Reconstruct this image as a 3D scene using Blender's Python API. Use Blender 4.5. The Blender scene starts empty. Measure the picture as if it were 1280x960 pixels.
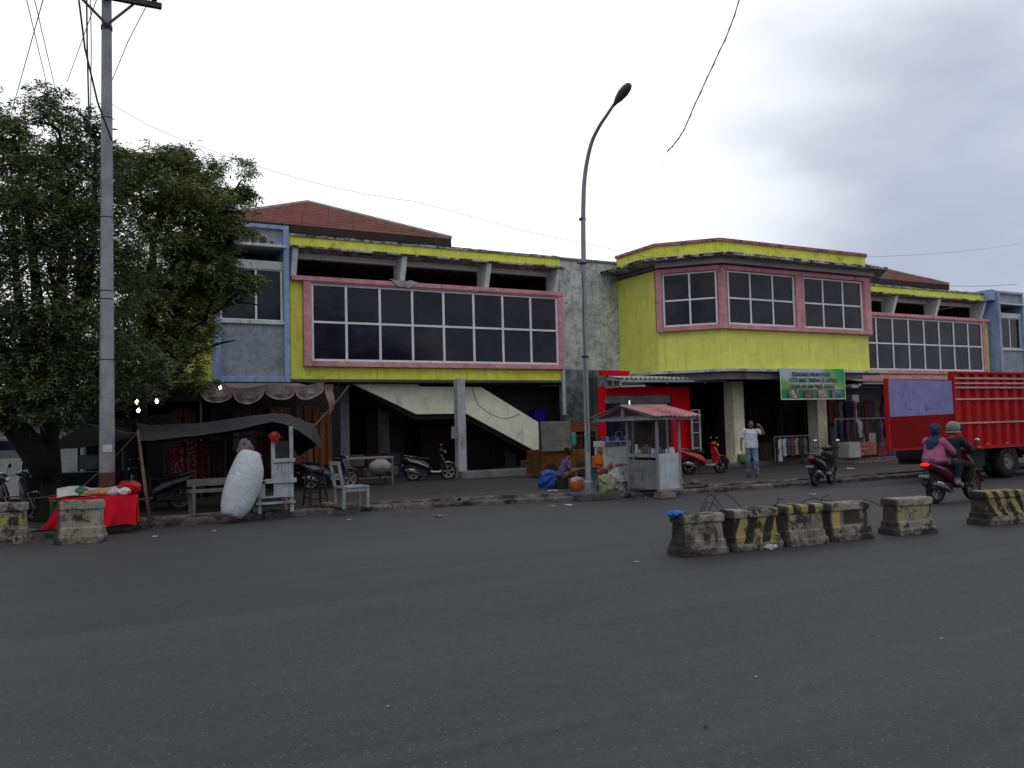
import bpy, bmesh, math, random
import numpy as np
from mathutils import Vector, Matrix, noise
R = math.radians
rnd = random.Random(11)
scene = bpy.context.scene
COL = scene.collection

# ------------------------------------------------------------------ camera
cam_d = bpy.data.cameras.new('camera'); cam_o = bpy.data.objects.new('camera', cam_d); COL.objects.link(cam_o)
cam_d.sensor_width = 36; cam_d.lens = 1065/1280*36; cam_d.clip_end = 3000; cam_d.clip_start = .05
yw, pt, rl = R(28.6), R(3.05), R(1.5)
fw = Vector((math.sin(yw)*math.cos(pt), math.cos(yw)*math.cos(pt), math.sin(pt)))
rt = Vector((math.cos(yw), -math.sin(yw), 0)); up = rt.cross(fw)
rt2 = rt*math.cos(rl) - up*math.sin(rl); up2 = up*math.cos(rl) + rt*math.sin(rl)
m3 = Matrix((rt2, up2, -fw)).transposed()
cam_o.matrix_world = Matrix.Translation((0, 0, 1.6)) @ m3.to_4x4()
scene.camera = cam_o
scene.view_settings.view_transform = 'Standard'; scene.view_settings.look = 'None'
scene.view_settings.exposure = 0; scene.view_settings.gamma = 1

# ------------------------------------------------------------------ materials
MATS = {}
def nd(nt, t, **k):
    n = nt.nodes.new(t)
    for a, b in k.items(): setattr(n, a, b)
    return n
def mathn(nt, op, a, b=None, c=None, clamp=False):
    n = nt.nodes.new('ShaderNodeMath'); n.operation = op; n.use_clamp = clamp
    for i, v in enumerate((a, b, c)):
        if v is None: continue
        if hasattr(v, 'links') or hasattr(v, 'is_linked'): nt.links.new(v, n.inputs[i])
        else: n.inputs[i].default_value = v
    return n.outputs[0]
def mixc(nt, fac, a, b, mode='MIX'):
    n = nt.nodes.new('ShaderNodeMix'); n.data_type = 'RGBA'; n.blend_type = mode
    for s, v in ((n.inputs[0], fac), (n.inputs[6], a), (n.inputs[7], b)):
        if hasattr(v, 'is_linked'): nt.links.new(v, s)
        elif isinstance(v, (int, float)): s.default_value = v
        else: s.default_value = (*v[:3], 1)
    return n.outputs[2]
def noisen(nt, vec, scale, detail=4, rough=.6, dist=0):
    n = nd(nt, 'ShaderNodeTexNoise'); n.inputs['Scale'].default_value = scale
    n.inputs['Detail'].default_value = detail; n.inputs['Roughness'].default_value = rough
    n.inputs['Distortion'].default_value = dist
    nt.links.new(vec, n.inputs['Vector']); return n.outputs[0]
def ramp(nt, v, lo, hi, a=0., b=1.):
    n = nd(nt, 'ShaderNodeMapRange'); n.interpolation_type = 'SMOOTHSTEP'
    nt.links.new(v, n.inputs[0]); n.inputs[1].default_value = lo; n.inputs[2].default_value = hi
    n.inputs[3].default_value = a; n.inputs[4].default_value = b
    return n.outputs[0]
def mapv(nt, vec, sc=(1, 1, 1), loc=(0, 0, 0), rot=(0, 0, 0)):
    n = nd(nt, 'ShaderNodeMapping'); n.inputs['Scale'].default_value = sc
    n.inputs['Location'].default_value = loc; n.inputs['Rotation'].default_value = rot
    nt.links.new(vec, n.inputs['Vector']); return n.outputs[0]
def base(name):
    m = bpy.data.materials.new(name); m.use_nodes = True; nt = m.node_tree
    b = nt.nodes['Principled BSDF']; tc = nd(nt, 'ShaderNodeTexCoord')
    return m, nt, b, tc.outputs['Object']
def mat(name, col, rough=.8, var=.22, sc=6., dirt=0., dcol=(.03, .028, .025), dsc=1.6, streak=0., bump=.15, metal=0., spec=.2, emit=0.):
    """plain weathered surface: fine variation, blotchy dirt, vertical rain streaks and a fine bump"""
    if name in MATS: return MATS[name]
    m, nt, b, co = base(name)
    n1 = noisen(nt, co, sc, 6, .65)
    f = ramp(nt, n1, .3, .7, 1-var, 1+var)
    n0 = noisen(nt, co, sc*.17, 3, .5)
    f2 = ramp(nt, n0, .3, .7, 1-var*.6, 1+var*.6)
    f = mathn(nt, 'MULTIPLY', f, f2)
    v = nd(nt, 'ShaderNodeCombineColor')
    for i in range(3): nt.links.new(f, v.inputs[i])
    c = mixc(nt, 1., (*col, 1), v.outputs[0], 'MULTIPLY')
    if dirt:
        d = ramp(nt, noisen(nt, co, dsc, 8, .7, .4), .62-dirt*.28, .80-dirt*.2, 0, min(1, .35+dirt))
        c = mixc(nt, d, c, dcol)
    if streak:
        s = noisen(nt, mapv(nt, co, (5, 5, .35)), 1.5, 6, .7)
        s = ramp(nt, s, .5, .75, 0, streak); c = mixc(nt, s, c, dcol)
    nt.links.new(c, b.inputs['Base Color'])
    r = ramp(nt, n1, .2, .8, max(.02, rough-.08), min(1, rough+.08)); nt.links.new(r, b.inputs['Roughness'])
    b.inputs['Metallic'].default_value = metal; b.inputs['Specular IOR Level'].default_value = spec
    if bump:
        bp = nd(nt, 'ShaderNodeBump'); bp.inputs['Strength'].default_value = bump; bp.inputs['Distance'].default_value = .01
        nt.links.new(noisen(nt, co, sc*7, 5, .7), bp.inputs['Height']); nt.links.new(bp.outputs[0], b.inputs['Normal'])
    if emit:
        b.inputs['Emission Color'].default_value = (*col, 1); b.inputs['Emission Strength'].default_value = emit
    MATS[name] = m; return m

def glass_mat(name, tint=(.004, .0065, .016), rough=.05, ior=1.30):
    m, nt, b, co = base(name)
    n = noisen(nt, mapv(nt, co, (1, 1, 1)), .7, 5, .7)
    n3 = noisen(nt, mapv(nt, co, (1.0, 1.0, 1.3), (7, 1, 3)), .55, 3, .5)
    c = mixc(nt, ramp(nt, n, .4, .7), (*tint, 1), (tint[0]*3.5, tint[1]*3., tint[2]*2.4, 1)); c = mixc(nt, ramp(nt, n3, .52, .66, 0, .8), c, (.030, .027, .030))
    sn = nd(nt, 'ShaderNodeVectorMath', operation='SNAP'); nt.links.new(mapv(nt, co, (1, 0, 1), (.13, 0, .38)), sn.inputs[0]); sn.inputs[1].default_value = (1.075, 1, 1.14)
    wn = nd(nt, 'ShaderNodeTexWhiteNoise'); nt.links.new(sn.outputs[0], wn.inputs['Vector']); c = mixc(nt, ramp(nt, wn.outputs['Value'], .45, 1., 0, .5), c, (.018, .021, .034))
    nt.links.new(c, b.inputs['Base Color'])
    nt.links.new(ramp(nt, noisen(nt, co, 3, 6, .7), .3, .7, rough*.6, rough*2.6), b.inputs['Roughness'])
    b.inputs['IOR'].default_value = ior
    bp = nd(nt, 'ShaderNodeBump'); bp.inputs['Strength'].default_value = .10; bp.inputs['Distance'].default_value = .05
    nt.links.new(noisen(nt, co, 1.1, 2, .5), bp.inputs['Height']); nt.links.new(bp.outputs[0], b.inputs['Normal'])
    MATS[name] = m; return m

# ------------------------------------------------------------------ mesh builder
class MB:
    def __init__(s): s.v = []; s.f = []
    def add(s, vs, fs):
        o = len(s.v); s.v += [tuple(v) for v in vs]; s.f += [tuple(i+o for i in f) for f in fs]; return s
    def box(s, x0, x1, y0, y1, z0, z1):
        v = [(x, y, z) for x in (x0, x1) for y in (y0, y1) for z in (z0, z1)]
        return s.add(v, [(0, 1, 3, 2), (4, 6, 7, 5), (0, 4, 5, 1), (2, 3, 7, 6), (0, 2, 6, 4), (1, 5, 7, 3)])
    def obox(s, c, size, rot=(0, 0, 0)):
        m = Matrix.Translation(c) @ (Matrix.Rotation(rot[2], 4, 'Z') @ Matrix.Rotation(rot[1], 4, 'Y') @ Matrix.Rotation(rot[0], 4, 'X'))
        a, b, d = [t/2 for t in size]
        v = [m @ Vector((x, y, z)) for x in (-a, a) for y in (-b, b) for z in (-d, d)]
        return s.add(v, [(0, 1, 3, 2), (4, 6, 7, 5), (0, 4, 5, 1), (2, 3, 7, 6), (0, 2, 6, 4), (1, 5, 7, 3)])
    def bar(s, p, q, w, h=None, upv=(0, 0, 1)):
        """rectangular bar from p to q"""
        h = h or w; p = Vector(p); q = Vector(q); d = (q-p).normalized(); u = Vector(upv)
        if abs(d.dot(u)) > .98: u = Vector((0, 1, 0))
        a = d.cross(u).normalized()*w/2; b = d.cross(a).normalized()*h/2
        v = [e+i*a+j*b for e in (p, q) for i, j in ((-1, -1), (1, -1), (1, 1), (-1, 1))]
        return s.add(v, [(3, 2, 1, 0), (4, 5, 6, 7), (0, 1, 5, 4), (1, 2, 6, 5), (2, 3, 7, 6), (3, 0, 4, 7)])
    def tube(s, pts, rad, n=8, cap=True, flat=1.):
        pts = [Vector(p) for p in pts]; k = len(pts)
        rad = [rad]*k if isinstance(rad, (int, float)) else rad
        o = len(s.v); prev = None
        for i, p in enumerate(pts):
            d = (pts[min(i+1, k-1)]-pts[max(i-1, 0)]).normalized()
            if prev is None:
                u = Vector((0, 0, 1)) if abs(d.z) < .9 else Vector((0, 1, 0))
                prev = d.cross(u).normalized()
            a = (prev-d*prev.dot(d)).normalized(); prev = a; b = d.cross(a)
            for j in range(n):
                t = 2*math.pi*j/n; s.v.append(tuple(p+(a*math.cos(t)+b*math.sin(t)*flat)*rad[i]))
        for i in range(k-1):
            for j in range(n):
                s.f.append((o+i*n+j, o+i*n+(j+1) % n, o+(i+1)*n+(j+1) % n, o+(i+1)*n+j))
        if cap: s.f.append(tuple(o+j for j in range(n))[::-1]); s.f.append(tuple(o+(k-1)*n+j for j in range(n)))
        return s
    def lathe(s, prof, n=16, c=(0, 0, 0), axis='Z', cap=True):
        """prof: (radius, height) pairs"""
        o = len(s.v); k = len(prof)
        for r, h in prof:
            for j in range(n):
                t = 2*math.pi*j/n; a, b = r*math.cos(t), r*math.sin(t)
                p = {'Z': (a, b, h), 'Y': (a, h, b), 'X': (h, a, b)}[axis]
                s.v.append((p[0]+c[0], p[1]+c[1], p[2]+c[2]))
        for i in range(k-1):
            for j in range(n): s.f.append((o+i*n+j, o+i*n+(j+1) % n, o+(i+1)*n+(j+1) % n, o+(i+1)*n+j))
        if cap and prof[0][0] > 1e-5: s.f.append(tuple(o+j for j in range(n))[::-1])
        if cap and prof[-1][0] > 1e-5: s.f.append(tuple(o+(k-1)*n+j for j in range(n)))
        return s
    def ell(s, c, r, n=12, rot=None):
        m = rot or Matrix.Identity(3); vs = []; fs = []; k = n//2
        for i in range(k+1):
            a = math.pi*i/k
            for j in range(n):
                t = 2*math.pi*j/n
                p = m @ Vector((r[0]*math.sin(a)*math.cos(t), r[1]*math.sin(a)*math.sin(t), r[2]*math.cos(a)))
                vs.append(p+Vector(c))
        for i in range(k):
            for j in range(n): fs.append((i*n+j, (i+1)*n+j, (i+1)*n+(j+1) % n, i*n+(j+1) % n))
        return s.add(vs, fs)
    def loft(s, secs, n=14, power=2.4):
        """secs: (x, y, z, half width y, half height z) superellipse rings along x"""
        o = len(s.v); k = len(secs)
        for x, y, z, a, b in secs:
            for j in range(n):
                t = 2*math.pi*j/n; c_, s_ = math.cos(t), math.sin(t)
                s.v.append((x, y+a*math.copysign(abs(c_)**(2/power), c_), z+b*math.copysign(abs(s_)**(2/power), s_)))
        for i in range(k-1):
            for j in range(n): s.f.append((o+i*n+j, o+i*n+(j+1) % n, o+(i+1)*n+(j+1) % n, o+(i+1)*n+j))
        s.f.append(tuple(o+j for j in range(n))[::-1]); s.f.append(tuple(o+(k-1)*n+j for j in range(n)))
        return s
    def prism(s, poly, a, b, plane='XZ'):
        """polygon extruded from a to b along the missing axis"""
        def P(p, t): return {'XZ': (p[0], t, p[1]), 'YZ': (t, p[0], p[1]), 'XY': (p[0], p[1], t)}[plane]
        n = len(poly); vs = [P(p, a) for p in poly]+[P(p, b) for p in poly]
        fs = [tuple(range(n)), tuple(range(2*n-1, n-1, -1))]+[(i, i+n, (i+1) % n+n, (i+1) % n) for i in range(n)]
        return s.add(vs, fs)
    def sheet(s, fn, nu, nv, thick=0.):
        o = len(s.v)
        for i in range(nu+1):
            for j in range(nv+1): s.v.append(tuple(fn(i/nu, j/nv)))
        for i in range(nu):
            for j in range(nv):
                a = o+i*(nv+1)+j; s.f.append((a, a+nv+1, a+nv+2, a+1))
        return s
    def build(s, name, m, parent=None, bevel=0, smooth=False, world=False, sub=0, rough=0, rsc=4., solid=0, label=None):
        vs = s.v
        if world and parent is not None:
            mi = full(parent).inverted(); vs = [tuple(mi @ Vector(v)) for v in vs]
        me = bpy.data.meshes.new(name); me.from_pydata(vs, [], s.f); me.validate()
        if sub or rough or s.f:
            bm = bmesh.new(); bm.from_mesh(me)
            if sub: bmesh.ops.subdivide_edges(bm, edges=bm.edges[:], cuts=sub, use_grid_fill=True)
            if rough:
                for v in bm.verts:
                    d = noise.noise_vector(v.co*rsc)+.5*noise.noise_vector(v.co*rsc*2.7); v.co += d*rough
            if not name.endswith('sheet'): bmesh.ops.recalc_face_normals(bm, faces=bm.faces[:])
            bm.to_mesh(me); bm.free()
        if smooth:
            for p in me.polygons: p.use_smooth = True
        me.materials.append(m)
        o = bpy.data.objects.new(name, me); COL.objects.link(o)
        if parent is not None: o.parent = parent
        if solid:
            md = o.modifiers.new('s', 'SOLIDIFY'); md.thickness = solid
        if bevel:
            md = o.modifiers.new('b', 'BEVEL'); md.width = bevel; md.segments = 2; md.limit_method = 'ANGLE'; md.angle_limit = R(40)
            md.harden_normals = False
        if label: o['label'] = label
        return o
def full(o):
    mm = Matrix.Translation(o.location) @ o.rotation_euler.to_matrix().to_4x4() @ Matrix.Diagonal((*o.scale, 1))
    return full(o.parent) @ mm if o.parent else mm
def tag(o, label=None, cat=None, group=None, kind=None):
    for k, v in (('label', label), ('category', cat), ('group', group), ('kind', kind)):
        if v: o[k] = v
    return o
def thing(name, label, cat, loc=(0, 0, 0), rz=0., group=None, scale=1.):
    o = bpy.data.objects.new(name, None); COL.objects.link(o); o.location = loc; o.rotation_euler = (0, 0, rz)
    o.scale = (scale,)*3; o.empty_display_size = .2
    return tag(o, label, cat, group)
def smooth_pts(pts, k=6):
    """Catmull-Rom through the given points"""
    P = [Vector(p) for p in pts]; P = [P[0]*2-P[1]]+P+[P[-1]*2-P[-2]]; out = []
    for i in range(1, len(P)-2):
        for j in range(k):
            t = j/k; a, b, c, d = P[i-1:i+3]
            out.append(.5*((2*b)+(c-a)*t+(2*a-5*b+4*c-d)*t*t+(-a+3*b-3*c+d)*t**3))
    out.append(P[-2]); return out
def sag(p, q, drop, n=14):
    p = Vector(p); q = Vector(q)
    return [p.lerp(q, i/n)-Vector((0, 0, drop*4*(i/n)*(1-i/n))) for i in range(n+1)]

# ------------------------------------------------------------------ world and light
SUN_EL, SUN_AZ = R(52), R(205)      # sun behind the camera's left shoulder, hidden in cloud
w = bpy.data.worlds.new('World'); scene.world = w; w.use_nodes = True; nt = w.node_tree
for n in list(nt.nodes): nt.nodes.remove(n)
out = nd(nt, 'ShaderNodeOutputWorld'); sky = nd(nt, 'ShaderNodeTexSky'); sky.sky_type = 'NISHITA'; sky.sun_disc = False
sky.sun_elevation = SUN_EL; sky.sun_rotation = SUN_AZ
bg1 = nd(nt, 'ShaderNodeBackground'); bg1.inputs[1].default_value = .09; nt.links.new(sky.outputs[0], bg1.inputs[0])
tc = nd(nt, 'ShaderNodeTexCoord'); gv = tc.outputs['Generated']
n1 = noisen(nt, mapv(nt, gv, (1, 1, 2.2)), 1.9, 4, .5, .2)
def dotn(vec):
    d = nd(nt, 'ShaderNodeVectorMath', operation='DOT_PRODUCT'); nt.links.new(gv, d.inputs[0]); d.inputs[1].default_value = vec
    return d.outputs['Value']
D0 = Vector((411.016,229.301,90.000))-Vector((0, 0, 1.6)); D0.normalize()
bank = mathn(nt, 'ADD', dotn(D0), mathn(nt, 'MULTIPLY', mathn(nt, 'SUBTRACT', n1, .5), .11))
f_bank = ramp(nt, bank, .925, .985)
fr = ramp(nt, dotn((math.sin(R(28.6)), math.cos(R(28.6)), .0)), -.25, .62)
back = mixc(nt, ramp(nt, n1, .3, .7), (.66, .68, .73), (.84, .86, .92))
lit = mixc(nt, fr, back, (1.22, 1.23, 1.25))
n2 = noisen(nt, mapv(nt, gv, (1, 1, 3.0), (3, 1, .2)), 2.8, 4, .45, .1)
grey = mixc(nt, ramp(nt, n2, .3, .72), (.48, .52, .65), (.72, .75, .87))
cl = mixc(nt, f_bank, lit, grey)
bg2 = nd(nt, 'ShaderNodeBackground'); nt.links.new(cl, bg2.inputs[0]); bg2.inputs[1].default_value = 1.0
mx = nd(nt, 'ShaderNodeMixShader'); mx.inputs[0].default_value = .93
nt.links.new(bg1.outputs[0], mx.inputs[1]); nt.links.new(bg2.outputs[0], mx.inputs[2]); nt.links.new(mx.outputs[0], out.inputs[0])
sd = bpy.data.lights.new('sun', 'SUN'); sd.energy = .38; sd.angle = R(25); sd.color = (1, .97, .92)
so = bpy.data.objects.new('sun', sd); COL.objects.link(so)
# nishita rotation 0 is +Y, clockwise seen from above
dv = Vector((math.sin(SUN_AZ)*math.cos(SUN_EL), math.cos(SUN_AZ)*math.cos(SUN_EL), math.sin(SUN_EL)))
so.rotation_euler = dv.to_track_quat('Z', 'Y').to_euler()

# ------------------------------------------------------------------ shared materials
M_yel = mat('lime_paint', (.64, .68, .085), .8, .10, 3, .34, (.15, .14, .06), 1.6, .5, .12, spec=.2)
M_yel2 = mat('lime_paint_muted', (.63, .67, .14), .8, .08, 2.2, .2, (.22, .21, .09), 1.4, .38, .1, spec=.2)  # less saturated lime with lighter staining
M_pink = mat('pink_paint', (.54, .25, .285), .8, .18, 5, .35, (.13, .07, .08), 2, .4)
M_white = mat('white_frame', (.66, .66, .69), .5, .1, 6, .1, (.2, .19, .18), 3)
M_beam = mat('beam_plaster', (.60, .68, .68), .9, .12, 5, .12, (.12, .12, .12), 1.2, .3, .2)
M_grey = mat('grey_plaster', (.42, .43, .46), .9, .15, 5, .15, (.06, .06, .06), 1.2, .5, .3)
M_slab = mat('stained_concrete', (.42, .42, .43), .9, .25, 5, .75, (.02, .02, .02), 3.5, .6, .4)
M_blue = mat('blue_paint', (.24, .33, .52), .8, .14, 4, .3, (.10, .11, .13), 1.8, .5)
M_bgrey = mat('bluegrey_plaster', (.25, .28, .33), .9, .2, 7, .3, (.08, .09, .1), 1.5, .4, .3)
M_cream = mat('cream_plaster', (.80, .80, .66), .85, .1, 3, .22, (.16, .15, .12), 1.2, .35)
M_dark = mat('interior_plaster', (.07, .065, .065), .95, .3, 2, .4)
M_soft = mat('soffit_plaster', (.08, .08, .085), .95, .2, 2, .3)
M_conc = mat('raw_concrete', (.17, .165, .165), .95, .22, 6, .4, (.04, .04, .035), 2, .2, .4)
M_glass = glass_mat('tinted_glass')
M_metal = mat('galvanised_metal', (.20, .21, .23), .5, .15, 6, .2, (.1, .08, .06), 3, .2, .1, .6)
M_black = mat('black_plastic', (.012, .012, .014), .4, .2, 6, 0, bump=.05)
M_tyre = mat('tyre_rubber', (.018, .017, .017), .85, .2, 12, .2, (.06, .055, .05))
M_chrome = mat('worn_chrome', (.55, .55, .57), .25, .1, 8, .1, metal=.9)
M_red = mat('red_paint', (.55, .003, .012), .8, .10, 4, .15, (.12, .005, .01), 2, .2, .1, spec=.1)
M_wood = mat('old_wood', (.10, .065, .04), .85, .3, 10, .3)
M_skin = mat('skin', (.16, .085, .055), .6, .1, 20, bump=.05)
M_wire = mat('cable_rubber', (.02, .02, .022), .6, .1, 5, bump=0)
M_dim = mat('dim_goods', (.05, .035, .035), .9, .5, 5)

# ------------------------------------------------------------------ ground
def ground_mat(name, lo, hi, speck, grain, patch=.5):
    m, nt, b, co = base(name)
    big = noisen(nt, mapv(nt, co, (.35, 1, 1)), .25, 5, .6)
    c = mixc(nt, ramp(nt, big, .3, .7), lo, hi)
    tr = ramp(nt, noisen(nt, mapv(nt, co, (.06, 1.4, 1), (0, 3, 0), (0, 0, R(-3))), 1., 4, .6), .45, .7, 0, patch)
    c = mixc(nt, tr, c, (hi[0]*1.3, hi[1]*1.3, hi[2]*1.3))
    c = mixc(nt, ramp(nt, noisen(nt, mapv(nt, co, (.5, 1, 1), (9, 2, 0)), .7, 5, .65), .60, .74, 0, .45), c, (lo[0]*.7, lo[1]*.7, lo[2]*.7))
    mid = ramp(nt, noisen(nt, co, 9, 5, .7), .3, .7, .86, 1.14); v = nd(nt, 'ShaderNodeCombineColor')
    for i in range(3): nt.links.new(mid, v.inputs[i])
    c = mixc(nt, 1., c, v.outputs[0], 'MULTIPLY')
    fine = noisen(nt, co, grain, 3, .8)
    c = mixc(nt, ramp(nt, fine, .56, .72, 0, .55), c, speck)
    c = mixc(nt, ramp(nt, noisen(nt, mapv(nt, co, (1, 1, 1), (5, 5, 5)), grain*.8, 3, .8), .58, .7, 0, .6), c, (lo[0]*.35, lo[1]*.35, lo[2]*.35))
    vo = nd(nt, 'ShaderNodeTexVoronoi'); vo.inputs['Scale'].default_value = 16; nt.links.new(co, vo.inputs['Vector'])
    chip = mathn(nt, 'MULTIPLY', ramp(nt, vo.outputs['Distance'], .07, .11, 1, 0), ramp(nt, noisen(nt, co, 2.3, 4, .7), .5, .62))
    c = mixc(nt, mathn(nt, 'MULTIPLY', chip, .6), c, (.17, .165, .155))
    v2_ = nd(nt, 'ShaderNodeTexVoronoi'); v2_.inputs['Scale'].default_value = 46; nt.links.new(co, v2_.inputs['Vector'])
    sc_ = nd(nt, 'ShaderNodeSeparateColor'); nt.links.new(v2_.outputs['Color'], sc_.inputs[0])
    ch2 = mathn(nt, 'MULTIPLY', ramp(nt, sc_.outputs[0], .72, .98), ramp(nt, v2_.outputs['Distance'], .18, .34, .75, 0))
    c = mixc(nt, ch2, c, (.17, .17, .17))
    cr_ = nd(nt, 'ShaderNodeTexVoronoi'); cr_.feature = 'DISTANCE_TO_EDGE'; cr_.inputs['Scale'].default_value = .42; nw = nd(nt, 'ShaderNodeVectorMath', operation='ADD'); nc = nd(nt, 'ShaderNodeTexNoise'); nc.inputs['Scale'].default_value = 2.5; nc.inputs['Detail'].default_value = 6; nt.links.new(co, nc.inputs['Vector']); nt.links.new(co, nw.inputs[0]); nt.links.new(nc.outputs['Color'], nw.inputs[1]); nt.links.new(nw.outputs[0], cr_.inputs['Vector'])
    ck = mathn(nt, 'MULTIPLY', ramp(nt, cr_.outputs['Distance'], .002, .007, .55, 0), ramp(nt, noisen(nt, co, .35, 3, .6), .52, .60)); c = mixc(nt, ck, c, (.012, .012, .013))
    ch3 = mathn(nt, 'MULTIPLY', ramp(nt, sc_.outputs[1], .86, .95), ramp(nt, v2_.outputs['Distance'], .2, .4, .7, 0))
    c = mixc(nt, ch3, c, (.014, .013, .014))
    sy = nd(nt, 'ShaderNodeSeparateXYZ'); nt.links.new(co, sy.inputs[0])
    if name == 'asphalt': c = mixc(nt, ramp(nt, sy.outputs[1], 6, 15, 0, .35), c, (.062, .062, .064))   # paler towards the kerb: grazing sheen painted into the colour
    if name == 'asphalt':          # worn joint running across the near lane
        pa, pb = Vector((3.797,4.058,0.000)), Vector((6.708,3.979,0.000)); dd_ = (pb-pa).normalized(); nn_ = Vector((-dd_.y, dd_.x, 0))
        dt = nd(nt, 'ShaderNodeVectorMath', operation='DOT_PRODUCT'); nt.links.new(co, dt.inputs[0]); dt.inputs[1].default_value = nn_
        off = mathn(nt, 'ABSOLUTE', mathn(nt, 'SUBTRACT', mathn(nt, 'ADD', dt.outputs['Value'], mathn(nt, 'MULTIPLY', noisen(nt, co, 1.5, 4, .6), .12)), nn_.dot(pa)+.06))
        c = mixc(nt, mathn(nt, 'MULTIPLY', ramp(nt, off, .02, .16, .14, 0), ramp(nt, noisen(nt, co, 3, 4, .7), .35, .6)), c, (.10, .10, .105))
    nt.links.new(c, b.inputs['Base Color']); b.inputs['Roughness'].default_value = .72; b.inputs['Specular IOR Level'].default_value = .25
    bp = nd(nt, 'ShaderNodeBump'); bp.inputs['Strength'].default_value = .5; bp.inputs['Distance'].default_value = .006
    nt.links.new(fine, bp.inputs['Height']); nt.links.new(bp.outputs[0], b.inputs['Normal'])
    return m
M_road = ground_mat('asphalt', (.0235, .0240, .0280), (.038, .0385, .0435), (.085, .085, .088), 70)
M_walk = ground_mat('pavement_concrete', (.024, .022, .022), (.040, .037, .037), (.10, .095, .09), 60)
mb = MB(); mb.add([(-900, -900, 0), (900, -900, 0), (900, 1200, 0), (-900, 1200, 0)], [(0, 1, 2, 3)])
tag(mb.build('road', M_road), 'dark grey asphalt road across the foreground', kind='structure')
KERB = [(-30, 15.0), (-4, 15.2), (-.7, 15.75), (1.8, 16.75), (4.8, 16.95), (7.2, 16.7), (10.4, 15.75), (12.5, 15.35), (16.6, 15.35), (20.4, 15.3), (60, 15.3)]
kq = [tuple(p)[:2] for p in smooth_pts([(x, y, 0) for x, y in KERB], 10)]
kp = [(float(x), float(np.interp(x, [q[0] for q in kq], [q[1] for q in kq]))) for x in list(np.linspace(-30, -8, 8))+list(np.linspace(-7.5, 30, 120))+[45., 60.]]
n = len(kp)
mb = MB(); vs = [(x, y+.55, .115) for x, y in kp]+[(x, 90, .115) for x, y in kp]
mb.add(vs, [(i, i+1, i+1+n, i+n) for i in range(n-1)])
tag(mb.build('pavement', M_walk), kind='structure')
def kerb_blocks(name, off, wid, z0, z1, seed, gap, m, jit=.012, skip=.0, dz=.02):
    rr = random.Random(seed); mb = MB(); acc = 0; last = Vector((*kp[0], 0)); seg = []
    dense = [Vector((*kp[i], 0)).lerp(Vector((*kp[i+1], 0)), t/12) for i in range(n-1) for t in range(12)]
    start = dense[0]
    for p in dense:
        if (p-start).length > gap:
            d = (p-start).normalized(); nrm = Vector((-d.y, d.x, 0))
            if rr.random() > skip and -8 < start.x < 45:
                a = start+nrm*(off+rr.uniform(-jit, jit))+d*.012; b = p+nrm*(off+rr.uniform(-jit, jit))-d*.012
                zz = z1+rr.uniform(-dz, dz*.4); rings = []
                k = 5
                vs = []; fs = []
                for i in range(k+1):
                    c = a.lerp(b, i/k); e = rr.uniform(-.02, .01); g = rr.uniform(-.03, .01)
                    vs += [tuple(c+Vector((0, 0, z0))), tuple(c+nrm*e*.5+Vector((0, 0, zz-.03+g))), tuple(c+nrm*(.03-e)+Vector((0, 0, zz+e*.5))), tuple(c+nrm*wid+Vector((0, 0, zz+e*.4))), tuple(c+nrm*wid+Vector((0, 0, z0)))]
                for i in range(k):
                    for j in range(4): fs.append((i*5+j, i*5+5+j, i*5+6+j, i*5+1+j))
                fs += [(0, 1, 2, 3, 4), tuple(k*5+j for j in (4, 3, 2, 1, 0))]
                mb.add(vs, fs)
            start = p
    return mb.build(name, m)
M_kerb = mat('kerb_concrete', (.13, .12, .112), .95, .35, 8, .75, (.016, .014, .013), 2.5, .3, .6)
M_gutter = mat('gutter_mud', (.035, .030, .026), .95, .4, 5, .5, (.012, .011, .01))
tag(kerb_blocks('kerb', .0, .26, 0, .115, 3, 2.6, M_kerb, .006, 0, .012), kind='structure')
tag(kerb_blocks('kerb_inner_edge', .50, .16, 0, .15, 8, 2.1, M_kerb, .015, .04, .015), kind='structure')
mb = MB(); vs = [(x, y+.2, .03) for x, y in kp]+[(x, y+.6, .03) for x, y in kp]
mb.add(vs, [(i, i+1, i+1+n, i+n) for i in range(n-1)]); tag(mb.build('gutter', M_gutter), kind='structure')
# strip of grit and mud lying against the kerb on the road
mb = MB(); rr = random.Random(4)
vs = [(x, y-.16-.22*abs(noise.noise(Vector((x*.9, 0, 0))))-.1*abs(noise.noise(Vector((x*4, 3, 0)))), .004) for x, y in kp]+[(x, y+.03, .004) for x, y in kp]
mb.add(vs, [(i, i+1, i+1+n, i+n) for i in range(n-1)]); tag(mb.build('road_edge', mat('gutter_grit', (.060, .054, .047), .95, .35, 10, .5, (.02, .02, .018), 5)), kind='structure')

# ------------------------------------------------------------------ the market building
B = thing('market_building', 'long two storey market hall in lime green with pink framed dark windows', 'building', (23.1, 25, 0))
def bp(mb, name, m, **k): return mb.build(name, m, B, world=True, **k)
CX = 23.1
def mir(x): return 2*CX-x
def span(x0, x1, side):            # mirror an x range for the right wing
    return (x0, x1) if side > 0 else (mir(x1), mir(x0))
def rough_edge(x0, x1, y, z, seed, m, amp=.035):
    """chipped, mould-blackened lip along a slab edge"""
    rr = random.Random(seed); mb = MB(); x = x0
    while x < x1:
        l = rr.uniform(.08, .55)
        if rr.random() < .55: mb.box(x, min(x1, x+l), y-rr.uniform(.004, .02), y+.06, z-rr.uniform(.0, amp), z+rr.uniform(.005, amp*1.2))
        x += l+rr.uniform(.02, .5)
    return mb
M_mould = mat('black_mould', (.03, .028, .026), .95, .5, 9, .6)
M_brown = mat('eave_shade_brown', (.035, .026, .022), .9, .3, 8)  # shade under the roof eaves painted in as near-black brown
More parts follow.
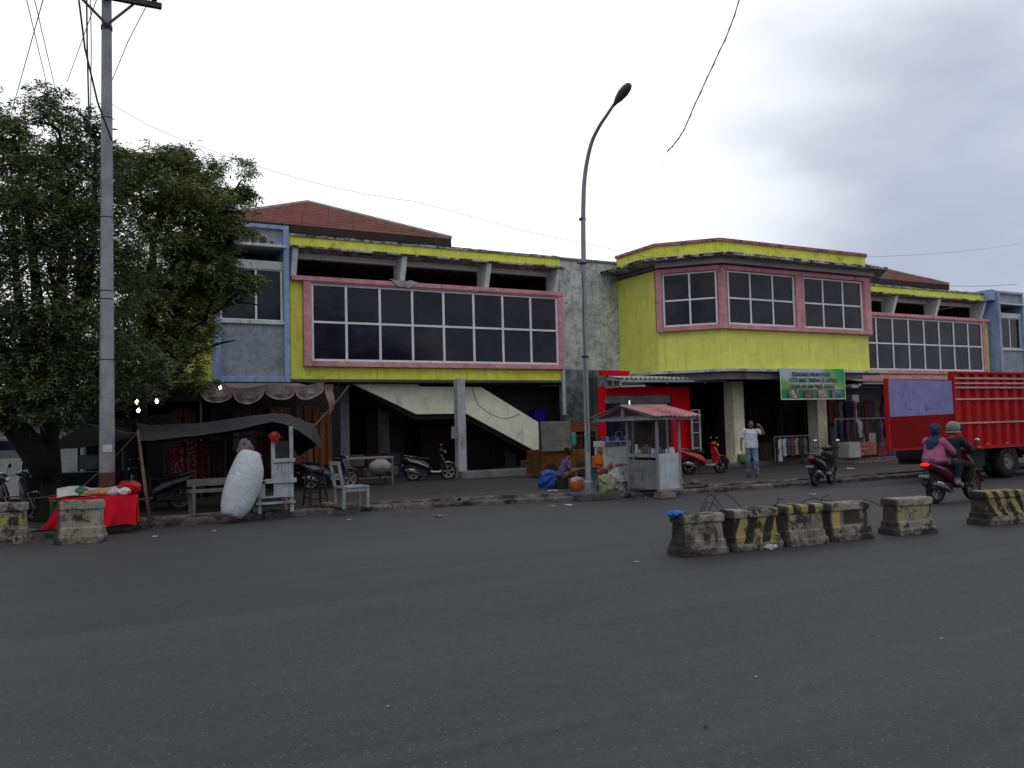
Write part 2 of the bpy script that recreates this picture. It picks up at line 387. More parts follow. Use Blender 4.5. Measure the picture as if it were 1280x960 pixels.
for side in (1, -1):
    X = lambda a, b: span(a, b, side)
    # window wall, split round the window
    mb = MB()
    for a, b, z0, z1 in ((6.26, 6.70, 3.25, 6.17), (6.70, 15.55, 3.25, 3.66), (15.55, 15.66, 3.25, 6.17)):
        x0, x1 = X(a, b); mb.box(x0, x1, 25.02, 25.25, z0, z1)
    bp(mb, 'wall', M_yel)
    # pink surround
    mb = MB()
    x0, x1 = X(6.27, 15.66); mb.box(x0, x1, 24.84, 25.4, 6.165, 6.30)
    x0, x1 = X(6.62, 6.86); mb.box(x0, x1, 24.87, 25.02, 3.62, 6.163)
    x0, x1 = X(15.46, 15.64); mb.box(x0, x1, 24.87, 25.02, 3.62, 6.163)
    x0, x1 = X(6.862, 15.458); mb.box(x0, x1, 24.87, 25.02, 3.62, 3.78)
    x0, x1 = X(6.862, 15.458); mb.box(x0, x1, 24.873, 25.02, 6.12, 6.162)
    bp(mb, 'window_surround', M_pink, bevel=.008)
    # white window frame and panes
    x0, x1 = X(6.86, 15.46); mb = MB(); N = 8
    for i in range(N+1):
        cx = x0+(x1-x0)*i/N; ww = .035
        cx = min(max(cx, x0+ww), x1-ww); mb.box(cx-ww, cx+ww, 24.935, 25.0, 3.782, 6.118)
    xs = [x0+(x1-x0)*i/N for i in range(N+1)]
    for z in (3.815, 4.955, 6.085):
        for i in range(N):
            mb.box(max(xs[i]+.036, x0+.072), min(xs[i+1]-.036, x1-.072), 24.938, 25.0, z-.032, z+.032)
    fr = bp(mb, 'window', M_white)
    mb = MB()
    rr = random.Random(5+side)
    for i in range(N):
        for z0, z1 in ((3.83, 4.94), (4.97, 6.07)):
            t = rr.uniform(-.004, .004); u = rr.uniform(-.004, .004)
            mb.add([(xs[i]+.02, 24.975+t, z0), (xs[i+1]-.02, 24.975-t, z0), (xs[i+1]-.02, 24.975-t+u, z1), (xs[i]+.02, 24.975+t+u, z1)], [(0, 1, 2, 3)])
    mb.build('pane', M_glass, fr, world=True)
    # open strip above: beam, fins, slab, parapet
    mb = MB(); x0, x1 = X(6.27, 15.66); mb.box(x0, x1, 25.56, 25.78, 6.96, 7.135); bp(mb, 'beam', M_beam, bevel=.01)
    mb = MB(); x0, x1 = X(6.27, 15.80); mb.box(x0, x1, 24.84, 40, 7.14, 7.20); bp(mb, 'slab', M_slab)
    bp(rough_edge(x0, x1, 24.84, 7.17, 3+side, M_mould), 'slab_stains', M_mould)
    for fx in (6.42, 9.87, 12.87, 15.60):
        mb = MB(); fx = fx if side > 0 else mir(fx)
        mb.prism([(24.93, 7.137), (25.75, 7.137), (25.75, 6.302), (25.22, 6.302), (25.18, 6.45)], fx-.085, fx+.085, 'YZ'); bp(mb, 'bracket', M_beam, bevel=.008)
    mb = MB(); x0, x1 = X(6.27, 15.66); mb.box(x0, x1, 25.0, 25.18, 7.202, 7.49); bp(mb, 'parapet', M_yel)
    mb = MB(); mb.box(x0, x1, 24.955, 25.23, 7.492, 7.57); bp(mb, 'coping', mat('coping', (.36, .37, .38), .9, .25, 7, .75, (.04, .04, .04), 4, .3, .3), bevel=.008)
    bp(rough_edge(x0, x1, 24.955, 7.565, 13+side, M_mould, .014), 'coping_stains', M_mould)
    # room behind the strip
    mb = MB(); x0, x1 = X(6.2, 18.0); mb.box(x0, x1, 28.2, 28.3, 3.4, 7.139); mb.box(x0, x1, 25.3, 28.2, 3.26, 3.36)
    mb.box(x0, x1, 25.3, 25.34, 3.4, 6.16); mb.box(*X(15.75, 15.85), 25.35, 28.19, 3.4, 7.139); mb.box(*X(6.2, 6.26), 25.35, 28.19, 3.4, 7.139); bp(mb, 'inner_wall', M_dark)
    mb = MB(); rr = random.Random(9)
    for i in range(7):
        xx = x0+.8+i*1.6+rr.uniform(-.3, .3); mb.box(xx, xx+rr.uniform(.5, 1.2), 28.0, 28.2, 3.4, 6.2+rr.uniform(.1, .45))
    bp(mb, 'inner_partition', mat('inner_partition', (.12, .09, .08), .9, .4, 3, .3))
    # link wall, rough grey stucco above, darker below
    mb = MB(); x0, x1 = X(15.665, 18.4); mb.box(x0, x1, 25.03, 25.3, 3.62, 7.47); bp(mb, 'stucco_wall', mat('pebble_stucco', (.46, .48, .47), .95, .28, 9, .55, (.13, .14, .12), 4.5, .25, .9))
    mb = MB(); mb.box(x0, x1, 24.98, 25.35, 7.472, 7.56); bp(mb, 'coping', M_conc, bevel=.01)
    mb = MB(); mb.box(x0, x1, 25.04, 25.3, 1.7, 3.61); bp(mb, 'stucco_base', mat('bare_render', (.16, .175, .19), .95, .35, 4, .7, (.045, .05, .055), 1.2, .6, .5))
    mb = MB(); x0, x1 = X(15.58, 15.68); mb.box(x0, x1, 24.90, 24.99, 2.05, 3.62); mb.box(x0+.02, x1+.05, 24.93, 25.02, 3.62, 6.0); bp(mb, 'downpipe', mat('white_pipe', (.40, .41, .43), .6, .1, 5, .2))
    # corner tower in blue
    x0, x1 = X(4.04, 6.12); yf = 24.5
    mb = MB(); mb.box(x0, x0+.16, yf, 26, 3.12, 7.66); mb.box(x1-.16, x1, yf, 26, 3.12, 7.66)
    mb.box(x0+.161, x1-.161, yf, 25.9, 3.12, 3.28)
    mb.box(x0+.161, x1-.161, yf+.004, 25.9, 7.54, 7.655)
    if side < 0: mb.box(x0-.34, x0-.002, 24.62, 26, 7.2, 7.72)
    bp(mb, 'tower_frame', M_blue, bevel=.012)
    mb = MB(); mb.box(x0+.161, x1-.161, yf+.10, yf+.2, 7.075, 7.538); bp(mb, 'tower_panel', M_bgrey); mb = MB(); mb.box(x0+.161, x1-.161, yf+.10, yf+.2, 3.281, 4.78); bp(mb, 'tower_panel', M_bgrey)
    # remains of raised characters on the upper panel
    if side > 0:
        mb = MB()
        for k, (gx, gw) in enumerate(((4.55, .16), (4.80, .2), (5.08, .14), (5.30, .2), (5.62, .06))):
            mb.box(gx, gx+gw, yf+.086, yf+.10, 7.13, 7.27 if k != 4 else 7.2); 
            if k in (0, 1, 3): mb.box(gx+.03, gx+gw-.03, yf+.084, yf+.088, 7.20, 7.31)
        bp(mb, 'faded_lettering', mat('faded_letters', (.05, .055, .065), .9, .3, 9))
    mb = MB(); mb.box(x0-.02 if side > 0 else x0+.1, x1-.10, yf-.12, 25.6, 6.99, 7.07)
    Ml = mat('pale_ledge', (.48, .51, .53), .85, .18, 6, .35); bp(mb, 'ledge', Ml, bevel=.006)
    if side < 0: mb = MB(); mb.box(x1+.002, x1+.55, yf+.1, 25.0, 6.93, 7.0); bp(mb, 'ledge', Ml)
    mb = MB(); mb.box(x0+.161, x1-.161, yf+.12, yf+.2, 6.38, 6.62); bp(mb, 'lintel', Ml)
    mb = MB(); mb.box(x0+.161, x1-.161, yf+.03, yf+.16, 4.782, 4.89); bp(mb, 'sill', mat('pale_ledge', (.48, .51, .53), .85, .18, 6, .35), bevel=.006)
    mb = MB()
    for cx in (x0+.20, (x0+x1)/2+(.12 if side > 0 else 0), x1-.20): mb.box(cx-.025, cx+.025, yf+.15, yf+.2, 4.892, 6.378)
    for zz in (4.91, 6.36): mb.box(x0+.161, x1-.161, yf+.155, yf+.195, zz-.016, zz+.016)
    fr = bp(mb, 'window', M_white)
    mb = MB()
    x_lo = x0+.17
    if side > 0:
        mb.add([((x0+x1)/2+.1, yf+.18, 4.9), (x1-.17, yf+.18, 4.9), (x1-.17, yf+.18, 6.37), ((x0+x1)/2+.1, yf+.18, 6.37)], [(0, 1, 2, 3)])
        mb.add([(x_lo, yf+.18, 4.9), (x_lo+.95, yf+.18, 4.9), (x_lo+.95, yf+.18, 6.1), (x_lo+.7, yf+.18, 6.3), (x_lo+.35, yf+.18, 6.0), (x_lo, yf+.18, 5.6)], [(0, 1, 2, 3, 4, 5)])
    else: mb.add([(x_lo, yf+.18, 4.9), (x1-.17, yf+.18, 4.9), (x1-.17, yf+.18, 6.37), (x_lo, yf+.18, 6.37)], [(0, 1, 2, 3)])
    mb.build('pane', M_glass, fr, world=True)
    mb = MB(); mb.box(x0+.17, x1-.17, 25.7, 25.8, 3.3, 7.5); bp(mb, 'inner_wall', M_dark)
    # end pilaster and end wall
    x0, x1 = X(3.57, 4.035); mb = MB(); mb.box(x0, x1, 24.9, 25.5, 3.14, 6.95); bp(mb, 'end_pilaster', M_yel2)
    x0, x1 = X(3.57, 3.80); mb = MB(); mb.box(x0, x1, 25.51, 41, 3.14, 7.3); bp(mb, 'end_wall', M_yel2)
    # hipped tile roof
    rx0, rx1 = (4.6, 12.9) if side > 0 else (mir(12.9), mir(4.6)); ax = (rx0+rx1)/2
    ze, za, y0 = 8.58, 10.50, 28.0; ay = y0+4.15; y1 = y0+8.3
    C = [(rx0, y0), (rx1, y0), (rx1, y1), (rx0, y1)]
    Mt = MATS.get('roof_tile')
    if not Mt:
        Mt, nt, b, co = base('roof_tile'); MATS['roof_tile'] = Mt
        geo = nd(nt, 'ShaderNodeTexCoord'); sep = nd(nt, 'ShaderNodeSeparateXYZ'); nt.links.new(co, sep.inputs[0])
        rz_ = mathn(nt, 'MULTIPLY', mathn(nt, 'SUBTRACT', sep.outputs[2], ze-.004), 12/(za-ze)); zz = mathn(nt, 'FRACT', rz_); rowi = mathn(nt, 'FLOOR', rz_)
        sx = mathn(nt, 'FRACT', mathn(nt, 'ADD', mathn(nt, 'MULTIPLY', mathn(nt, 'ADD', sep.outputs[0], sep.outputs[1]), 1.1), mathn(nt, 'MULTIPLY', rowi, .5)))
        c = mixc(nt, ramp(nt, noisen(nt, co, 1.5, 5, .7), .3, .7), (.25, .095, .08), (.36, .165, .14))
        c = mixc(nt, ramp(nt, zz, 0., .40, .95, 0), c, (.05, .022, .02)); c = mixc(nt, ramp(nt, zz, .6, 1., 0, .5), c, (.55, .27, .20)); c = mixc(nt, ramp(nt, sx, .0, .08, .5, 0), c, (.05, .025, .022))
        c = mixc(nt, ramp(nt, noisen(nt, co, 3, 5, .7), .55, .75, 0, .6), c, (.09, .06, .05))
        nt.links.new(c, b.inputs['Base Color']); b.inputs['Roughness'].default_value = .85
    mb = MB(); rows = 12                     # stepped courses so that the tiles have real edges
    for k in range(4):
        a, b_ = Vector((*C[k], ze)), Vector((*C[(k+1) % 4], ze)); ap = Vector((ax, ay, za))
        for r_ in range(rows):
            t0, t1 = r_/rows, (r_+1)/rows; lift = Vector((0, 0, .075))
            mb.add([a.lerp(ap, t0)+lift, b_.lerp(ap, t0)+lift, b_.lerp(ap, t1), a.lerp(ap, t1)], [(0, 1, 2, 3)])
            mb.add([a.lerp(ap, t0), b_.lerp(ap, t0), b_.lerp(ap, t0)+lift, a.lerp(ap, t0)+lift], [(0, 1, 2, 3)])
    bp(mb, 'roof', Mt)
    mb = MB()
    for k in range(4): mb.tube([Vector((*C[k], ze+.06)), Vector((ax, ay, za+.07))], .075, 6)
    bp(mb, 'roof_ridge', mat('ridge_mortar', (.25, .24, .23), .9, .2, 6, .4))
    mb = MB(); mb.box(rx0, rx1, y0, y1, ze-.26, ze-.005); bp(mb, 'eave_shade_band', M_brown)
    mb = MB(); mb.box(rx0+.7, rx1-.7, y0+.7, y1-.7, 7.2, ze-.27); bp(mb, 'attic_wall', M_brown)

# ---- central block
P0 = [(18.1, 25.02), (18.1, 22.8), (19.55, 21.25), (26.65, 21.25), (28.1, 22.8), (28.1, 25.02)]
def offs(poly, d):
    """offset an open polyline outwards (towards the street)"""
    out = []
    for i, p in enumerate(poly):
        p = Vector(p); dirs = []
        if i > 0: dirs.append((p-Vector(poly[i-1])).normalized())
        if i < len(poly)-1: dirs.append((Vector(poly[i+1])-p).normalized())
        ns = [Vector((q.y, -q.x)) for q in dirs]
        nn = sum(ns, Vector((0, 0))).normalized(); k = d/max(.3, nn.dot(ns[0])); out.append(tuple(p+nn*k))
    return out
def ring(poly, d0, d1, z0, z1, mb=None):
    """band following the polyline between offsets d0 (outer) and d1 (inner)"""
    mb = mb or MB(); a = offs(poly, d0); b = offs(poly, d1); k = len(poly)
    vs = [(*p, z0) for p in a]+[(*p, z1) for p in a]+[(*p, z0) for p in b]+[(*p, z1) for p in b]
    fs = []
    for i in range(k-1):
        fs += [(i, i+1, i+1+k, i+k), (2*k+i, 3*k+i, 3*k+i+1, 2*k+i+1), (k+i, k+i+1, 3*k+i+1, 3*k+i), (i, 2*k+i, 2*k+i+1, i+1)]
    fs += [(0, k, 3*k, 2*k), (k-1, 3*k-1, 4*k-1, 2*k-1)]
    return mb.add(vs, fs)
bp(ring(P0, 0, -.2, 3.40, 4.74), 'centre_wall', M_yel2)
side_l = [P0[0], P0[1]]; mb = MB()
mb.box(18.1, 18.3, 22.9, 25.02, 4.742, 6.9); bp(mb, 'centre_wall', M_yel2); mb = MB(); mb.box(27.9, 28.1, 22.9, 25.02, 4.742, 6.9)
bp(mb, 'centre_wall', M_yel2)
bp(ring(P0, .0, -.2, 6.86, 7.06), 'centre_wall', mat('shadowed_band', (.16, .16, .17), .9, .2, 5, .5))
bp(ring(P0[1:5], .30, .0, 6.90, 7.065), 'beam', mat('bay_beam', (.40, .40, .43), .9, .15, 4, .3))
bp(ring(P0, .72, -.1, 7.07, 7.14), 'slab', M_slab)
mb = MB(); rr = random.Random(7)
q = offs(P0, .72)
for i in range(len(q)-1):
    a, b_ = Vector((*q[i], 7.12)), Vector((*q[i+1], 7.12)); L = (b_-a).length; t = 0
    while t < L:
        l = rr.uniform(.08, .4)
        if rr.random() < (.6 if i < 2 else .35): mb.bar(a.lerp(b_, t/L), a.lerp(b_, min(1, (t+l)/L)), .035, rr.uniform(.05, .075))
        t += l+rr.uniform(.05, .35)
bp(mb, 'slab_stains', M_mould)
mb = MB()
for i in range(len(q)-1):
    a, b_ = Vector((*q[i], 7.155)), Vector((*q[i+1], 7.155)); L = (b_-a).length; t = .1
    while t < L:
        l = rr.uniform(.1, .6); mb.bar(a.lerp(b_, t/L), a.lerp(b_, min(1, (t+l)/L)), .06, .035); t += l+rr.uniform(.1, .5)
bp(mb, 'slab_crust', mat('peeled_limewash', (.50, .50, .48), .9, .2, 9, .5))
bp(ring(P0, .02, -.15, 7.142, 7.665), 'parapet', M_yel)
bp(ring(P0, .09, -.2, 7.667, 7.765), 'coping', mat('pink_coping', (.36, .15, .17), .8, .25, 7, .6, (.07, .05, .05), 3.5))
mb = MB(); mb.add([(*p, 7.141) for p in offs(P0, -.1)], [tuple(range(6))]); mb.box(18.3, 27.9, 25.0, 32, 7.1, 7.14); bp(mb, 'flat_roof', M_conc)
# bay windows: three lights, the first on the splayed corner
def bay(a, b, cols):
    """window between plan points a and b: returns frame and pane builders"""
    a = Vector((*a, 0)); b = Vector((*b, 0)); d = (b-a).normalized(); nr = Vector((d.y, -d.x, 0)); L = (b-a).length
    z0, z1 = 4.89, 6.70; up_ = Vector((0, 0, 1)); mb = MB(); pn = MB()
    pt_ = lambda s, z, o=0.: a+d*s+up_*z+nr*o
    w_ = .03
    for i in range(cols+1):
        s = min(max(L*i/cols, .045), L-.045); k = .045 if i in (0, cols) else w_
        mb.bar(pt_(s, z0), pt_(s, z1), .06, 2*k, upv=nr)
    for z in (z0+.035, (z0+z1)/2-.02, z1-.035): mb.bar(pt_(.09, z), pt_(L-.09, z), .05, .055)
    rr = random.Random(int(L*1000))
    for i in range(cols):
        for q0, q1 in ((z0+.05, (z0+z1)/2-.04), ((z0+z1)/2, z1-.05)):
            t = rr.uniform(-.004, .004)
            pn.add([pt_(L*i/cols+.02, q0, t), pt_(L*(i+1)/cols-.02, q0, -t), pt_(L*(i+1)/cols-.02, q1, -t), pt_(L*i/cols+.02, q1, t)], [(0, 1, 2, 3)])
    fr = bp(mb, 'window', M_white); pn.build('pane', M_glass, fr, world=True)
BW = offs(P0[1:5], .04)
sm = BW[1]; L0 = (Vector(sm)-Vector(BW[0])).length; dd = (Vector(sm)-Vector(BW[0])).normalized()
bay(Vector(BW[0])+dd*.2, Vector(sm)-dd*.12, 2)
bay((19.76, BW[1][1]), (22.86, BW[1][1]), 3); bay((23.26, BW[1][1]), (26.32, BW[1][1]), 3)
bp(ring(P0[1:5], .15, .0, 4.742, 4.885), 'window_surround', M_pink, bevel=.006)
bp(ring(P0[1:5], .15, .0, 6.705, 6.845), 'window_surround', M_pink, bevel=.006)
mb = MB(); zz = (4.887, 6.703)
def post(c, w1, w2):
    c = Vector(c); mb.add([(*(c+Vector(w)), z) for z in zz for w in w1], [(0, 1, 2, 3), (7, 6, 5, 4)]+[(i, i+4, (i+1) % 4+4, (i+1) % 4) for i in range(4)])
o15 = offs(P0[1:5], .15); ii = offs(P0[1:5], .0)
v2 = lambda p: Vector((p[0], p[1]))
def prism2(pts): bp(MB().prism([tuple(p) for p in pts], zz[0], zz[1], 'XY'), 'window_post', M_pink)
prism2([v2(o15[0]), v2(o15[0])+dd*.2, v2(ii[0])+dd*.2, v2(ii[0])])
prism2([v2(o15[1])-dd*.13, v2(o15[1]), v2(o15[1])+Vector((.17, 0)), v2(ii[1])+Vector((.17, 0)), v2(ii[1])-dd*.13])
bp(MB().box(22.87, 23.25, 21.10, 21.25, *zz), 'window_post', M_pink)
prism2([v2(o15[2])-Vector((.30, 0)), v2(o15[2]), v2(o15[2])+Vector((.1, .1)), v2(ii[2])-Vector((.3, -.0))])
bp(ring(P0[1:5], -.05, -.15, 4.8, 6.8), 'inner_wall', M_dark)
# lower slab, soffit, arcade columns
bp(ring(P0, .55, -.3, 3.30, 3.385), 'slab', mat('limewashed_slab', (.50, .50, .49), .85, .2, 6, .55, (.05, .05, .05), 3))
bp(ring(P0, .30, -.3, 3.06, 3.295), 'beam', mat('grey_beam', (.20, .20, .21), .9, .2, 5, .4))
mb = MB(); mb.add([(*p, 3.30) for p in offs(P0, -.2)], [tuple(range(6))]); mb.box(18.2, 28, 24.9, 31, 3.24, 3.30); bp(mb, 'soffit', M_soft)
for cx in (20.95, 25.02):
    mb = MB(); mb.box(cx-.24, cx+.24, 22.1, 22.58, .1, 3.06); bp(mb, 'column', mat('cream_column', (.66, .65, .50), .85, .12, 3, .3, (.14, .13, .1), 1.3, .35), bevel=.015)
for cx in (18.6, 29.4):
    mb = MB(); mb.box(cx-.2, cx+.2, 24.2, 24.6, .1, 3.06); bp(mb, 'column', M_grey, bevel=.015)
# ---- ground floor of both wings
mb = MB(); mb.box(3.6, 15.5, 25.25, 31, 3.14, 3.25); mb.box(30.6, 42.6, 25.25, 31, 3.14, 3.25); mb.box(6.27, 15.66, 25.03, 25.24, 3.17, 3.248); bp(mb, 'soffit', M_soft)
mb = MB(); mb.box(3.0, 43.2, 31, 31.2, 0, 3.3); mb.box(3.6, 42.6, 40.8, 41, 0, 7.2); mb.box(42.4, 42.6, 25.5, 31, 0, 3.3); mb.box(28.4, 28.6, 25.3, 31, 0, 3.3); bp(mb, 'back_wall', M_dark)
mb = MB(); rr = random.Random(21)
for i in range(16):
    x = 4.2+i*2.45; mb.box(x, x+1.8, 30.86, 31.0, .1, 2.5)
bp(mb, 'shop_doorway', mat('dark_opening', (.02, .018, .02), .8, .4, 2))
mb = MB()
for i in range(8):
    x = 5.0+i*4.9+rr.uniform(-.1, .1); mb.box(x, x+.3, 27.6, 27.9, .1, 3.14)
bp(mb, 'arcade_pillar', mat('dim_pillar', (.13, .13, .14), .9, .2, 4, .3))
mb = MB(); mb.box(11.34, 11.62, 24.42, 24.70, .1, 3.25); bp(mb, 'column', mat('pale_column', (.33, .33, .36), .85, .15, 5, .4, (.09, .09, .09)), bevel=.012)
mb = MB(); mb.box(11.25, 15.1, 24.0, 24.36, .1, .34); bp(mb, 'plinth', M_conc, bevel=.02)
mb = MB(); mb.box(8.1, 8.45, 26.4, 26.75, .1, 3.25); bp(mb, 'column', mat('grey_pier', (.15, .155, .165), .9, .15, 5, .3), bevel=.012)
# staircase
bal = [(7.3, 3.72), (9.3, 3.72), (10.57, 3.06), (12.73, 3.05), (14.93, 1.82), (14.93, .76), (12.17, 2.17), (10.41, 2.17), (8.2, 3.2), (7.3, 3.6)]
S_ = mb = MB(); mb.prism([p for p in bal if p[1] < 3.9], 25.55, 25.68, 'XZ'); st = bp(mb, 'staircase', M_cream)
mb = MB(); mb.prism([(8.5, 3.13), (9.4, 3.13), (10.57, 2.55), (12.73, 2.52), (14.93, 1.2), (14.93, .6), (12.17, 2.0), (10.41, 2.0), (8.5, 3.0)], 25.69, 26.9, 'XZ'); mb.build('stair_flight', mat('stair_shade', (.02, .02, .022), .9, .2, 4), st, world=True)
mb = MB(); mb.prism([(10.5, 3.0), (12.73, 2.9), (14.93, 1.6), (14.93, .7), (12.17, 2.1), (10.41, 2.1)], 26.92, 27.02, 'XZ'); mb.build('stair_far_side', M_dark, st, world=True)
mb = MB(); mb.tube(smooth_pts([(12.287,25.300,3.026), (12.565,25.300,2.389), (13.393,25.300,1.977), (14.073,25.300,2.102)], 8), .012, 5); mb.build('loose_cable', M_wire, st, world=True)
# raised shop floor under the central block, with worn steps towards the road
mb = MB(); mb.box(19.6, 42, 21.9, 25.3, .08, .26); bp(mb, 'shop_floor', mat('worn_step', (.10, .095, .09), .9, .25, 5, .6, (.03, .03, .03), 2, 0, .4), bevel=.02)
for (a, b_, c, d, z) in ((23.6, 30, 20.9, 21.88, .24), (24.2, 29.6, 20.1, 20.88, .17), (24.6, 30.5, 18.3, 19.0, .17)):
    mb = MB(); mb.box(a, b_, c, d, .08, z); bp(mb, 'step', mat('worn_step', ()), bevel=.02, rough=.01, sub=1)
# clutter seen in the dark arcade beside the staircase
mb = MB(); mb.box(15.05, 15.5, 26.0, 26.4, 1.75, 2.25); bp(mb, 'notice_board', mat('blue_board', (.02, .01, .28), .6, .2, 4), label='small deep blue panel in the dark arcade by the stairs')
mb = MB(); mb.box(13.0, 18, 26.5, 26.6, 1.6, 3.14); mb.box(14.8, 15.6, 25.9, 26.0, .1, 1.70); bp(mb, 'arcade_screen', mat('dim_screen', (.045, .042, .045), .9, .4, 3))
for nm, x, y, z, wx, hz, c in (('blue_shutter', 12.8, 27.9, 2.2, .9, .95, (.02, .05, .12)), ('grey_shutter', 10.2, 29.8, .12, 1.4, 2.3, (.055, .055, .06)), ('brown_shutter', 12.3, 29.8, .12, 1.6, 2.2, (.06, .04, .035)), ('grey_shutter', 13.6, 29, .12, 1.2, 2.1, (.05, .05, .055))):
    mb = MB()
    for k in range(10): mb.box(x, x+wx, y-.03*(k % 2), y+.05, z+hz*k/10, z+hz*(k+1)/10-.004)
    bp(mb, nm, mat(nm+str(x), c, .7, .2, 4, .3))
mb = MB(); mb.obox((11.18, 24.35, 1.55), (.22, .03, .38)); bp(mb, 'white_notice', mat('dull_paper', (.16, .16, .17), .9, .2, 8, .3))

# ------------------------------------------------------------------ poles, lamp, cables
M_pole = mat('spun_concrete', (.26, .265, .29), .85, .18, 5, .4, (.10, .10, .10), 1.5, .4, .3)
P_ = thing('utility_pole', 'tall grey concrete utility pole rising past the tree at the left', 'utility pole', (.93, 16.98, .1))
MB().lathe([(.135, 0), (.126, 2), (.108, 5), (.084, 9.75), (.08, 10.6)], 20).build('pole', M_pole, P_, smooth=True)
MB().lathe([(.139, .0), (.134, .92)], 20).build('red_brown_base_paint', mat('maroon_paint', (.055, .022, .022), .85, .3, 5, .4), P_, smooth=True)
for z, r in ((5.55, .106), (4.2, .114), (4.05, .115), (7.4, .097), (2.95, .121)): MB().lathe([(r, z-.007), (r+.006, z-.007), (r+.006, z+.007), (r, z+.007)], 18).build('steel_band', M_wire, P_)
mb = MB(); mb.obox((.0, -.136, 1.35), (.15, .012, .13)); mb.build('paper_notice', mat('paper', (.40, .40, .40), .8, .2, 14, .2), P_)
mb = MB(); mb.bar((-.9, -.15, 9.62), (.93, -.15, 9.64), .10, .10); mb.build('crossarm', mat('rusty_steel', (.07, .06, .065), .8, .35, 7, .5), P_, bevel=.006)
mb = MB(); mb.bar((.0, -.13, 9.10), (.44, -.13, 9.58), .04, .04); mb.bar((.0, -.13, 9.10), (-.5, -.13, 9.58), .04, .04); mb.lathe([(.085, 9.05), (.10, 9.05), (.10, 9.13), (.085, 9.13)], 16); mb.build('crossarm_brace', mat('rusty_steel', ()), P_)
for x in (.80, -.35, .42):
    MB().lathe([(.012, -.08), (.012, .0), (.05, .0), (.055, .03), (.03, .05), (.05, .07), (.05, .10), (.025, .13), (.02, .16)], 12, (x, -.15, 9.72)).build('insulator', mat('brown_porcelain', (.05, .03, .028), .3, .1, 4), P_, smooth=True)

L_ = thing('street_lamp', 'tall grey street lamp post with a swan neck arm at the kerb', 'street lamp', (10.55, 15.92, .06))
mb = MB(); mb.box(-.45, .62, -.34, .34, -.06, .1); mb.build('plinth', mat('dark_plinth', (.07, .066, .064), .95, .3, 6, .5), L_, bevel=.03, rough=.012, sub=2)
mb = MB(); mb.lathe([(.17, .08), (.17, .12), (.12, .13), (.115, .33), (.08, .37)], 16)
for k in range(4): mb.lathe([(.02, .1), (.02, .17)], 6, (.15*math.cos(k*1.57+.8), .15*math.sin(k*1.57+.8), 0))
mb.build('base_flange', M_metal, L_)
arm = smooth_pts([(0, 0, .1), (0, -.02, 2.6), (0, -.08, 5.35), (0, -.14, 6.55), (0, -.26, 7.25), (0, -.52, 7.80), (0, -.84, 8.08), (0, -1.14, 8.24), (0, -1.46, 8.40)], 8)
k = len(arm)
MB().tube(arm, [.062-.032*min(1, (i/k)*1.0) if p.z > 4.9 else .068-.018*(p.z/4.9) for i, p in enumerate(arm)], 14).build('pole', mat('lamp_post_paint', (.23, .24, .255), .6, .15, 4, .35, (.10, .09, .09), 2, .3), L_, smooth=True)
mb = MB(); a = Vector((0, -1.40, 8.36)); d = Vector((0, -.80, .34)).normalized()
side_ = Vector((1, 0, 0)); u_ = side_.cross(d)
prof = [(0, .05), (.08, .07), (.22, .14), (.38, .18), (.52, .165), (.62, .11), (.66, .03)]
vs = []; fs = []
for s, r in prof:
    for j in range(14):
        t = 2*math.pi*j/14; vs.append(a+d*s+side_*math.cos(t)*r*.66+u_*math.sin(t)*r*.52)
for i in range(len(prof)-1):
    for j in range(14): fs.append((i*14+j, i*14+(j+1) % 14, (i+1)*14+(j+1) % 14, (i+1)*14+j))
fs += [tuple(range(14)), tuple((len(prof)-1)*14+j for j in range(14))]
mb.add(vs, fs); mb.build('lamp_head', mat('lamp_housing', (.10, .105, .12), .5, .2, 8, .2), L_, smooth=True)
mb = MB()
for z in (3.1, 5.2, 6.2): mb.lathe([(.06, z), (.080, z), (.080, z+.04), (.06, z+.04)], 12, (0, -.02-.02*(z-3), 0))
mb.bar((0, -.05, 5.2), (-.16, -.05, 5.22), .02); mb.tube([(-.03, -.08, 1.0), (-.07, -.10, 3.0), (-.068, -.12, 5.0)], .008, 5); mb.bar((.05, -.09, 2.35), (.28, -.1, 2.36), .015)
mb.build('clamp', M_wire, L_)

CAB = 'cables strung over the road'
def cable(pts, r, label, cat='cable', name='power_cable'):
    o = MB().tube(pts, r, 5).build(name, M_wire); tag(o, label, cat, CAB); return o
cable([(-0.394,17.400,9.776), (-0.028,26.000,11.205)], .009, 'leftmost of the thin cables running down into the tree top')
cable([(-0.267,17.400,9.805), (0.165,26.000,11.171)], .009, 'second thin cable going down into the crown at far left')
cable([(-0.062,17.400,9.882), (-0.961,28.000,11.078)], .010, 'thin cable crossing the others on its way down to the left')
cable([(0.840,17.400,10.089), (0.454,27.000,11.892)], .009, 'thin cable slanting from the pole head down left into the leaves')
cable([(1.721,17.400,10.132), (1.519,20.000,10.329), (1.307,23.000,10.366)], .009, 'thin wire from the right end of the crossarm down behind the pole')
cable([(0.441,16.600,9.616), (0.558,16.650,8.609), (0.766,16.700,7.669), (1.006,16.800,7.031)], .018, 'thick black cable swinging in to the utility pole')
cable([(0.603,17.200,9.939), (0.623,17.400,8.933), (0.658,17.600,7.787), (0.720,17.800,6.701)], .016, 'thick black cable hanging straight down beside the utility pole')
cable([(0.669,17.200,9.955), (0.691,17.400,8.946), (0.693,17.800,7.706)], .009, 'thin cable hanging just left of the utility pole')
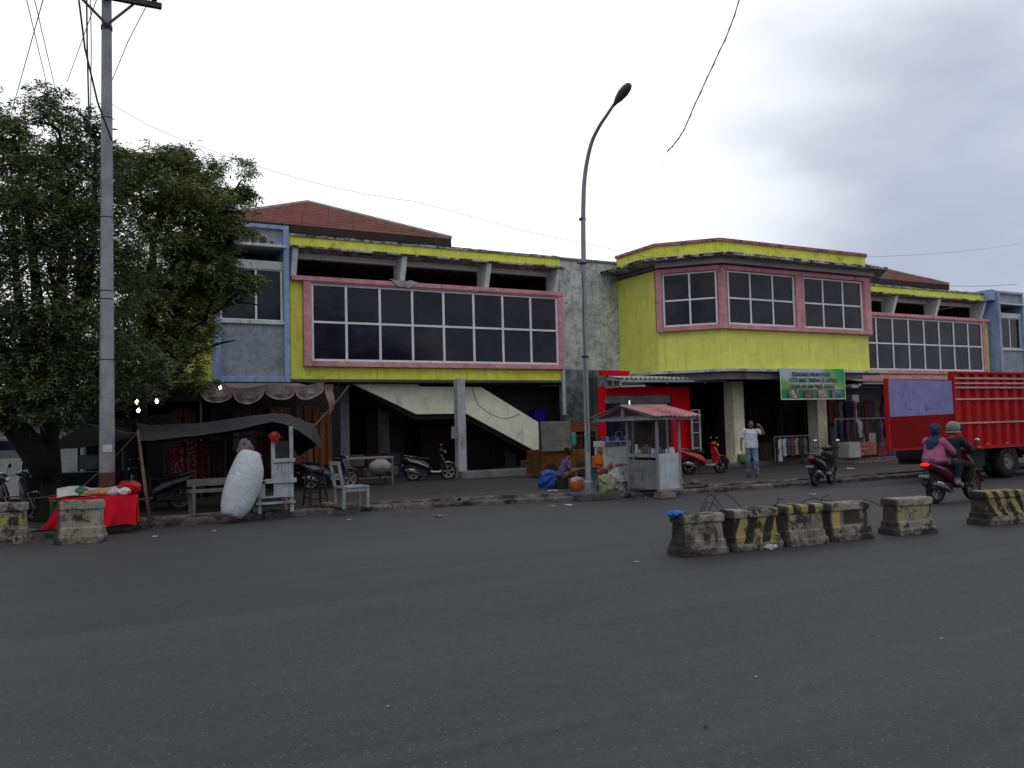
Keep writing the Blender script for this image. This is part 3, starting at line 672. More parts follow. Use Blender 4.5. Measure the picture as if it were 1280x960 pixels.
cable([(1.000,17.600,8.027), (1.440,19.000,8.360), (1.936,20.000,8.512)]+sag((1.936,20.000,8.512), (8.248,20.000,7.480), .25)+[Vector((11.352,20.000,7.014))]+sag((14.759,20.500,6.852), (17.097,21.100,6.875), .05), .0045, 'long thin service wire from the utility pole to the yellow parapet')
pts = smooth_pts([(12.893,13.000,10.756), (12.775,13.300,10.028), (12.561,13.600,9.338), (12.357,14.000,8.569), (12.212,14.200,8.081), (12.143,14.400,7.850), (12.027,14.600,7.644)], 6)
o1 = cable(pts, .012, 'twisted pair of wires hanging across the sky right of the lamp')
mb = MB(); mb.tube([p+Vector((math.cos(i*1.5)*.014, 0, math.sin(i*1.5)*.02)) for i, p in enumerate(pts)], .008, 5); mb.build('second_strand', M_wire, o1); MB().tube(sag(pts[-1], (17.250,25.100,7.618), .35), .003, 4).build('thin_end', M_wire, o1)
cable(sag((41.326,29.500,8.819), (64.719,38.000,11.633), .12), .014, 'horizontal wire running to the pole at the right edge')
cable(sag((29.096,24.000,8.344), (69.128,38.000,15.577), .3), .006, 'faint wire high above the right wing')
Q = thing('utility_pole', 'dark utility pole with insulators cut by the right picture edge', 'utility pole', tuple(Vector((64.454,38.000,1.602))*Vector((1, 1, 0))))
MB().lathe([(.17, 0), (.13, 8.6)], 14).build('pole', mat('dark_pole', (.10, .10, .11), .8, .2, 4), Q, smooth=True)
mb = MB(); mb.bar((-.85, -.1, 8.25), (.9, -.1, 8.25), .09); mb.bar((-.6, -.1, 7.95), (.1, -.1, 7.95), .06); mb.build('crossarm', mat('rusty_steel', ()), Q)
for x in (-.8, -.45, -.15): MB().lathe([(.015, 0), (.07, .03), (.04, .08), (.07, .12), (.03, .2)], 10, (x, -.1, 8.28)).build('insulator', mat('brown_porcelain', ()), Q)

# ------------------------------------------------------------------ trees
def leaf_mat(name, a, b_, dry=(.10, .06, .02), fdry=.35):
    m, nt, b, co = base(name)
    n = noisen(nt, co, .8, 4, .6); n2 = noisen(nt, co, 7, 3, .6)
    c = mixc(nt, ramp(nt, n, .35, .68), a, b_); c = mixc(nt, ramp(nt, n2, .58, .72, 0, fdry), c, dry)
    nt.links.new(c, b.inputs['Base Color']); b.inputs['Roughness'].default_value = .55; b.inputs['Specular IOR Level'].default_value = .3
    tr = nd(nt, 'ShaderNodeBsdfTranslucent'); nt.links.new(c, tr.inputs[0]); ms = nd(nt, 'ShaderNodeMixShader'); ms.inputs[0].default_value = .18
    nt.links.new(b.outputs[0], ms.inputs[1]); nt.links.new(tr.outputs[0], ms.inputs[2])
    nt.links.new(ms.outputs[0], nt.nodes['Material Output'].inputs[0]); return m
def crown(name, lobes, nleaf, size, m, parent, seed, hollow=.55, sprig=7, droop=.5):
    """compound leaves: every sprig is a drooping stalk with leaflets either side; sprigs gather in clumps inside the lobes"""
    g = np.random.default_rng(seed); V = []; 
    vol = np.array([l[3]*l[4]*l[5] for l in lobes])**.75; cnt = (vol/vol.sum()*nleaf).astype(int)
    inv = full(parent).inverted()
    for l, c in zip(lobes, cnt):
        ncl = max(6, c//55); d = g.normal(size=(ncl, 3)); d /= np.linalg.norm(d, axis=1)[:, None]
        rad = (hollow+(1.06-hollow)*g.random(ncl)**.7)[:, None]; cc = d*rad
        pick = g.integers(0, ncl, c); spread = np.array([.22, .22, .13])/np.array([1, 1, 1])
        p = cc[pick]+g.normal(size=(c, 3))*spread*g.uniform(.5, 1.2, (ncl, 1))[pick]
        V.append(np.array(l[:3])+p*np.array(l[3:6]))
    P = np.concatenate(V); P = P[P[:, 1] > 17.25]; N = len(P)
    az = g.random(N)*2*np.pi; dirh = np.stack([np.cos(az), np.sin(az), -droop+g.normal(size=N)*.45], 1)
    dirh /= np.linalg.norm(dirh, axis=1)[:, None]
    S = size*g.uniform(.6, 1.3, N); verts = []; faces = None
    up_ = np.array([0, 0, 1.]); sidev = np.cross(dirh, up_); sidev /= np.linalg.norm(sidev, axis=1)[:, None]+1e-6
    nrm = np.cross(sidev, dirh)
    for k in range(sprig):
        t = (k//2+.5)/(sprig/2); sg = 1 if k % 2 else -1
        if k == sprig-1: sg = 0; t = 1.
        o = P+dirh*(S*t)[:, None]-up_*(S*t*t*.25)[:, None]
        a = (sidev*sg*.8+dirh*(.55 if sg else 1)); a /= np.linalg.norm(a, axis=1)[:, None]
        a = a+g.normal(size=(N, 3))*.22-up_*.12
        ll = (S*.42*g.uniform(.75, 1.2, N))[:, None]; wv = np.cross(a, nrm+g.normal(size=(N, 3))*.5); wv /= np.linalg.norm(wv, axis=1)[:, None]+1e-6
        ww = ll*.19
        q = np.stack([o, o+a*ll*.45+wv*ww, o+a*ll, o+a*ll*.45-wv*ww], 1); verts.append(q.reshape(-1, 3))
    Vt = np.concatenate(verts); n_ = len(Vt); M_ = np.array(inv); Vt = Vt@M_[:3, :3].T+M_[:3, 3]
    me = bpy.data.meshes.new(name); me.vertices.add(n_); me.vertices.foreach_set('co', Vt.astype('f').ravel())
    me.loops.add(n_); me.loops.foreach_set('vertex_index', np.arange(n_, dtype='i')); me.polygons.add(n_//4)
    me.polygons.foreach_set('loop_start', np.arange(0, n_, 4, dtype='i')); me.update(calc_edges=True)
    me.materials.append(m); o = bpy.data.objects.new(name, me); COL.objects.link(o); o.parent = parent; return o, P
M_bark = mat('bark', (.011, .0095, .008), .95, .35, 8, .4, bump=.6)
def limbs(base_, tips, r0, seed, parent, trunk_top):
    """trunk and limbs that fork towards the lobes"""
    rr = random.Random(seed); mb = MB(); b0 = Vector(base_); tt = Vector(trunk_top)
    tr = smooth_pts([b0-Vector((0, 0, .1)), b0.lerp(tt, .4)+Vector((rr.uniform(-.12, .12), .05, 0)), tt], 5)
    mb.tube(tr, [r0*(1.35-.5*min(1, i/4)-.25*i/len(tr)) for i in range(len(tr))], 12)
    for t in tips:
        t = Vector(t); mid = tt.lerp(t, .5)+Vector((rr.uniform(-.4, .4), rr.uniform(-.4, .4), rr.uniform(-.1, .4)))
        pl = smooth_pts([tt-Vector((0, 0, .25)), mid, t], 6); mb.tube(pl, [r0*.5*(1-i/len(pl))+.018 for i in range(len(pl))], 8)
        for q in range(7):
            s = pl[rr.randrange(3, len(pl))]; e = s+Vector((rr.gauss(0, .4), rr.gauss(0, .4), rr.uniform(-.1, .7)))
            mb.tube(smooth_pts([s, s.lerp(e, .5)+Vector((rr.uniform(-.15, .15), rr.uniform(-.15, .15), .1)), e], 4), [.04*(1-i/10)+.006 for i in range(9)], 5)
    return mb.build('trunk', M_bark, parent, world=True, smooth=True)
M_leafA = leaf_mat('leaf_dark', (.045, .060, .030, 1), (.125, .155, .065, 1), (.16, .105, .055, 1), .5)
M_leafB = leaf_mat('leaf_mid', (.050, .068, .030, 1), (.19, .22, .065, 1), (.22, .14, .05, 1), .55)
def lobe(px, py, Y, rpx, rpy=None, dep=None):
    """crown lobe: centre and radii in metres (already converted)"""
    return None
TA = thing('tree', 'big dark leafy tree at the far left spreading over the street stalls', 'tree', (.05, 18.3, .1))
A_ = [(*(-0.011,18.200,4.956), 1.9, 1.6, 1.5), (*(-0.611,18.400,6.170), 1.5, 1.4, 1.5), (*(0.189,18.600,7.658), .75, .8, .75), (*(0.328,18.500,6.691), 1.0, 1.2, .95), (*(-0.556,18.600,7.315), .75, .8, .5),
      (*(0.829,18.700,7.539), .55, .6, .55), (*(-1.517,18.000,4.813), 1.6, 1.6, 2.2), (*(-0.393,17.900,3.395), 1.5, 1.4, 1.1), (*(0.664,18.100,3.441), 1.25, 1.3, 1.0), (*(0.820,18.500,5.548), .95, 1.1, 1.0), (*(1.355,18.000,3.060), .8, .9, .7), (*(0.532,18.200,2.299), .8, .9, .35), (*(-0.935,17.600,2.642), 1.0, 1.0, .6), (*(0.125,17.900,2.514), 1.2, .9, .50), (*(-0.413,17.800,2.684), .9, .8, .55),(*(-0.006,18.900,2.721), 1.4, 1.2, .7),
      (*(0.189,18.700,8.334), .32, .4, .32), (*(-0.185,18.700,8.432), .2, .3, .2), (*(-0.821,18.600,7.588), .45, .5, .4)]
limbs((.05, 18.3, .1), [l[:3] for l in A_[:9]]+[A_[10][:3]], .24, 5, TA, (.0, 18.25, 2.15))
crown('crown', A_, 23000, .20, M_leafA, TA, 3, .35)
mb = MB(); mb.tube(smooth_pts([(.0, 18.25, 1.0), (-.55, 18.1, 1.9), (-1.3, 17.9, 2.7), (-2.2, 17.7, 3.4)], 5), [.26-.008*i for i in range(16)], 10); mb.build('limb', M_bark, TA, world=True, smooth=True)
TB = thing('tree', 'spreading green tree right of the utility pole, half covering the blue tower', 'tree', (1.75, 20.4, .1))
B_ = [(*(2.310,20.600,7.222), 1.25, 1.2, .9), (*(3.357,20.600,7.054), .85, .9, .75), (*(1.732,20.700,7.643), .65, .8, .55), (*(2.671,20.800,5.624), 1.35, 1.3, 1.15), (*(1.899,20.800,4.290), 1.25, 1.3, 1.1),
      (*(3.277,20.500,5.612), .65, .7, .7), (*(2.756,20.600,3.746), .55, .7, .95), (*(3.959,20.400,7.584), .45, .5, .35), (*(3.893,20.300,6.373), .38, .45, .4), (*(1.877,20.600,3.006), .85, 1.0, .38), (*(4.247,20.300,5.226), .32, .35, .22), (*(3.830,20.300,5.332), .40, .5, .30),
      (*(3.290,20.300,4.428), .30, .4, .45), (*(2.779,20.600,7.932), .7, .8, .35), (*(3.174,20.400,3.002), .22, .3, .3),(*(3.963,20.400,8.025), .2, .25, .15),(*(2.207,20.400,7.892), .3, .35, .2)]
limbs((1.75, 20.4, .1), [l[:3] for l in B_[:14]], .17, 9, TB, (1.85, 20.5, 2.6))
crown('crown', B_, 21500, .19, M_leafB, TB, 8, .3)
TC = thing('tree', 'dark bushy tree beyond the right end of the building', 'tree', tuple(Vector((79.639,46.000,1.577))*Vector((1, 1, 0))))
limbs(tuple(TC.location), [(79.979,46.000,7.496)], .2, 2, TC, (79.935,46.000,4.528)); crown('crown', [(*(80.158,46.000,6.755), 1.9, 1.5, 1.7), (*(79.093,46.000,4.894), 1.5, 1.4, 1.2)], 3500, .28, M_leafA, TC, 4)

# ------------------------------------------------------------------ concrete barriers
def barrier_mat(name, kind, seed, h=.37):
    m, nt, b, co = base(name); c0 = mapv(nt, co, (1, 1, 1), (seed*3.1, seed*1.7, seed))
    sep = nd(nt, 'ShaderNodeSeparateXYZ'); nt.links.new(co, sep.inputs[0])
    c = mixc(nt, ramp(nt, noisen(nt, c0, 5, 6, .7), .3, .7), (.13, .122, .105), (.29, .27, .225))
    if kind:
        sl, per, ph, zlo, zhi = kind
        t = mathn(nt, 'FRACT', mathn(nt, 'ADD', mathn(nt, 'MULTIPLY', mathn(nt, 'ADD', sep.outputs[0], mathn(nt, 'MULTIPLY', sep.outputs[2], sl)), 1/per), ph))
        st_ = ramp(nt, t, .48, .52); pc = mixc(nt, st_, (.27, .225, .08), (.20, .19, .155) if seed == 8 else (.024, .023, .022))
        zz = mathn(nt, 'MULTIPLY', ramp(nt, sep.outputs[2], zlo-.01, zlo+.01), ramp(nt, sep.outputs[2], zhi-.01, zhi+.01, 1, 0))
        wear = ramp(nt, noisen(nt, c0, 6.5, 7, .75, .5), .50, .66, 1, .2)
        c = mixc(nt, mathn(nt, 'MULTIPLY', zz, wear), c, pc)
    d = ramp(nt, noisen(nt, c0, 2.9, 9, .74, .3), .42 if seed == 2 else .50, .58, 0, .93); c = mixc(nt, d, c, (.022, .020, .018))
    if seed == 3:
        c = mixc(nt, mathn(nt, 'MULTIPLY', mathn(nt, 'MULTIPLY', ramp(nt, sep.outputs[0], -.12, -.08), ramp(nt, sep.outputs[0], .16, .24, 1, 0)), mathn(nt, 'MULTIPLY', ramp(nt, sep.outputs[2], .20, .23, 0, .9), ramp(nt, sep.outputs[2], .38, .42, 1, 0))), c, (.02, .019, .018))
        c = mixc(nt, mathn(nt, 'MULTIPLY', mathn(nt, 'MULTIPLY', ramp(nt, sep.outputs[0], -.28, -.26), ramp(nt, sep.outputs[0], -.17, -.15, 1, 0)), mathn(nt, 'MULTIPLY', ramp(nt, sep.outputs[2], .16, .2, 0, .9), ramp(nt, sep.outputs[2], .38, .40, 1, 0))), c, (.38, .30, .06))
    c = mixc(nt, ramp(nt, sep.outputs[0], -h+.05, -h+.10, .88, 0), c, (.022, .020, .019))
    low = ramp(nt, sep.outputs[2], .0, .22, .7, 0); c = mixc(nt, mathn(nt, 'MULTIPLY', low, ramp(nt, noisen(nt, c0, 9, 5, .7), .35, .6)), c, (.03, .028, .025))
    nt.links.new(c, b.inputs['Base Color']); b.inputs['Roughness'].default_value = .95; b.inputs['Specular IOR Level'].default_value = .2
    bu = nd(nt, 'ShaderNodeBump'); bu.inputs['Strength'].default_value = .7; bu.inputs['Distance'].default_value = .012
    nt.links.new(noisen(nt, c0, 14, 6, .75), bu.inputs['Height']); nt.links.new(bu.outputs[0], b.inputs['Normal']); return m
def barrier(x, y, rz, L, H, kind, seed, label, group, cap=True, sx=1.):
    t = thing('concrete_barrier', label, 'barrier', (x, y, 0), rz, group)
    h = L/2; s = H/.5
    body = [(0, h, .175), (.075*s, h, .175), (.095*s, h-.015, .155), (.115*s, h-.025, .15), (.175*s, h-.03, .145), (.195*s, h-.045, .125), (.40*s, h-.055, .115)]
    def stack(pr, nm, mm, rg):
        mb = MB(); nx, ny = 14, 4
        rings = []
        for z, a, c in pr:
            rg_ = []
            for i in range(nx): rg_.append((-a+2*a*i/nx, -c, z))
            for i in range(ny): rg_.append((a, -c+2*c*i/ny, z))
            for i in range(nx): rg_.append((a-2*a*i/nx, c, z))
            for i in range(ny): rg_.append((-a, c-2*c*i/ny, z))
            rings.append(rg_)
        k = len(rings[0]); vs = [v for r_ in rings for v in r_]
        fs = [(i*k+j, i*k+(j+1) % k, (i+1)*k+(j+1) % k, (i+1)*k+j) for i in range(len(rings)-1) for j in range(k)]+[tuple(range(k))[::-1], tuple((len(rings)-1)*k+j for j in range(k))]
        vs = [Vector(v)+(noise.noise_vector(Vector(v)*7+Vector((seed*7.3, 0, 0)))+.6*noise.noise_vector(Vector(v)*21+Vector((seed, 0, 0))))*rg*(1 if v[2] > .01 else .5)*Vector((1, 1, .7)) for v in vs]
        mb.add(vs, fs); return mb.build(nm, mm, t, bevel=.006)
    mm = barrier_mat('barrier_paint_%d' % seed, kind, seed, h)
    stack(body, 'body', mm, .014)
    stack([(.395*s, h-.04, .13), (.41*s, h-.03, .137), (.475*s, h-.03, .137), (.5*s, h-.045, .12)], 'cap', mm, .012)
    return t
ST = 'concrete barriers standing in the road'
Y1 = (.30, .19, .1, .13, .52)
barrier(7.07, 8.27, R(-6), .68, .50, None, 2, 'bare mould blackened barrier with blue plastic on its left end', ST)
barrier(7.88, 8.22, R(-4), .80, .51, (-.42, .28, .42, .09, .41), 4, 'barrier with bold slanting yellow and black stripes', ST)
barrier(8.66, 8.12, R(-7), .68, .52, (0, .24, .3, .40, .60), 6, 'flaking barrier with stripes left only along its top rim', ST)
barrier(9.47, 8.10, R(-7), .74, .50, None, 3, 'barrier with one yellow patch beside a big black stain', ST)
barrier(10.60, 7.95, R(-9), .74, .50, (0, .24, .2, .20, .40), 8, 'barrier standing alone with two faded yellow patches', ST)
barrier(12.52, 7.85, R(-9), .86, .50, (.55, .21, .4, .13, .6), 10, 'last barrier at the right with yellow and dark slanting stripes', ST)
barrier(.46, 15.15, R(-15), .70, .66, None, 5, 'plain grey barrier in front of the red cloth table', 'barriers at the left kerb')
barrier(-.62, 15.95, R(-20), .72, .64, (0, .30, .1, .28, .42), 7, 'grey barrier with a small yellow patch at the left picture edge', 'barriers at the left kerb')
mb = MB(); rr = random.Random(3)
def wob(a, b_, h, s):
    a = Vector(a); b_ = Vector(b_); return smooth_pts([a, a.lerp(b_, .3)+Vector((0, rr.uniform(-.04, .04), h)), a.lerp(b_, .6)+Vector((0, rr.uniform(-.05, .05), h*s)), b_], 6)
for a, b_, h, s in (((7.20, 8.36, .5), (7.55, 8.30, .5), .2, .9), ((7.32, 8.34, .5), (7.86, 8.32, .52), .23, .8), ((7.3, 8.4, .5), (7.5, 8.35, .53), .1, .6), ((8.35, 8.25, .5), (8.5, 8.2, .58), .05, 1), ((8.8, 8.2, .52), (9.4, 8.2, .52), .05, .5), ((9.2, 8.2, .5), (9.28, 8.15, .60), .03, 1), ((10.0, 8.2, .5), (10.55, 8.15, .3), .02, .2), ((12.95, 8.0, .48), (13.6, 8.0, .3), .06, 1.2)):
    mb.tube(wob(a, b_, h, s), .0055, 5)
tag(mb.build('reinforcing_wire', mat('rusty_wire', (.03, .022, .02), .9, .2, 8)), 'bent rusty wires sticking up from the barrier tops', 'wire', kind='stuff')
def crumple(c, r, m, name, label, cat, seed, sc=6, amp=.45, flat=1., group=None, n=24):
    mb = MB(); mb.ell((0, 0, 0), r, n*2 if max(r) > .12 else n)
    if max(r) > .12: mb.v = [tuple(Vector(v)*(1+.10*abs(noise.noise(Vector(v)*sc/max(r)*.55+Vector((seed*3., 1, 2))))+.05*noise.noise(Vector(v)*sc/max(r)*1.2+Vector((seed, 5, 2))))) for v in mb.v]
    mb.v = [tuple(Vector(v)+noise.noise_vector(Vector(v)*sc/max(r)*.2+Vector((seed*9.1, 0, 0)))*amp*min(r)+noise.noise_vector(Vector(v)*sc/max(r)*.6+Vector((seed, 0, 0)))*amp*.5*min(r)) for v in mb.v]
    z0 = min(v[2] for v in mb.v)
    o = mb.build(name, m, smooth=max(r) > .12); o.location = c
    if label: tag(o, label, cat, group)
    return o
M_bluep = mat('blue_plastic', (.02, .10, .36), .4, .3, 12, .1, bump=.5)
crumple((6.76, 8.30, .515), (.115, .10, .035), M_bluep, 'plastic_bag', 'crumpled blue plastic bag caught on the leftmost road barrier', 'plastic bag', 2, 14, .9)
crumple((8.05, 8.02, .03), (.10, .05, .03), mat('white_litter', (.40, .40, .42), .6, .2, 10, .2, bump=.4), 'plastic_scrap', 'crumpled white plastic scrap at the foot of the striped barrier', 'litter', 5, 12, .9)

# ------------------------------------------------------------------ red truck with its rear door swung open
T = thing('truck', 'bright red ribbed cargo truck parked at the kerb behind the motorbike riders', 'truck', (19.8, 13.35, 0))
M_truck = mat('truck_red', (.33, .001, .005), .6, .12, 3, .12, (.10, .004, .006), 2, .35, .05, spec=.2)
M_trail = mat('truck_rail', (.42, .26, .26), .55, .2, 6, .3, (.2, .03, .03), 4)
mb = MB(); mb.box(0, 7.2, .07, 1.9, .84, 2.06); mb.box(0, 7.2, .07, .09, 2.061, 2.72)
k = 0; x = .02
while x < 7.1:
    mb.prism([(x, .071), (x+.045, .0), (x+.20, .0), (x+.245, .071)], .86, 2.70, 'XY'); x += .40
mb.box(-.03, 7.25, -.02, .10, 2.70, 2.76); mb.box(-.03, 7.25, -.02, .10, .80, .87); mb.box(-.05, .02, -.03, .12, .80, 2.74)
mb.build('cargo_body', M_truck, T, bevel=.006)
mb = MB()
for z in (2.585, 2.46, 2.35, 2.06, 1.46): mb.box(.0, 7.2, -.035, -.002, z-.02, z+.02)
mb.build('side_rail', M_trail, T, bevel=.005)
D = MB(); D.box(-2.5, -.04, .0, .06, .88, 2.55); d = D.build('rear_door', mat('shaded_door_red', (.20, .001, .004), .7, .15, 3, .2, (.1, .004, .006), 2, .3, .1, spec=.1), T)  # darker red puts the shade on the lower door into its colour
mb = MB(); mb.box(-2.52, -2.46, -.02, .08, .86, 2.57); mb.box(-2.42, -.04, -.015, .07, .86, .91); mb.build('door_frame', M_truck, d, bevel=.006)
mb = MB(); mb.add([(-2.44, -.004, 1.66), (-.06, -.004, 1.70), (-.08, -.004, 2.52), (-2.44, -.004, 2.54)], [(0, 1, 2, 3)])
mb.build('lavender_panel', mat('lavender_paint', (.20, .19, .40), .7, .12, 4, .35, (.10, .09, .16), 2.2, .2), d)
mb = MB(); rr = random.Random(31)           # scuffed remains of writing
for (u0, u1, z0, z1, n_) in ((-1.75, -1.5, 1.78, 2.2, 3), (-1.2, -.7, 1.75, 1.95, 4), (-2.1, -1.85, 1.75, 1.9, 2)):
    for i in range(n_):
        u = rr.uniform(u0, u1); z = rr.uniform(z0, z1); h = rr.uniform(.05, .22); 
        if rr.random() < .6: mb.box(u, u+.012, -.009, -.005, z, min(z+h, 2.4))
        else: mb.box(u, u+h*.8, -.009, -.005, z, z+.012)
mb.build('faded_lettering', mat('dark_red_scuff', (.11, .07, .15), .8, .4, 14), d)
mb = MB(); mb.box(-.05, 7.2, .25, 1.7, .56, .79); mb.box(.15, .22, .1, 1.8, .42, .56); mb.box(1.0, 1.1, .15, .3, .35, .8); mb.build('chassis', M_black, T)
mb = MB(); mb.box(.55, 1.3, .12, .5, .34, .76); mb.build('underbody_shade_box', mat('underbody_shade', (.02, .02, .022), .8, .3, 6), T, bevel=.02)  # dark box added to stand for the shadow under the cargo body
for wx in (2.2, 5.9):
    for wy in (.16, .44):
        mb = MB(); mb.lathe([(.22, -.11), (.40, -.12), (.45, -.08), (.455, 0), (.45, .08), (.40, .12), (.22, .11)], 28, (wx, wy, .455), 'Y', False); wh = mb.build('wheel', M_tyre, T, smooth=True)
        mb = MB(); mb.lathe([(.04, -.06), (.05, -.03), (.12, -.02), (.14, -.07), (.20, -.03), (.235, -.11), (.235, .10)], 24, (wx, wy, .455), 'Y'); mb.build('rim', mat('dull_rim', (.13, .12, .12), .6, .3, 8, .3), wh, smooth=True)
    mb = MB()
    for i in range(9):
        a0, a1 = math.pi*(.04+.92*i/9), math.pi*(.04+.92*(i+1)/9)
        mb.add([(wx+.53*math.cos(a), y_, .455+.40*math.sin(a)) for a in (a0, a1) for y_ in (.0, .6)], [(0, 2, 3, 1)])
    mb.build('mudguard', M_black, T)
mb = MB(); mb.box(2.95, 4.9, .02, .10, .45, .72)
for i in range(3): mb.box(2.95, 4.9, -.01, .02, .47+.09*i, .51+.09*i)
mb.build('side_guard', M_truck, T)
mb = MB()
for i in range(8): mb.box(.35+i*.8, .50+i*.8, -.026, -.018, .90, .93)
mb.build('reflector', mat('reflector_amber', (.45, .12, .06), .3, .1, 5), T)
mb = MB(); mb.box(7.6, 9.4, .05, 1.85, .5, 2.3); mb.build('cab', M_truck, T, bevel=.12)

# ------------------------------------------------------------------ red shop front and its corrugated awning
S = thing('red_kiosk', 'bright red shop front with glass built under the centre of the hall', 'kiosk', (17.3, 22.6, .1))
zb, zt = .12, 2.90
mb = MB(); mb.box(15.46, 15.72, 22.6, 22.8, zb, 2.9); mb.box(18.42, 19.2, 22.6, 22.85, zb+.26, 2.9); mb.box(15.722, 18.418, 22.6, 22.8, 2.62, 2.9); mb.build('frame', M_red, S, world=True, bevel=.01)
mb = MB(); mb.box(15.5, 16.6, 22.45, 22.6, 3.25, 3.40); mb.build('fascia', M_red, S, world=True)
mb = MB(); mb.box(15.30, 15.455, 22.62, 22.95, .1, 3.2); mb.box(15.46, 15.6, 22.85, 23.1, .1, 3.0); mb.box(16.0, 19.1, 23.3, 23.4, .1, 2.9); mb.box(19.06, 19.2, 22.9, 23.4, .1, 2.9); mb.build('side_wall', mat('dark_green_wall', (.035, .045, .04), .85, .2, 4, .4), S, world=True)
mb = MB(); mb.box(15.722, 18.418, 22.66, 22.72, 2.36, 2.62); mb.box(18.2, 18.26, 22.64, 22.74, .4, 2.36); mb.build('head_rail', mat('grey_rail', (.16, .16, .17), .7, .2, 5), S, world=True)
mb = MB(); mb.add([(15.73, 22.70, .4), (18.40, 22.70, .4), (18.40, 22.70, 2.36), (15.73, 22.70, 2.36)], [(0, 1, 2, 3)]); mb.build('pane', M_glass, S, world=True)
mb = MB(); mb.box(15.4, 20.2, 22.55, 23.4, .1, .38); mb.build('base', M_conc, S, world=True)
W = thing('white_rack', 'slim white framed display rack standing right of the red shop', 'rack', tuple((19.087,22.300,0.414)))
mb = MB(); a = Vector((18.996,22.300,2.108)); b_ = Vector((19.309,22.300,2.104)); c = Vector((19.342,22.300,0.646)); z0 = c.z
for x in (a.x, c.x): mb.box(x-.03, x+.03, 22.28, 22.32, z0, a.z)
for z in (a.z-.03, a.z-.45, a.z-.8, z0+.15): mb.box(a.x+.032, c.x-.032, 22.28, 22.32, z, z+.035)
mb.build('frame', mat('dull_white', (.34, .33, .36), .6, .15, 6), W, world=True)
mb = MB(); mb.box(a.x, c.x, 22.33, 22.36, z0, a.z); mb.build('dark_back', M_dim, W, world=True)
AW = thing('corrugated_awning', 'thin grey corrugated metal awning over the red shop front', 'awning', (17.5, 21, 3.0))
def corr(x0, x1, y0, z0, y1, z1, per=.18, amp=.028, n=6):
    mb = MB(); nn = int((x1-x0)/per*n); vs = []
    for i in range(nn+1):
        x = x0+(x1-x0)*i/nn; dz = amp*math.sin(2*math.pi*(x-x0)/per); vs += [(x, y0, z0+dz), (x, y1, z1+dz)]
    mb.add(vs, [(2*i, 2*i+2, 2*i+3, 2*i+1) for i in range(nn)]); return mb
corr(15.75, 20.1, 21.75, 3.12, 22.62, 3.24).build('roofing_sheet', mat('zinc_sheet', (.36, .37, .38), .5, .15, 5, .4, (.12, .09, .07), 2), AW, world=True, solid=.012, smooth=True)
mb = MB(); mb.bar((15.75, 21.78, 3.03), (20.1, 21.78, 3.05), .05, .09); mb.bar((15.76, 21.8, 2.86), (15.76, 22.6, 2.86), .05, .06); mb.bar((15.76, 21.8, 3.05), (15.76, 22.6, 3.14), .05, .06)
for yy in (21.8, 22.2, 22.58): mb.bar((15.76, yy, 2.85), (15.76, yy, 3.06), .05)
mb.bar((15.76, 21.78, 2.86), (16.7, 21.78, 2.88), .05, .06); mb.bar((17.6, 21.8, 2.93), (17.6, 21.8, 3.0), .03); mb.bar((19.2, 21.8, 2.93), (19.2, 21.8, 3.0), .03)
mb.build('frame', mat('pale_steel', (.26, .27, .28), .6, .15, 6, .3), AW, world=True)
AX = thing('corrugated_awning', 'low zinc awning behind the lavender truck door, right of the centre', 'awning', (25.5, 20, 3))
corr(25.2, 31, 20.4, 2.98, 22.8, 3.3).build('roofing_sheet', mat('zinc_sheet', ()), AX, world=True, solid=.012, smooth=True)
mb = MB(); mb.bar((25.2, 20.4, 3.1), (31, 20.4, 3.12), .04, .16); mb.build('fascia', M_pink, AX, world=True)
mb = MB(); mb.bar((25.25, 20.45, 2.9), (31, 20.45, 2.9), .05, .05); mb.build('frame', mat('pale_steel', ()), AX, world=True)

# ------------------------------------------------------------------ banner
BN = thing('banner', 'green and white printed cloth banner hanging from the lower slab', 'banner', (22.95, 20.62, 2.9))
bx0, bx1, bz0, bz1 = 21.42, 24.48, 2.40, 3.43
m, nt, b, co = base('banner_print'); sep = nd(nt, 'ShaderNodeSeparateXYZ'); nt.links.new(co, sep.inputs[0])
xx = mathn(nt, 'MULTIPLY', sep.outputs[0], 1/1.53); zz = mathn(nt, 'MULTIPLY', sep.outputs[2], 1/.52)
c = mixc(nt, ramp(nt, zz, -.3, 1.), (.38, .50, .34), (.42, .45, .62))
arc = mathn(nt, 'ADD', mathn(nt, 'MULTIPLY', xx, 1.), mathn(nt, 'MULTIPLY', mathn(nt, 'POWER', mathn(nt, 'SUBTRACT', 1.1, zz), 2.), -.28))
c = mixc(nt, ramp(nt, arc, .18, .5), c, (.14, .34, .12)); c = mixc(nt, ramp(nt, arc, .62, .72), c, (.015, .30, .11))
arc2 = mathn(nt, 'ADD', mathn(nt, 'MULTIPLY', xx, -1.), mathn(nt, 'MULTIPLY', zz, -.55))
c = mixc(nt, ramp(nt, arc2, .62, .85), c, (.16, .30, .06)); c = mixc(nt, ramp(nt, zz, -.30, -.45), c, (.015, .20, .07))
nt.links.new(c, b.inputs['Base Color']); b.inputs['Roughness'].default_value = .6
mb = MB(); nx, nz = 30, 10
def wav(x, z): return .025*math.sin(x*3.1+z)+.015*math.sin(x*7.7-z*3)
vs = [(-1.53+3.06*i/nx, wav(3.06*i/nx, j/nz), -.515+1.03*j/nz-.02*math.sin(math.pi*i/nx)*(j/nz)) for i in range(nx+1) for j in range(nz+1)]
mb.add(vs, [(i*(nz+1)+j, (i+1)*(nz+1)+j, (i+1)*(nz+1)+j+1, i*(nz+1)+j+1) for i in range(nx) for j in range(nz)])
mb.build('banner_sheet', m, BN, smooth=True)
M_edge = mat('banner_edge', (.45, .62, .50), .7, .05, 5, bump=0)
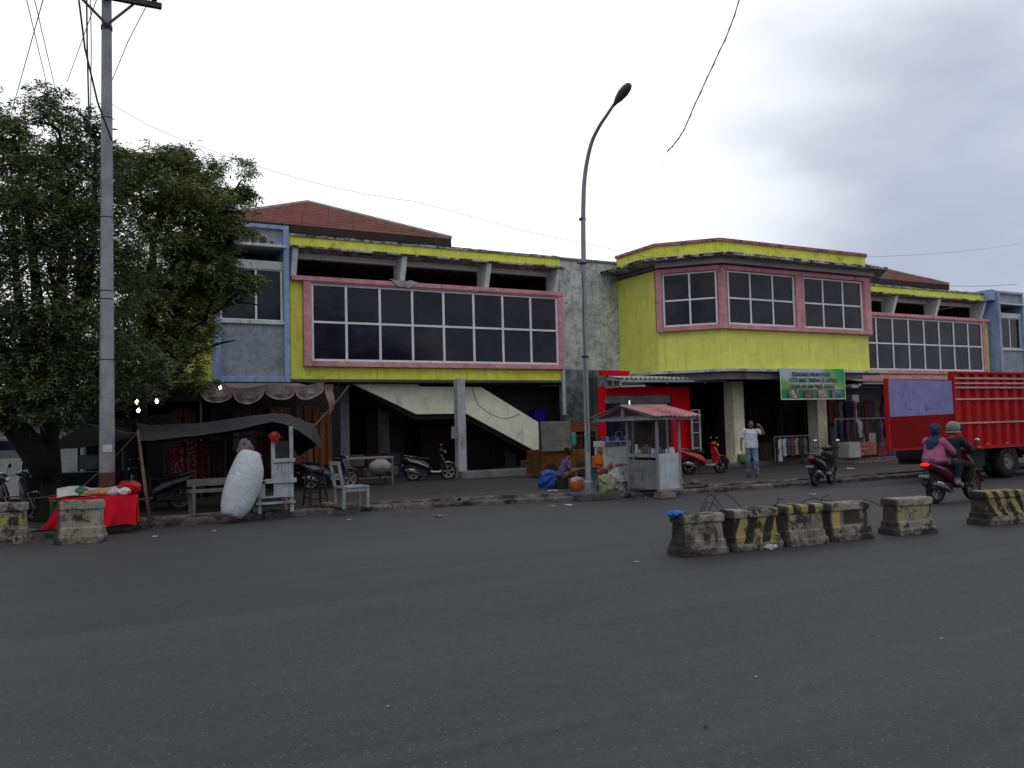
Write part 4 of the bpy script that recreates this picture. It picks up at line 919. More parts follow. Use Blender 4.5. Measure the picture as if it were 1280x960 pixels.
mb = MB(); mb.box(-1.56, 1.56, -.035, -.03, -.55, -.515); mb.box(-1.56, -1.53, -.035, -.03, -.515, .5); mb.box(1.53, 1.56, -.035, -.03, -.515, .5)
mb.build('hem', M_edge, BN)
def text(s, size, loc, m, parent, rot=(R(90), 0, 0), sx=1., bold=.0, name='lettering'):
    cu = bpy.data.curves.new('t', 'FONT'); cu.body = s; cu.size = size; cu.align_x = 'CENTER'; cu.align_y = 'CENTER'; cu.offset = bold; cu.extrude = .001
    o = bpy.data.objects.new(name, cu); COL.objects.link(o); dg = bpy.context.evaluated_depsgraph_get(); me = bpy.data.meshes.new_from_object(o.evaluated_get(dg))
    bpy.data.objects.remove(o); o = bpy.data.objects.new(name, me); COL.objects.link(o); me.materials.clear(); me.materials.append(m)
    o.location = loc; o.rotation_euler = rot; o.scale = (sx, 1, 1); o.parent = parent; return o
M_txt = mat('dark_blue_print', (.012, .014, .06), .7, .1, 5, bump=0)
text('PEDAGANG PAKAIN PASAR', .185, (-.10, -.045, .30), M_txt, BN, sx=.80, bold=.006)
text('KOTA BARU TENDAH DI LANTAI 2', .185, (.02, -.045, .10), M_txt, BN, sx=.80, bold=.006)
text('PASAR SARI SARI PASAR AREAGO', .185, (-.02, -.045, -.11), M_txt, BN, sx=.76, bold=.006)
rr = random.Random(12)
for i, (x0, cs) in enumerate(((-1.18, ((.35, .33, .35), (.05, .05, .06), (.42, .36, .38))), (-.47, ((.05, .03, .035), (.12, .07, .06), (.25, .08, .06))), (.18, ((.35, .08, .10), (.30, .28, .32), (.06, .03, .05))), (.86, ((.04, .05, .10), (.20, .20, .28), (.08, .06, .10))))):
    m, nt, b, co = base('banner_photo_%d' % i); vo = nd(nt, 'ShaderNodeTexNoise'); vo.inputs['Scale'].default_value = 9; vo.inputs['Detail'].default_value = 5
    nt.links.new(mapv(nt, co, (1, 1, .6), (i*3, 0, 0)), vo.inputs['Vector'])
    c = mixc(nt, ramp(nt, vo.outputs[0], .42, .5), cs[0], cs[1]); c = mixc(nt, ramp(nt, vo.outputs[0], .54, .6), c, cs[2]); nt.links.new(c, b.inputs['Base Color'])
    mb = MB(); mb.box(x0, x0+.42, -.05, -.045, -.49, -.22); mb.build('printed_photo', m, BN)

# ------------------------------------------------------------------ glass food cart by the lamp post
F = thing('food_cart', 'grey glass sided food cart with a red corrugated roof beside the lamp post', 'food cart', (11.72, 14.93, .1), R(4))
M_cart = mat('cart_frame', (.19, .20, .21), .6, .2, 7, .3, (.05, .05, .05), 3)
M_sheetm = mat('zinc_panel', (.44, .49, .52), .42, .22, 2.2, .35, (.14, .15, .15), 1.8, .3, .35, .35)
mb = MB(); mb.box(.02, .66, .0, .025, .10, .88); pn = mb.build('zinc_front', M_sheetm, F, bevel=.004)
mb = MB(); mb.box(.0, .02, .03, 1.0, .10, .74); mb.build('side_panel', mat('grey_side_panel', (.17, .175, .19), .7, .2, 3, .4, (.05, .05, .055), 1.6, .4), F)
mb = MB()
for (x, y) in ((0.01, .01), (.66, .01), (.01, 1.0), (.66, 1.0), (1.0, 1.98)): mb.bar((x, y, .06), (x, y, 1.72), .05)
mb.bar((0, 0, .84), (0, 1.0, .84), .04, .08); mb.bar((0, .0, 1.70), (0, 2.0, 1.70), .05, .07); mb.bar((0, 0, 1.70), (1.25, 0, 1.70), .05, .07)
mb.bar((0, -.02, .08), (.7, -.02, .08), .03, .05)
for s0, s1 in (((-.12, -.12, 1.66), (-.12, .98, 1.98)), ((-.12, 2.15, 1.66), (-.12, .98, 1.98)), ((-.12, -.12, 1.66), (-.12, 2.15, 1.66)), ((-.12, .98, 1.66), (-.12, .98, 1.98)), ((1.10, -.12, 1.66), (1.10, .98, 1.98)), ((1.10, 2.15, 1.66), (1.10, .98, 1.98)), ((-.12, -.12, 1.66), (1.10, -.12, 1.66)), ((-.12, 2.15, 1.66), (1.10, 2.15, 1.66)), ((-.12, .98, 1.98), (1.10, .98, 1.98))):
    mb.bar(s0, s1, .05, .065)
mb.build('frame', M_cart, F)
mb = MB(); nn = 60
for (ya, za, yb, zb_) in ((-.22, 1.70, .98, 1.98), (.98, 1.98, 2.2, 1.70)):
    vs = []
    for i in range(nn+1):
        x = -.2+1.42*i/nn; dz = .018*math.sin(i/nn*1.62/.15*2*math.pi); vs += [(x+.03*math.sin(i), ya, za+dz), (x, yb, zb_+dz)]
    mb.add(vs, [(2*i, 2*i+2, 2*i+3, 2*i+1) for i in range(nn)])
mb.build('roofing_sheet', mat('faded_red_roofing', (.36, .15, .15), .6, .25, 5, .35, (.16, .10, .09), 3), F, smooth=True)
m, nt, b, co = base('clear_glass'); b.inputs['Base Color'].default_value = (.8, .85, .85, 1); b.inputs['Roughness'].default_value = .05
tr = nd(nt, 'ShaderNodeBsdfTransparent'); ms = nd(nt, 'ShaderNodeMixShader'); ms.inputs[0].default_value = .12; b.inputs['Base Color'].default_value = (.05, .06, .06, 1)
nt.links.new(tr.outputs[0], ms.inputs[1]); nt.links.new(b.outputs[0], ms.inputs[2]); nt.links.new(ms.outputs[0], nt.nodes['Material Output'].inputs[0]); M_clear = m
mb = MB(); mb.add([(.04, .01, .88), (.64, .01, .88), (.64, .01, 1.66), (.04, .01, 1.66)], [(0, 1, 2, 3)]); mb.add([(.01, .04, .88), (.01, .97, .88), (.01, .97, 1.66), (.01, .04, 1.66)], [(0, 1, 2, 3)]); mb.build('pane', M_clear, F)
mb = MB(); mb.box(.03, .64, .03, .98, .80, .84); mb.box(.05, .6, .5, .52, 1.25, 1.27); mb.box(.3, .62, .6, .98, .1, 1.6); mb.build('inner_shelf', M_dim, F)
mb = MB(); mb.box(.06, .86, 1.92, 2.3, .05, 1.02); mb.box(.03, .88, 1.90, 2.3, 1.13, 1.16); mb.box(.03, .07, 1.9, 2.3, 1.02, 1.13); mb.box(.84, .88, 1.9, 2.3, 1.02, 1.13); mb.build('white_cabinet', mat('dirty_white_panel', (.38, .41, .39), .7, .12, 4, .3, (.2, .2, .18)), F, bevel=.006)
mb = MB(); mb.box(.09, .45, 1.905, 1.912, 1.03, 1.12); mb.build('cabinet_lettering_panel', mat('bluish_panel', (.10, .12, .17), .7, .5, 12), F)
gd = 'jars and packets in the glass food cart'; rr = random.Random(40)
jc = [((.30, .30, .32), 'grey'), ((.45, .45, .47), 'white'), ((.05, .12, .30), 'blue'), ((.16, .10, .06), 'brown'), ((.10, .11, .12), 'dark')]
def onroot(o, root): o.location = full(root) @ Vector(o.location)
def jar(loc, r, h, c, lab, nm='jar'):
    mb = MB(); mb.lathe([(r*.9, 0), (r, .01), (r, h*.75), (r*.7, h*.85), (r*.75, h)], 10); o = mb.build(nm, mat('goods_%s' % str(c), c, .4, .2, 9, bump=0), None, smooth=True)
    o.location = full(F) @ Vector(loc); tag(o, lab, nm, gd); return o
for i in range(6): jar((.08+.10*i, .12, .84), .038, rr.uniform(.12, .2), jc[(i*2) % 5][0], '%s jar in the front glass of the food cart' % jc[(i*2) % 5][1])
jar((.50, .10, .845), .075, .16, (.55, .55, .55), 'white tub in the front corner of the food cart', 'tub')
for i in range(7): jar((.09, .24+.11*i, .84), .040, rr.uniform(.14, .26), jc[(i+1) % 5][0], '%s jar behind the side glass of the food cart' % jc[(i+1) % 5][1])
for i in range(8): jar((.12+.10*i, 2.0, 1.16), .045, rr.uniform(.08, .13), ((.03, .10, .32), (.35, .37, .40), (.02, .06, .2))[i % 3], ('blue', 'white', 'navy')[i % 3]+' packet on the shelf above the white cabinet', 'packet')
mb = MB(); mb.tube(smooth_pts([(.5, 2.0, 1.16), (.5, 2.0, 1.36), (.68, 2.0, 1.36), (.70, 2.0, 1.16)], 4), .014, 5); o = mb.build('wire_basket', M_metal, F)
lm = MB().lathe([(.014, 0), (.014, .17)], 8); o = lm.build('small_tube_lamp', mat('lit_tube', (1, 1, 1), .5, 0, 1, emit=1.2, bump=0)); o.location = (11.728,15.900,2.020); tag(o, 'short lit white tube lamp above the ridge of the food cart', 'lamp')
mb = MB(); mb.box(-.12, .22, -.18, .18, 0, .13); mb.build('paving_block', mat('pale_block', (.16, .135, .12), .95, .2, 6, .3), None, bevel=.015, rough=.006, sub=1).location = (11.85, 14.95, .01)
tag(bpy.data.objects['paving_block'], 'pale brown block chocking the front of the food cart', 'block')

# ------------------------------------------------------------------ orange brown trader's cart under the stair end
K = thing('market_cart', 'orange brown wooden trading cart with a grey flap board near the stair foot', 'cart', (12.9, 22, .1))
a = Vector((12.970,22.000,0.950)); b_ = Vector((14.662,22.000,0.228)); t_ = Vector((12.887,22.000,1.812)); t2 = Vector((13.929,22.000,0.917)); t3 = Vector((14.719,22.000,1.778))
mb = MB(); mb.box(a.x, b_.x, 22, 23.0, b_.z, a.z); mb.build('cart_box', mat('orange_board', (.13, .052, .010), .8, .3, 3, .5, (.03, .015, .01), 1.2, .3), K, world=True, bevel=.01)
mb = MB(); mb.obox(((t_.x+t2.x)/2, 21.9, (t_.z+t2.z)/2), (t2.x-t_.x, .04, t_.z-t2.z), (R(-4), 0, 0)); mb.build('flap_board', mat('grey_flap', (.12, .12, .105), .85, .25, 3, .5, (.05, .045, .04), 1.2, .5), K, world=True)
mb = MB(); mb.box(t2.x+.02, t3.x+.3, 22.02, 23, t3.z-.3, t3.z); mb.build('top_board', mat('brown_board', (.10, .045, .02), .85, .3, 4, .3), K, world=True)
mb = MB(); mb.box(t2.x+.0, t2.x+.05, 22, 22.06, a.z, t3.z-.3); mb.box(t3.x+.2, t3.x+.25, 22, 22.06, a.z, t3.z-.3); mb.box(t2.x, t3.x+.3, 22.9, 22.96, a.z, t3.z); mb.box(t2.x+.05, t3.x+.2, 22.1, 22.9, a.z+.38, a.z+.41); mb.build('post', M_wood, K, world=True)
mb = MB(); rr = random.Random(6)
for i in range(6): mb.ell((t2.x+.2+i*.12, 22.15+rr.uniform(0, .2), a.z+.45), (.07, .07, .06), 8)
mb.build('goods', mat('red_goods', (.18, .035, .02), .7, .5, 9), K, world=True, smooth=True)
for wx in (a.x+.25, b_.x-.3):
    mb = MB(); mb.lathe([(.15, -.02), (.22, -.03), (.24, 0), (.22, .03), (.15, .02)], 20, (wx, 21.93, .34), 'Y'); wh = mb.build('wheel', M_tyre, K, world=True, smooth=True)
    mb = MB(); mb.lathe([(.02, -.03), (.03, -.01), (.15, -.012), (.16, .01)], 16, (wx, 21.93, .34), 'Y'); mb.build('rim', M_metal, wh, world=True)
crumple(tuple(Vector((13.989,21.850,1.255))), (.10, .05, .22), mat('teal_cloth', (.05, .20, .17), .9, .2, 9), 'hanging_cloth', 'teal cloth hanging at the side of the orange brown cart', 'cloth', 7, 9, .5)

# ------------------------------------------------------------------ scalloped pink awning, dark tarpaulin stall, white stand
m, nt, b, co = base('awning_cloth'); sep = nd(nt, 'ShaderNodeSeparateXYZ'); nt.links.new(co, sep.inputs[0])
c = mixc(nt, ramp(nt, noisen(nt, co, 4, 6, .7), .35, .7), (.12, .085, .08), (.21, .16, .15)); nt.links.new(c, b.inputs['Base Color']); b.inputs['Roughness'].default_value = .9; M_awn = m
AWN = thing('scalloped_awning', 'faded pink cloth awning with scalloped pale edging below the blue tower', 'awning', (4.8, 22, 2.8))
fa, fb = Vector((3.27, 22.0, 2.84)), Vector((6.37, 22.0, 2.93)); N = 60
def fr_(u): return fa.lerp(fb, u)+Vector((0, .05*math.sin(u*9), .04*math.sin(u*14)-.05*math.sin(math.pi*u)*.4))
mb = MB(); mb.sheet(lambda u, v: fr_(u).lerp(Vector((3.4+2.9*u, 24.3, 3.08)), v)-Vector((0, 0, .07*math.sin(math.pi*v))), N, 8); mb.build('roof_sheet', M_awn, AWN, world=True, smooth=True)
def scal(u): 
    t = (u*4) % 1; return .10+.32*math.sqrt(max(0, 1-(2*t-1)**2))*(1-.25*u)
mb = MB(); mb.sheet(lambda u, v: fr_(u)+Vector((0, -.02-.03*math.sin(u*60)*v, -scal(u)*v)), 120, 5); mb.build('scalloped_valance_sheet', M_awn, AWN, world=True, smooth=True)
mb = MB(); mb.sheet(lambda u, v: fr_(u)+Vector((0, -.035-.03*math.sin(u*60), -scal(u)+.035*(1-v)-.02)), 120, 2); mb.build('edging_sheet', mat('pale_fringe', (.34, .31, .30), .9, .3, 25), AWN, world=True)
mb = MB()
for k in range(4):
    for j in range(9):
        u = (k+.5)/4; cpt = fr_(u)+Vector((0, -.05, -.30*(1-.25*u))); a_ = math.pi*(j+.5)/9; q = cpt+Vector((math.cos(a_)*.20, 0, math.sin(a_)*.18)); mb.bar(cpt, q, .012, .004, upv=(0, 1, 0))
mb.build('fan_stitching', mat('pale_fringe', ()), AWN, world=True)
mb = MB(); mb.sheet(lambda u, v: fb+Vector((.06*u+.12*v, -.05+.08*math.sin(v*7), -.80*v*(1-.15*u)-.02)).lerp(Vector((0, 0, 0)), 0)+Vector((.22*u*(1-v*.6), .1*u, 0)), 6, 10); mb.build('hanging_corner_sheet', mat('pink_brown_cloth', (.20, .13, .12), .9, .3, 6, .2), AWN, world=True, smooth=True)
mb = MB(); mb.bar(fa, fa+Vector((0, 2.2, .2)), .03); mb.bar(fb, fb+Vector((0, 2.2, .2)), .03); mb.bar((3.3, 22.1, .1), (3.3, 22.1, 2.8), .05); mb.build('frame', M_wood, AWN, world=True)
tag(MB().tube(sag((5.330,20.000,1.610), (7.838,24.500,3.026), .05), .022, 6).build('guy_rope', mat('old_rope', (.08, .07, .07), .9, .2, 9)), 'thick grey rope stretched from the tarpaulin up to the soffit', 'rope')

M_dw0 = mat('dark_pole_wood', (.03, .025, .022), .9, .3, 7)
TP = thing('tarpaulin_stall', 'low dark grey tarpaulin sheet stretched over the stall on the pavement', 'stall', (3.3, 18, .1))
topE = [Vector(p) for p in ((1.544,18.600,1.921), (1.991,18.600,1.880), (2.604,18.600,1.884), (3.401,18.600,1.986), (4.252,18.600,2.092), (4.543,18.600,2.054), (4.829,18.500,1.959), (5.082,18.400,1.831), (5.167,18.100,1.445))]
botE = [Vector(p) for p in ((1.526,17.400,1.569), (1.932,17.400,1.587), (2.508,17.400,1.633), (3.333,17.400,1.753), (3.975,17.400,1.883), (4.247,17.400,1.813), (4.506,17.400,1.677), (4.762,17.500,1.507), (5.045,17.800,1.314))]
def along(L_, u):
    s = u*(len(L_)-1); i = min(int(s), len(L_)-2); return L_[i].lerp(L_[i+1], s-i)
mb = MB(); mb.sheet(lambda u, v: along(topE, u).lerp(along(botE, u), v)+Vector((0, 0, -.05*math.sin(math.pi*v)+.012*noise.noise(Vector((u*22, v*3, 0)))+.02*noise.noise(Vector((u*7, v*2, 4))))), 80, 10)
mb.build('tarpaulin_sheet', mat('black_tarp', (.024, .021, .023), .75, .3, 5, .2, (.08, .075, .07), 2, bump=.3), TP, world=True, smooth=True)
mb = MB(); mb.sheet(lambda u, v: along(topE, u).lerp(along(topE, u)+Vector((0, 2.0, -.35)), v), 40, 5); mb.build('tarpaulin_back_sheet', mat('black_tarp', ()), TP, world=True, smooth=True)
mb = MB(); mb.sheet(lambda u, v: along(botE, .46+u*.34)+Vector((0, .06, -.01)).lerp(Vector((0, .9, -.06)), v), 20, 4); mb.build('blue_lining_sheet', mat('blue_lining', (.015, .025, .08), .8, .3, 5), TP, world=True)
mb = MB(); mb.bar((4.35, 18.5, .1), (4.35, 18.5, 2.0), .06); mb.build('support_pole', M_dw0, TP, world=True)
mb = MB(); mb.tube([Vector((1.586,16.481,0.120)), Vector((1.463,17.300,1.764))], [.035, .028], 8); BP_ = mb.build('bamboo_pole', mat('bamboo', (.095, .065, .045), .7, .3, 7, .3), None, smooth=True); tag(BP_, 'thin brown bamboo pole leaning to prop up the tarpaulin', 'pole')
mb = MB(); rr = random.Random(2)
for a_, b_ in (((1.463,17.300,1.734), (0.523,17.000,0.776)), ((0.523,17.000,0.776), (-0.353,16.500,0.648)), ((1.043,17.500,1.821), (1.463,17.300,1.719))): mb.tube(sag(a_, b_, .04), .009, 5)
tag(mb.build('guy_rope', mat('old_rope', ())), 'thin ropes tied from the bamboo pole past the utility pole', 'rope')

WS = thing('wooden_stand', 'pale whitewashed wooden stand with slats and shelves beside the white sack', 'stand', (3.9, 16.7, .1))
M_ww = mat('whitewashed_wood', (.30, .34, .36), .8, .2, 6, .4, (.10, .10, .10), 2.5, .4, .2)
Y = 16.7
def PYx(p): return Vector(p)
pL, pR = Vector((3.819,16.700,1.516)), Vector((4.169,16.700,1.771)); gz = .12
mb = MB(); mb.box(pL.x-.035, pL.x+.035, Y, Y+.05, gz+.55, pL.z); mb.box(pR.x-.035, pR.x+.035, Y, Y+.05, gz, pR.z); mb.box(Vector((3.555,16.700,0.152)).x-.03, Vector((3.555,16.700,0.152)).x+.03, Y, Y+.05, gz, .70)
for x in (pL.x-.25, pR.x): mb.box(x-.03, x+.03, Y+.5, Y+.55, gz, .8)
mb.build('post', M_ww, WS, world=True, bevel=.004)
for (xa, xb, yy, h) in ((341, 368, 578, .075), (331, 369.5, 605, .085), (320, 368, 634, .045), (324, 366, 626, .03)):
    q0 = Vector((3.868,16.700,1.083)); sc_ = (pR.x-pL.x)/22.5
    x0 = pL.x+(xa-341.5)*sc_; x1 = pL.x+(xb-341.5)*sc_; zc = pR.z-(yy-533)*sc_*.93; mb = MB(); mb.box(x0, x1, Y-.035, Y-.002, zc-h/2, zc+h/2)
    if yy > 600: mb.box(x0, x1, Y-.001, Y+.5, zc-.02, zc)
    mb.build('shelf_board', M_ww, WS, world=True)
mb = MB(); zt_, zb_ = pR.z-(582-533)*sc_*.93, pR.z-(603-533)*sc_*.93
for i in range(6):
    x0 = pL.x-.0+(pR.x-pL.x)*i/5.6; mb.box(x0-.028, x0+.028, Y+.002, Y+.02, zb_, zt_)
z2, z3 = pR.z-(608-533)*sc_*.93, pR.z-(626-533)*sc_*.93; mb.box(pL.x+.0, pR.x-.04, Y+.003, Y+.02, z3, z2); mb.box(pL.x-.30, pL.x-.16, Y+.004, Y+.03, z3, z2)
mb.build('slat_panel', M_ww, WS, world=True)
mb = MB(); mb.box(pL.x+.04, pR.x-.04, Y+.1, Y+.12, zt_, pL.z-.02); mb.build('dark_mesh_back', mat('dim_mesh', (.045, .04, .045), .9, .5, 20), WS, world=True)
crumple(tuple(Vector((3.820,16.600,1.578))), (.085, .07, .10), mat('red_plastic', (.28, .008, .012), .35, .3, 8, bump=.3), 'red_bag', 'small red plastic bag hanging at the top of the white stand', 'bag', 3, 9, .6)
crumple(tuple(Vector((4.034,16.600,0.295))), (.07, .05, .03), mat('rust_orange', (.20, .05, .02), .7, .3, 8), 'fruit_peel', 'small orange brown scrap lying on the lower shelf of the stand', 'scrap', 4, 9, .6)
# leaning woven sack
mb = MB(); secs = []
for i in range(91):
    t = i/90; r = .335*(max(.0, math.sin(math.pi*min(1, max(0, t*.95+.02))))**.25)*(.88+.12*math.sin(math.pi*t*.9)); secs.append((r, 1.26*t))
mb.lathe(secs, 84)
mb.v = [tuple(Vector(v)+Vector((v[0], v[1], 0))*(.07*noise.noise(Vector((v[0]*1.6+3, v[1]*1.6, v[2]*1.4)))*1.6-.05*max(0, .22-abs(noise.noise(Vector((v[0]*2.2, v[1]*2.2, v[2]*8+v[0]*5)))))-.05*max(0, .2-abs(noise.noise(Vector((v[0]*2+9, v[1]*2, v[2]*9)))))+.10*noise.noise(Vector((v[0]*2, v[1]*2, v[2]*1.5))))+Vector((.05*math.sin(v[2]*3), 0, .012*noise.noise(Vector(v)*12)))) for v in mb.v]
M_sack = mat('woven_sack', (.42, .45, .48), .75, .10, 16, .3, (.22, .23, .24), 2.5, bump=.5)
sk = thing('sack', 'big stuffed white woven sack leaning against the pale wooden stand', 'sack', (2.98, 16.45, .10), R(15)); sk.rotation_euler = (R(-8), R(24), R(10)); sk.location = (2.95, 16.45, .13)
mb.build('sack_body', M_sack, sk, smooth=True)
mb = MB(); mb.ell((.05, 0, 1.26), (.13, .11, .05), 14); mb.v = [tuple(Vector(v)+noise.noise_vector(Vector(v)*14)*.03) for v in mb.v]; mb.build('tied_mouth', M_sack, sk, smooth=False)
sk2 = crumple(tuple(Vector((3.398,17.200,1.342))), (.15, .13, .20), mat('grey_sack', (.13, .12, .125), .9, .2, 8, .2), 'sack', 'small grey bundle standing behind the top of the big white sack', 'bundle', 8, 7, .4)
# hanging batik and cloths
def cloth_mat(name, a, b_, sc=22, c3=None):
    m, nt, b, co = base(name); vo = nd(nt, 'ShaderNodeTexVoronoi'); vo.inputs['Scale'].default_value = sc; nt.links.new(mapv(nt, co, (1, 1, .8)), vo.inputs['Vector'])
    c = mixc(nt, ramp(nt, vo.outputs['Distance'], .25, .42), b_, a); c = mixc(nt, ramp(nt, noisen(nt, co, sc*.8, 4, .7), .52, .62), c, c3 or a); nt.links.new(c, b.inputs['Base Color']); b.inputs['Roughness'].default_value = .9; return m
CL = [cloth_mat('batik_maroon', (.16, .018, .032), (.50, .38, .38)), cloth_mat('batik_rust', (.07, .022, .010), (.10, .05, .03), 14), cloth_mat('batik_dark', (.03, .014, .018), (.09, .05, .06), 18), cloth_mat('cloth_orange', (.10, .032, .012), (.13, .055, .025), 9), cloth_mat('batik_red', (.09, .016, .016), (.15, .09, .08), 30)]
def hang(x, y, z1, wd, ln, m, seed, label, group):
    rr = random.Random(seed); mb = MB(); ph = rr.uniform(0, 6)
    mb.sheet(lambda u, v: (x+wd*(u-.5)*(1+.12*v), y+.05*math.sin(u*13+ph)*(.3+v)+.02*math.sin(u*31), z1-ln*v-.03*math.sin(u*5+ph)*v), 28, 10)
    o = mb.build('hanging_cloth', m, None, smooth=True); tag(o, label, 'cloth', group); return o
g_ = 'cloths hung for sale in the dim stalls at the left'
for i, (px, z, w_, l_, k, lab) in enumerate(((2.42, 1.50, .28, .85, 0, 'maroon and white batik cloth, leftmost of the bright hanging row'), (2.72, 1.55, .26, 1.0, 0, 'maroon and white batik cloth second in the hanging row'), (3.0, 1.52, .24, .98, 4, 'red batik cloth hanging third in the row'), (3.28, 1.5, .22, .98, 2, 'dark purple cloth behind the white sack'), (4.35, 1.6, .35, .8, 4, 'red patterned cloth seen between the white posts of the stand'), (4.75, 1.55, .3, .8, 2, 'dark patterned cloth right of the white stand'))):
    hang(px, 19.6+.05*i, z, w_, l_, CL[k], i, lab, g_)
mb = MB(); mb.bar((2.2, 19.7, 1.57), (5.3, 19.7, 1.62), .03); mb.bar((2.2, 19.7, .1), (2.2, 19.7, 1.57), .03); mb.bar((3.42, 19.5, .1), (3.42, 19.5, 1.57), .025); mb.bar((1.9, 19.6, .5), (3.0, 19.6, .52), .03); mb.bar((1.9, 19.6, .1), (1.9, 19.6, .8), .03)
tag(mb.build('clothes_rail', mat('dull_rail', (.09, .085, .09), .7, .2, 6)), 'thin metal clothes rail carrying the batik under the tarpaulin', 'clothes rail')
for i, (px, y, z, w_, l_, k, lab) in enumerate(((5.35, 22.6, 2.35, .5, 1.5, 3, 'plain rust orange cloth hanging at the left under the pink awning'), (5.95, 22.7, 1.75, .55, .9, 4, 'red patterned cloth hung low beside the orange curtain'), (6.55, 22.8, 2.2, .45, 1.5, 3, 'long orange curtain at the right end of the cloth stall'), (6.25, 23.2, 2.4, .6, 1.9, 1, 'rust brown batik behind the orange curtain'), (4.6, 23, 2.4, .7, 1.2, 2, 'dark cloth in the depth of the awning stall'), (3.0, 22.9, 2.35, .6, .9, 1, 'brown batik hanging left of the pink awning'), (2.5, 22.8, 2.2, .6, .9, 3, 'dim orange cloth right of the bulbs'))):
    hang(px, y, z, w_, l_, CL[k], 20+i, lab, g_)
# dark stall rooms behind the cloths
mb = MB(); mb.box(.9, 7.6, 24.6, 24.7, .1, 3.0); mb.box(.9, 3.6, 21.8, 24.6, 2.86, 2.95); mb.box(3.6, 3.7, 22.5, 24.6, .1, 2.85); mb.box(.8, .9, 21.9, 24.7, .1, 2.85)
SR = thing('stall_room', 'dark boarded stall rooms behind the hanging cloths', 'stall', (3, 23, .1)); mb.build('boarding', mat('stall_boarding', (.016, .013, .012), .9, .4, 5), SR, world=True)
mb = MB(); mb.box(1.0, 3.4, 22.0, 22.1, 2.5, 2.85); mb.build('canopy_edge', mat('dim_canvas', (.02, .017, .018), .9, .3, 5), SR, world=True)
for i, (p, lab) in enumerate((((1.619,19.300,2.382), 'upper left one of the three bare bulbs at the left stall'), ((2.005,19.300,2.396), 'right one of the three bare bulbs at the left stall'), ((1.649,19.300,2.207), 'lower left one of the three bare bulbs at the left stall'), ((3.725,21.900,2.829), 'lone bare bulb under the pink scalloped awning'))):
    t = thing('light_bulb', lab, 'light bulb', p, 0, 'bare lit bulbs in the cloth stalls')
    MB().lathe([(.0, -.055), (.022, -.048), (.036, -.024), (.034, .0), (.02, .03), (.018, .045)], 12).build('glass_bulb', mat('lit_bulb', (1, .97, .95), .4, 0, 1, emit=7, bump=0), t, smooth=True)
    mb = MB(); mb.lathe([(.024, .045), (.024, .10), (.005, .11)], 10); mb.tube([(0, 0, .1), (0, .02, .8)], .005, 4); mb.build('socket', M_black, t)

# ------------------------------------------------------------------ furniture on the pavement
M_pale = mat('pale_paint_wood', (.22, .24, .24), .8, .2, 7, .4, (.08, .08, .075), 3, .3)
CH = thing('wooden_chair', 'pale painted wooden chair facing right at the pavement edge', 'chair', (5.35, 16.45, .12), R(6))
def leg(a, b_, w_, par, m): MB().bar(a, b_, w_).build('leg', m, par, bevel=.004)
leg((-.25, -.02, 0), (-.24, -.02, .40), .055, CH, M_pale); leg((-.25, .38, 0), (-.24, .38, .40), .055, CH, M_pale); leg((.27, -.02, 0), (.27, -.02, .40), .055, CH, M_pale); leg((.27, .38, 0), (.27, .38, .40), .055, CH, M_pale)
MB().box(-.28, .30, -.05, .41, .40, .44).build('seat', M_pale, CH, bevel=.005)
mb = MB(); mb.bar((-.26, -.02, .44), (-.34, -.02, .88), .055); mb.bar((-.26, .38, .44), (-.34, .38, .88), .055); mb.bar((-.34, -.05, .90), (-.34, .41, .90), .05, .07); mb.bar((-.30, -.0, .66), (-.30, .36, .66), .03, .07); mb.build('backrest', M_pale, CH)
mb = MB(); mb.bar((-.25, -.02, .36), (.27, -.02, .36), .03, .06); mb.bar((-.25, .38, .36), (.27, .38, .36), .03, .06); mb.build('seat_rail', M_pale, CH)
BE = thing('wooden_bench', 'grey wooden bench with a low back left of the big white sack', 'bench', (2.75, 17.35, .12), R(3))
M_gb = mat('grey_bench_wood', (.14, .135, .13), .85, .25, 6, .4)
leg((-.30, 0, 0), (-.30, 0, .62), .06, BE, M_gb); leg((-.30, .35, 0), (-.30, .35, .45), .06, BE, M_gb); leg((.55, 0, 0), (.55, 0, .45), .06, BE, M_gb); leg((.55, .35, 0), (.55, .35, .62), .06, BE, M_gb)
MB().box(-.36, .6, -.04, .4, .42, .47).build('seat', M_gb, BE); mb = MB(); mb.bar((-.35, .38, .60), (.6, .38, .60), .03, .14); mb.build('backrest', M_gb, BE)
SO = thing('wooden_stool', 'tall dark wooden stool in front of the parked blue grey motorbike', 'stool', (4.85, 17.5, .12), R(10))
M_dw = mat('dark_wood', (.022, .018, .018), .8, .3, 7)
for a, b_ in (((-.2, -.17), (-.13, -.1)), ((.2, -.17), (.13, -.1)), ((-.2, .17), (-.13, .1)), ((.2, .17), (.13, .1))): leg((*a, 0), (*b_, .72), .035, SO, M_dw)
MB().box(-.17, .17, -.14, .14, .72, .76).build('seat', M_dw, SO, bevel=.005)
mb = MB(); mb.bar((-.19, -.16, .16), (.19, -.16, .16), .025); mb.bar((-.18, .15, .28), (.18, .15, .28), .025); mb.bar((-.19, -.16, .2), (-.19, .16, .2), .025); mb.build('stretcher', M_dw, SO)
RL = thing('market_table', 'long bare table frame with a pale top rail left of the stairs', 'table', (7.6, 23.3, .1))
a = Vector((7.144,23.300,0.918)); b_ = Vector((8.754,23.300,0.947)); mb = MB(); mb.box(a.x, b_.x, 23.3, 23.9, a.z-.05, a.z); mb.build('tabletop', mat('pale_rail', (.20, .20, .21), .7, .2, 6, .3), RL, world=True)
for x, y in ((b_.x-.05, 23.3), (a.x+.05, 23.3), (b_.x-.05, 23.85), (a.x+.05, 23.85)): MB().bar((x, y, .1), (x, y, a.z-.05), .06).build('leg', mat('grey_leg', (.11, .11, .12), .7, .2, 6), RL, world=True)
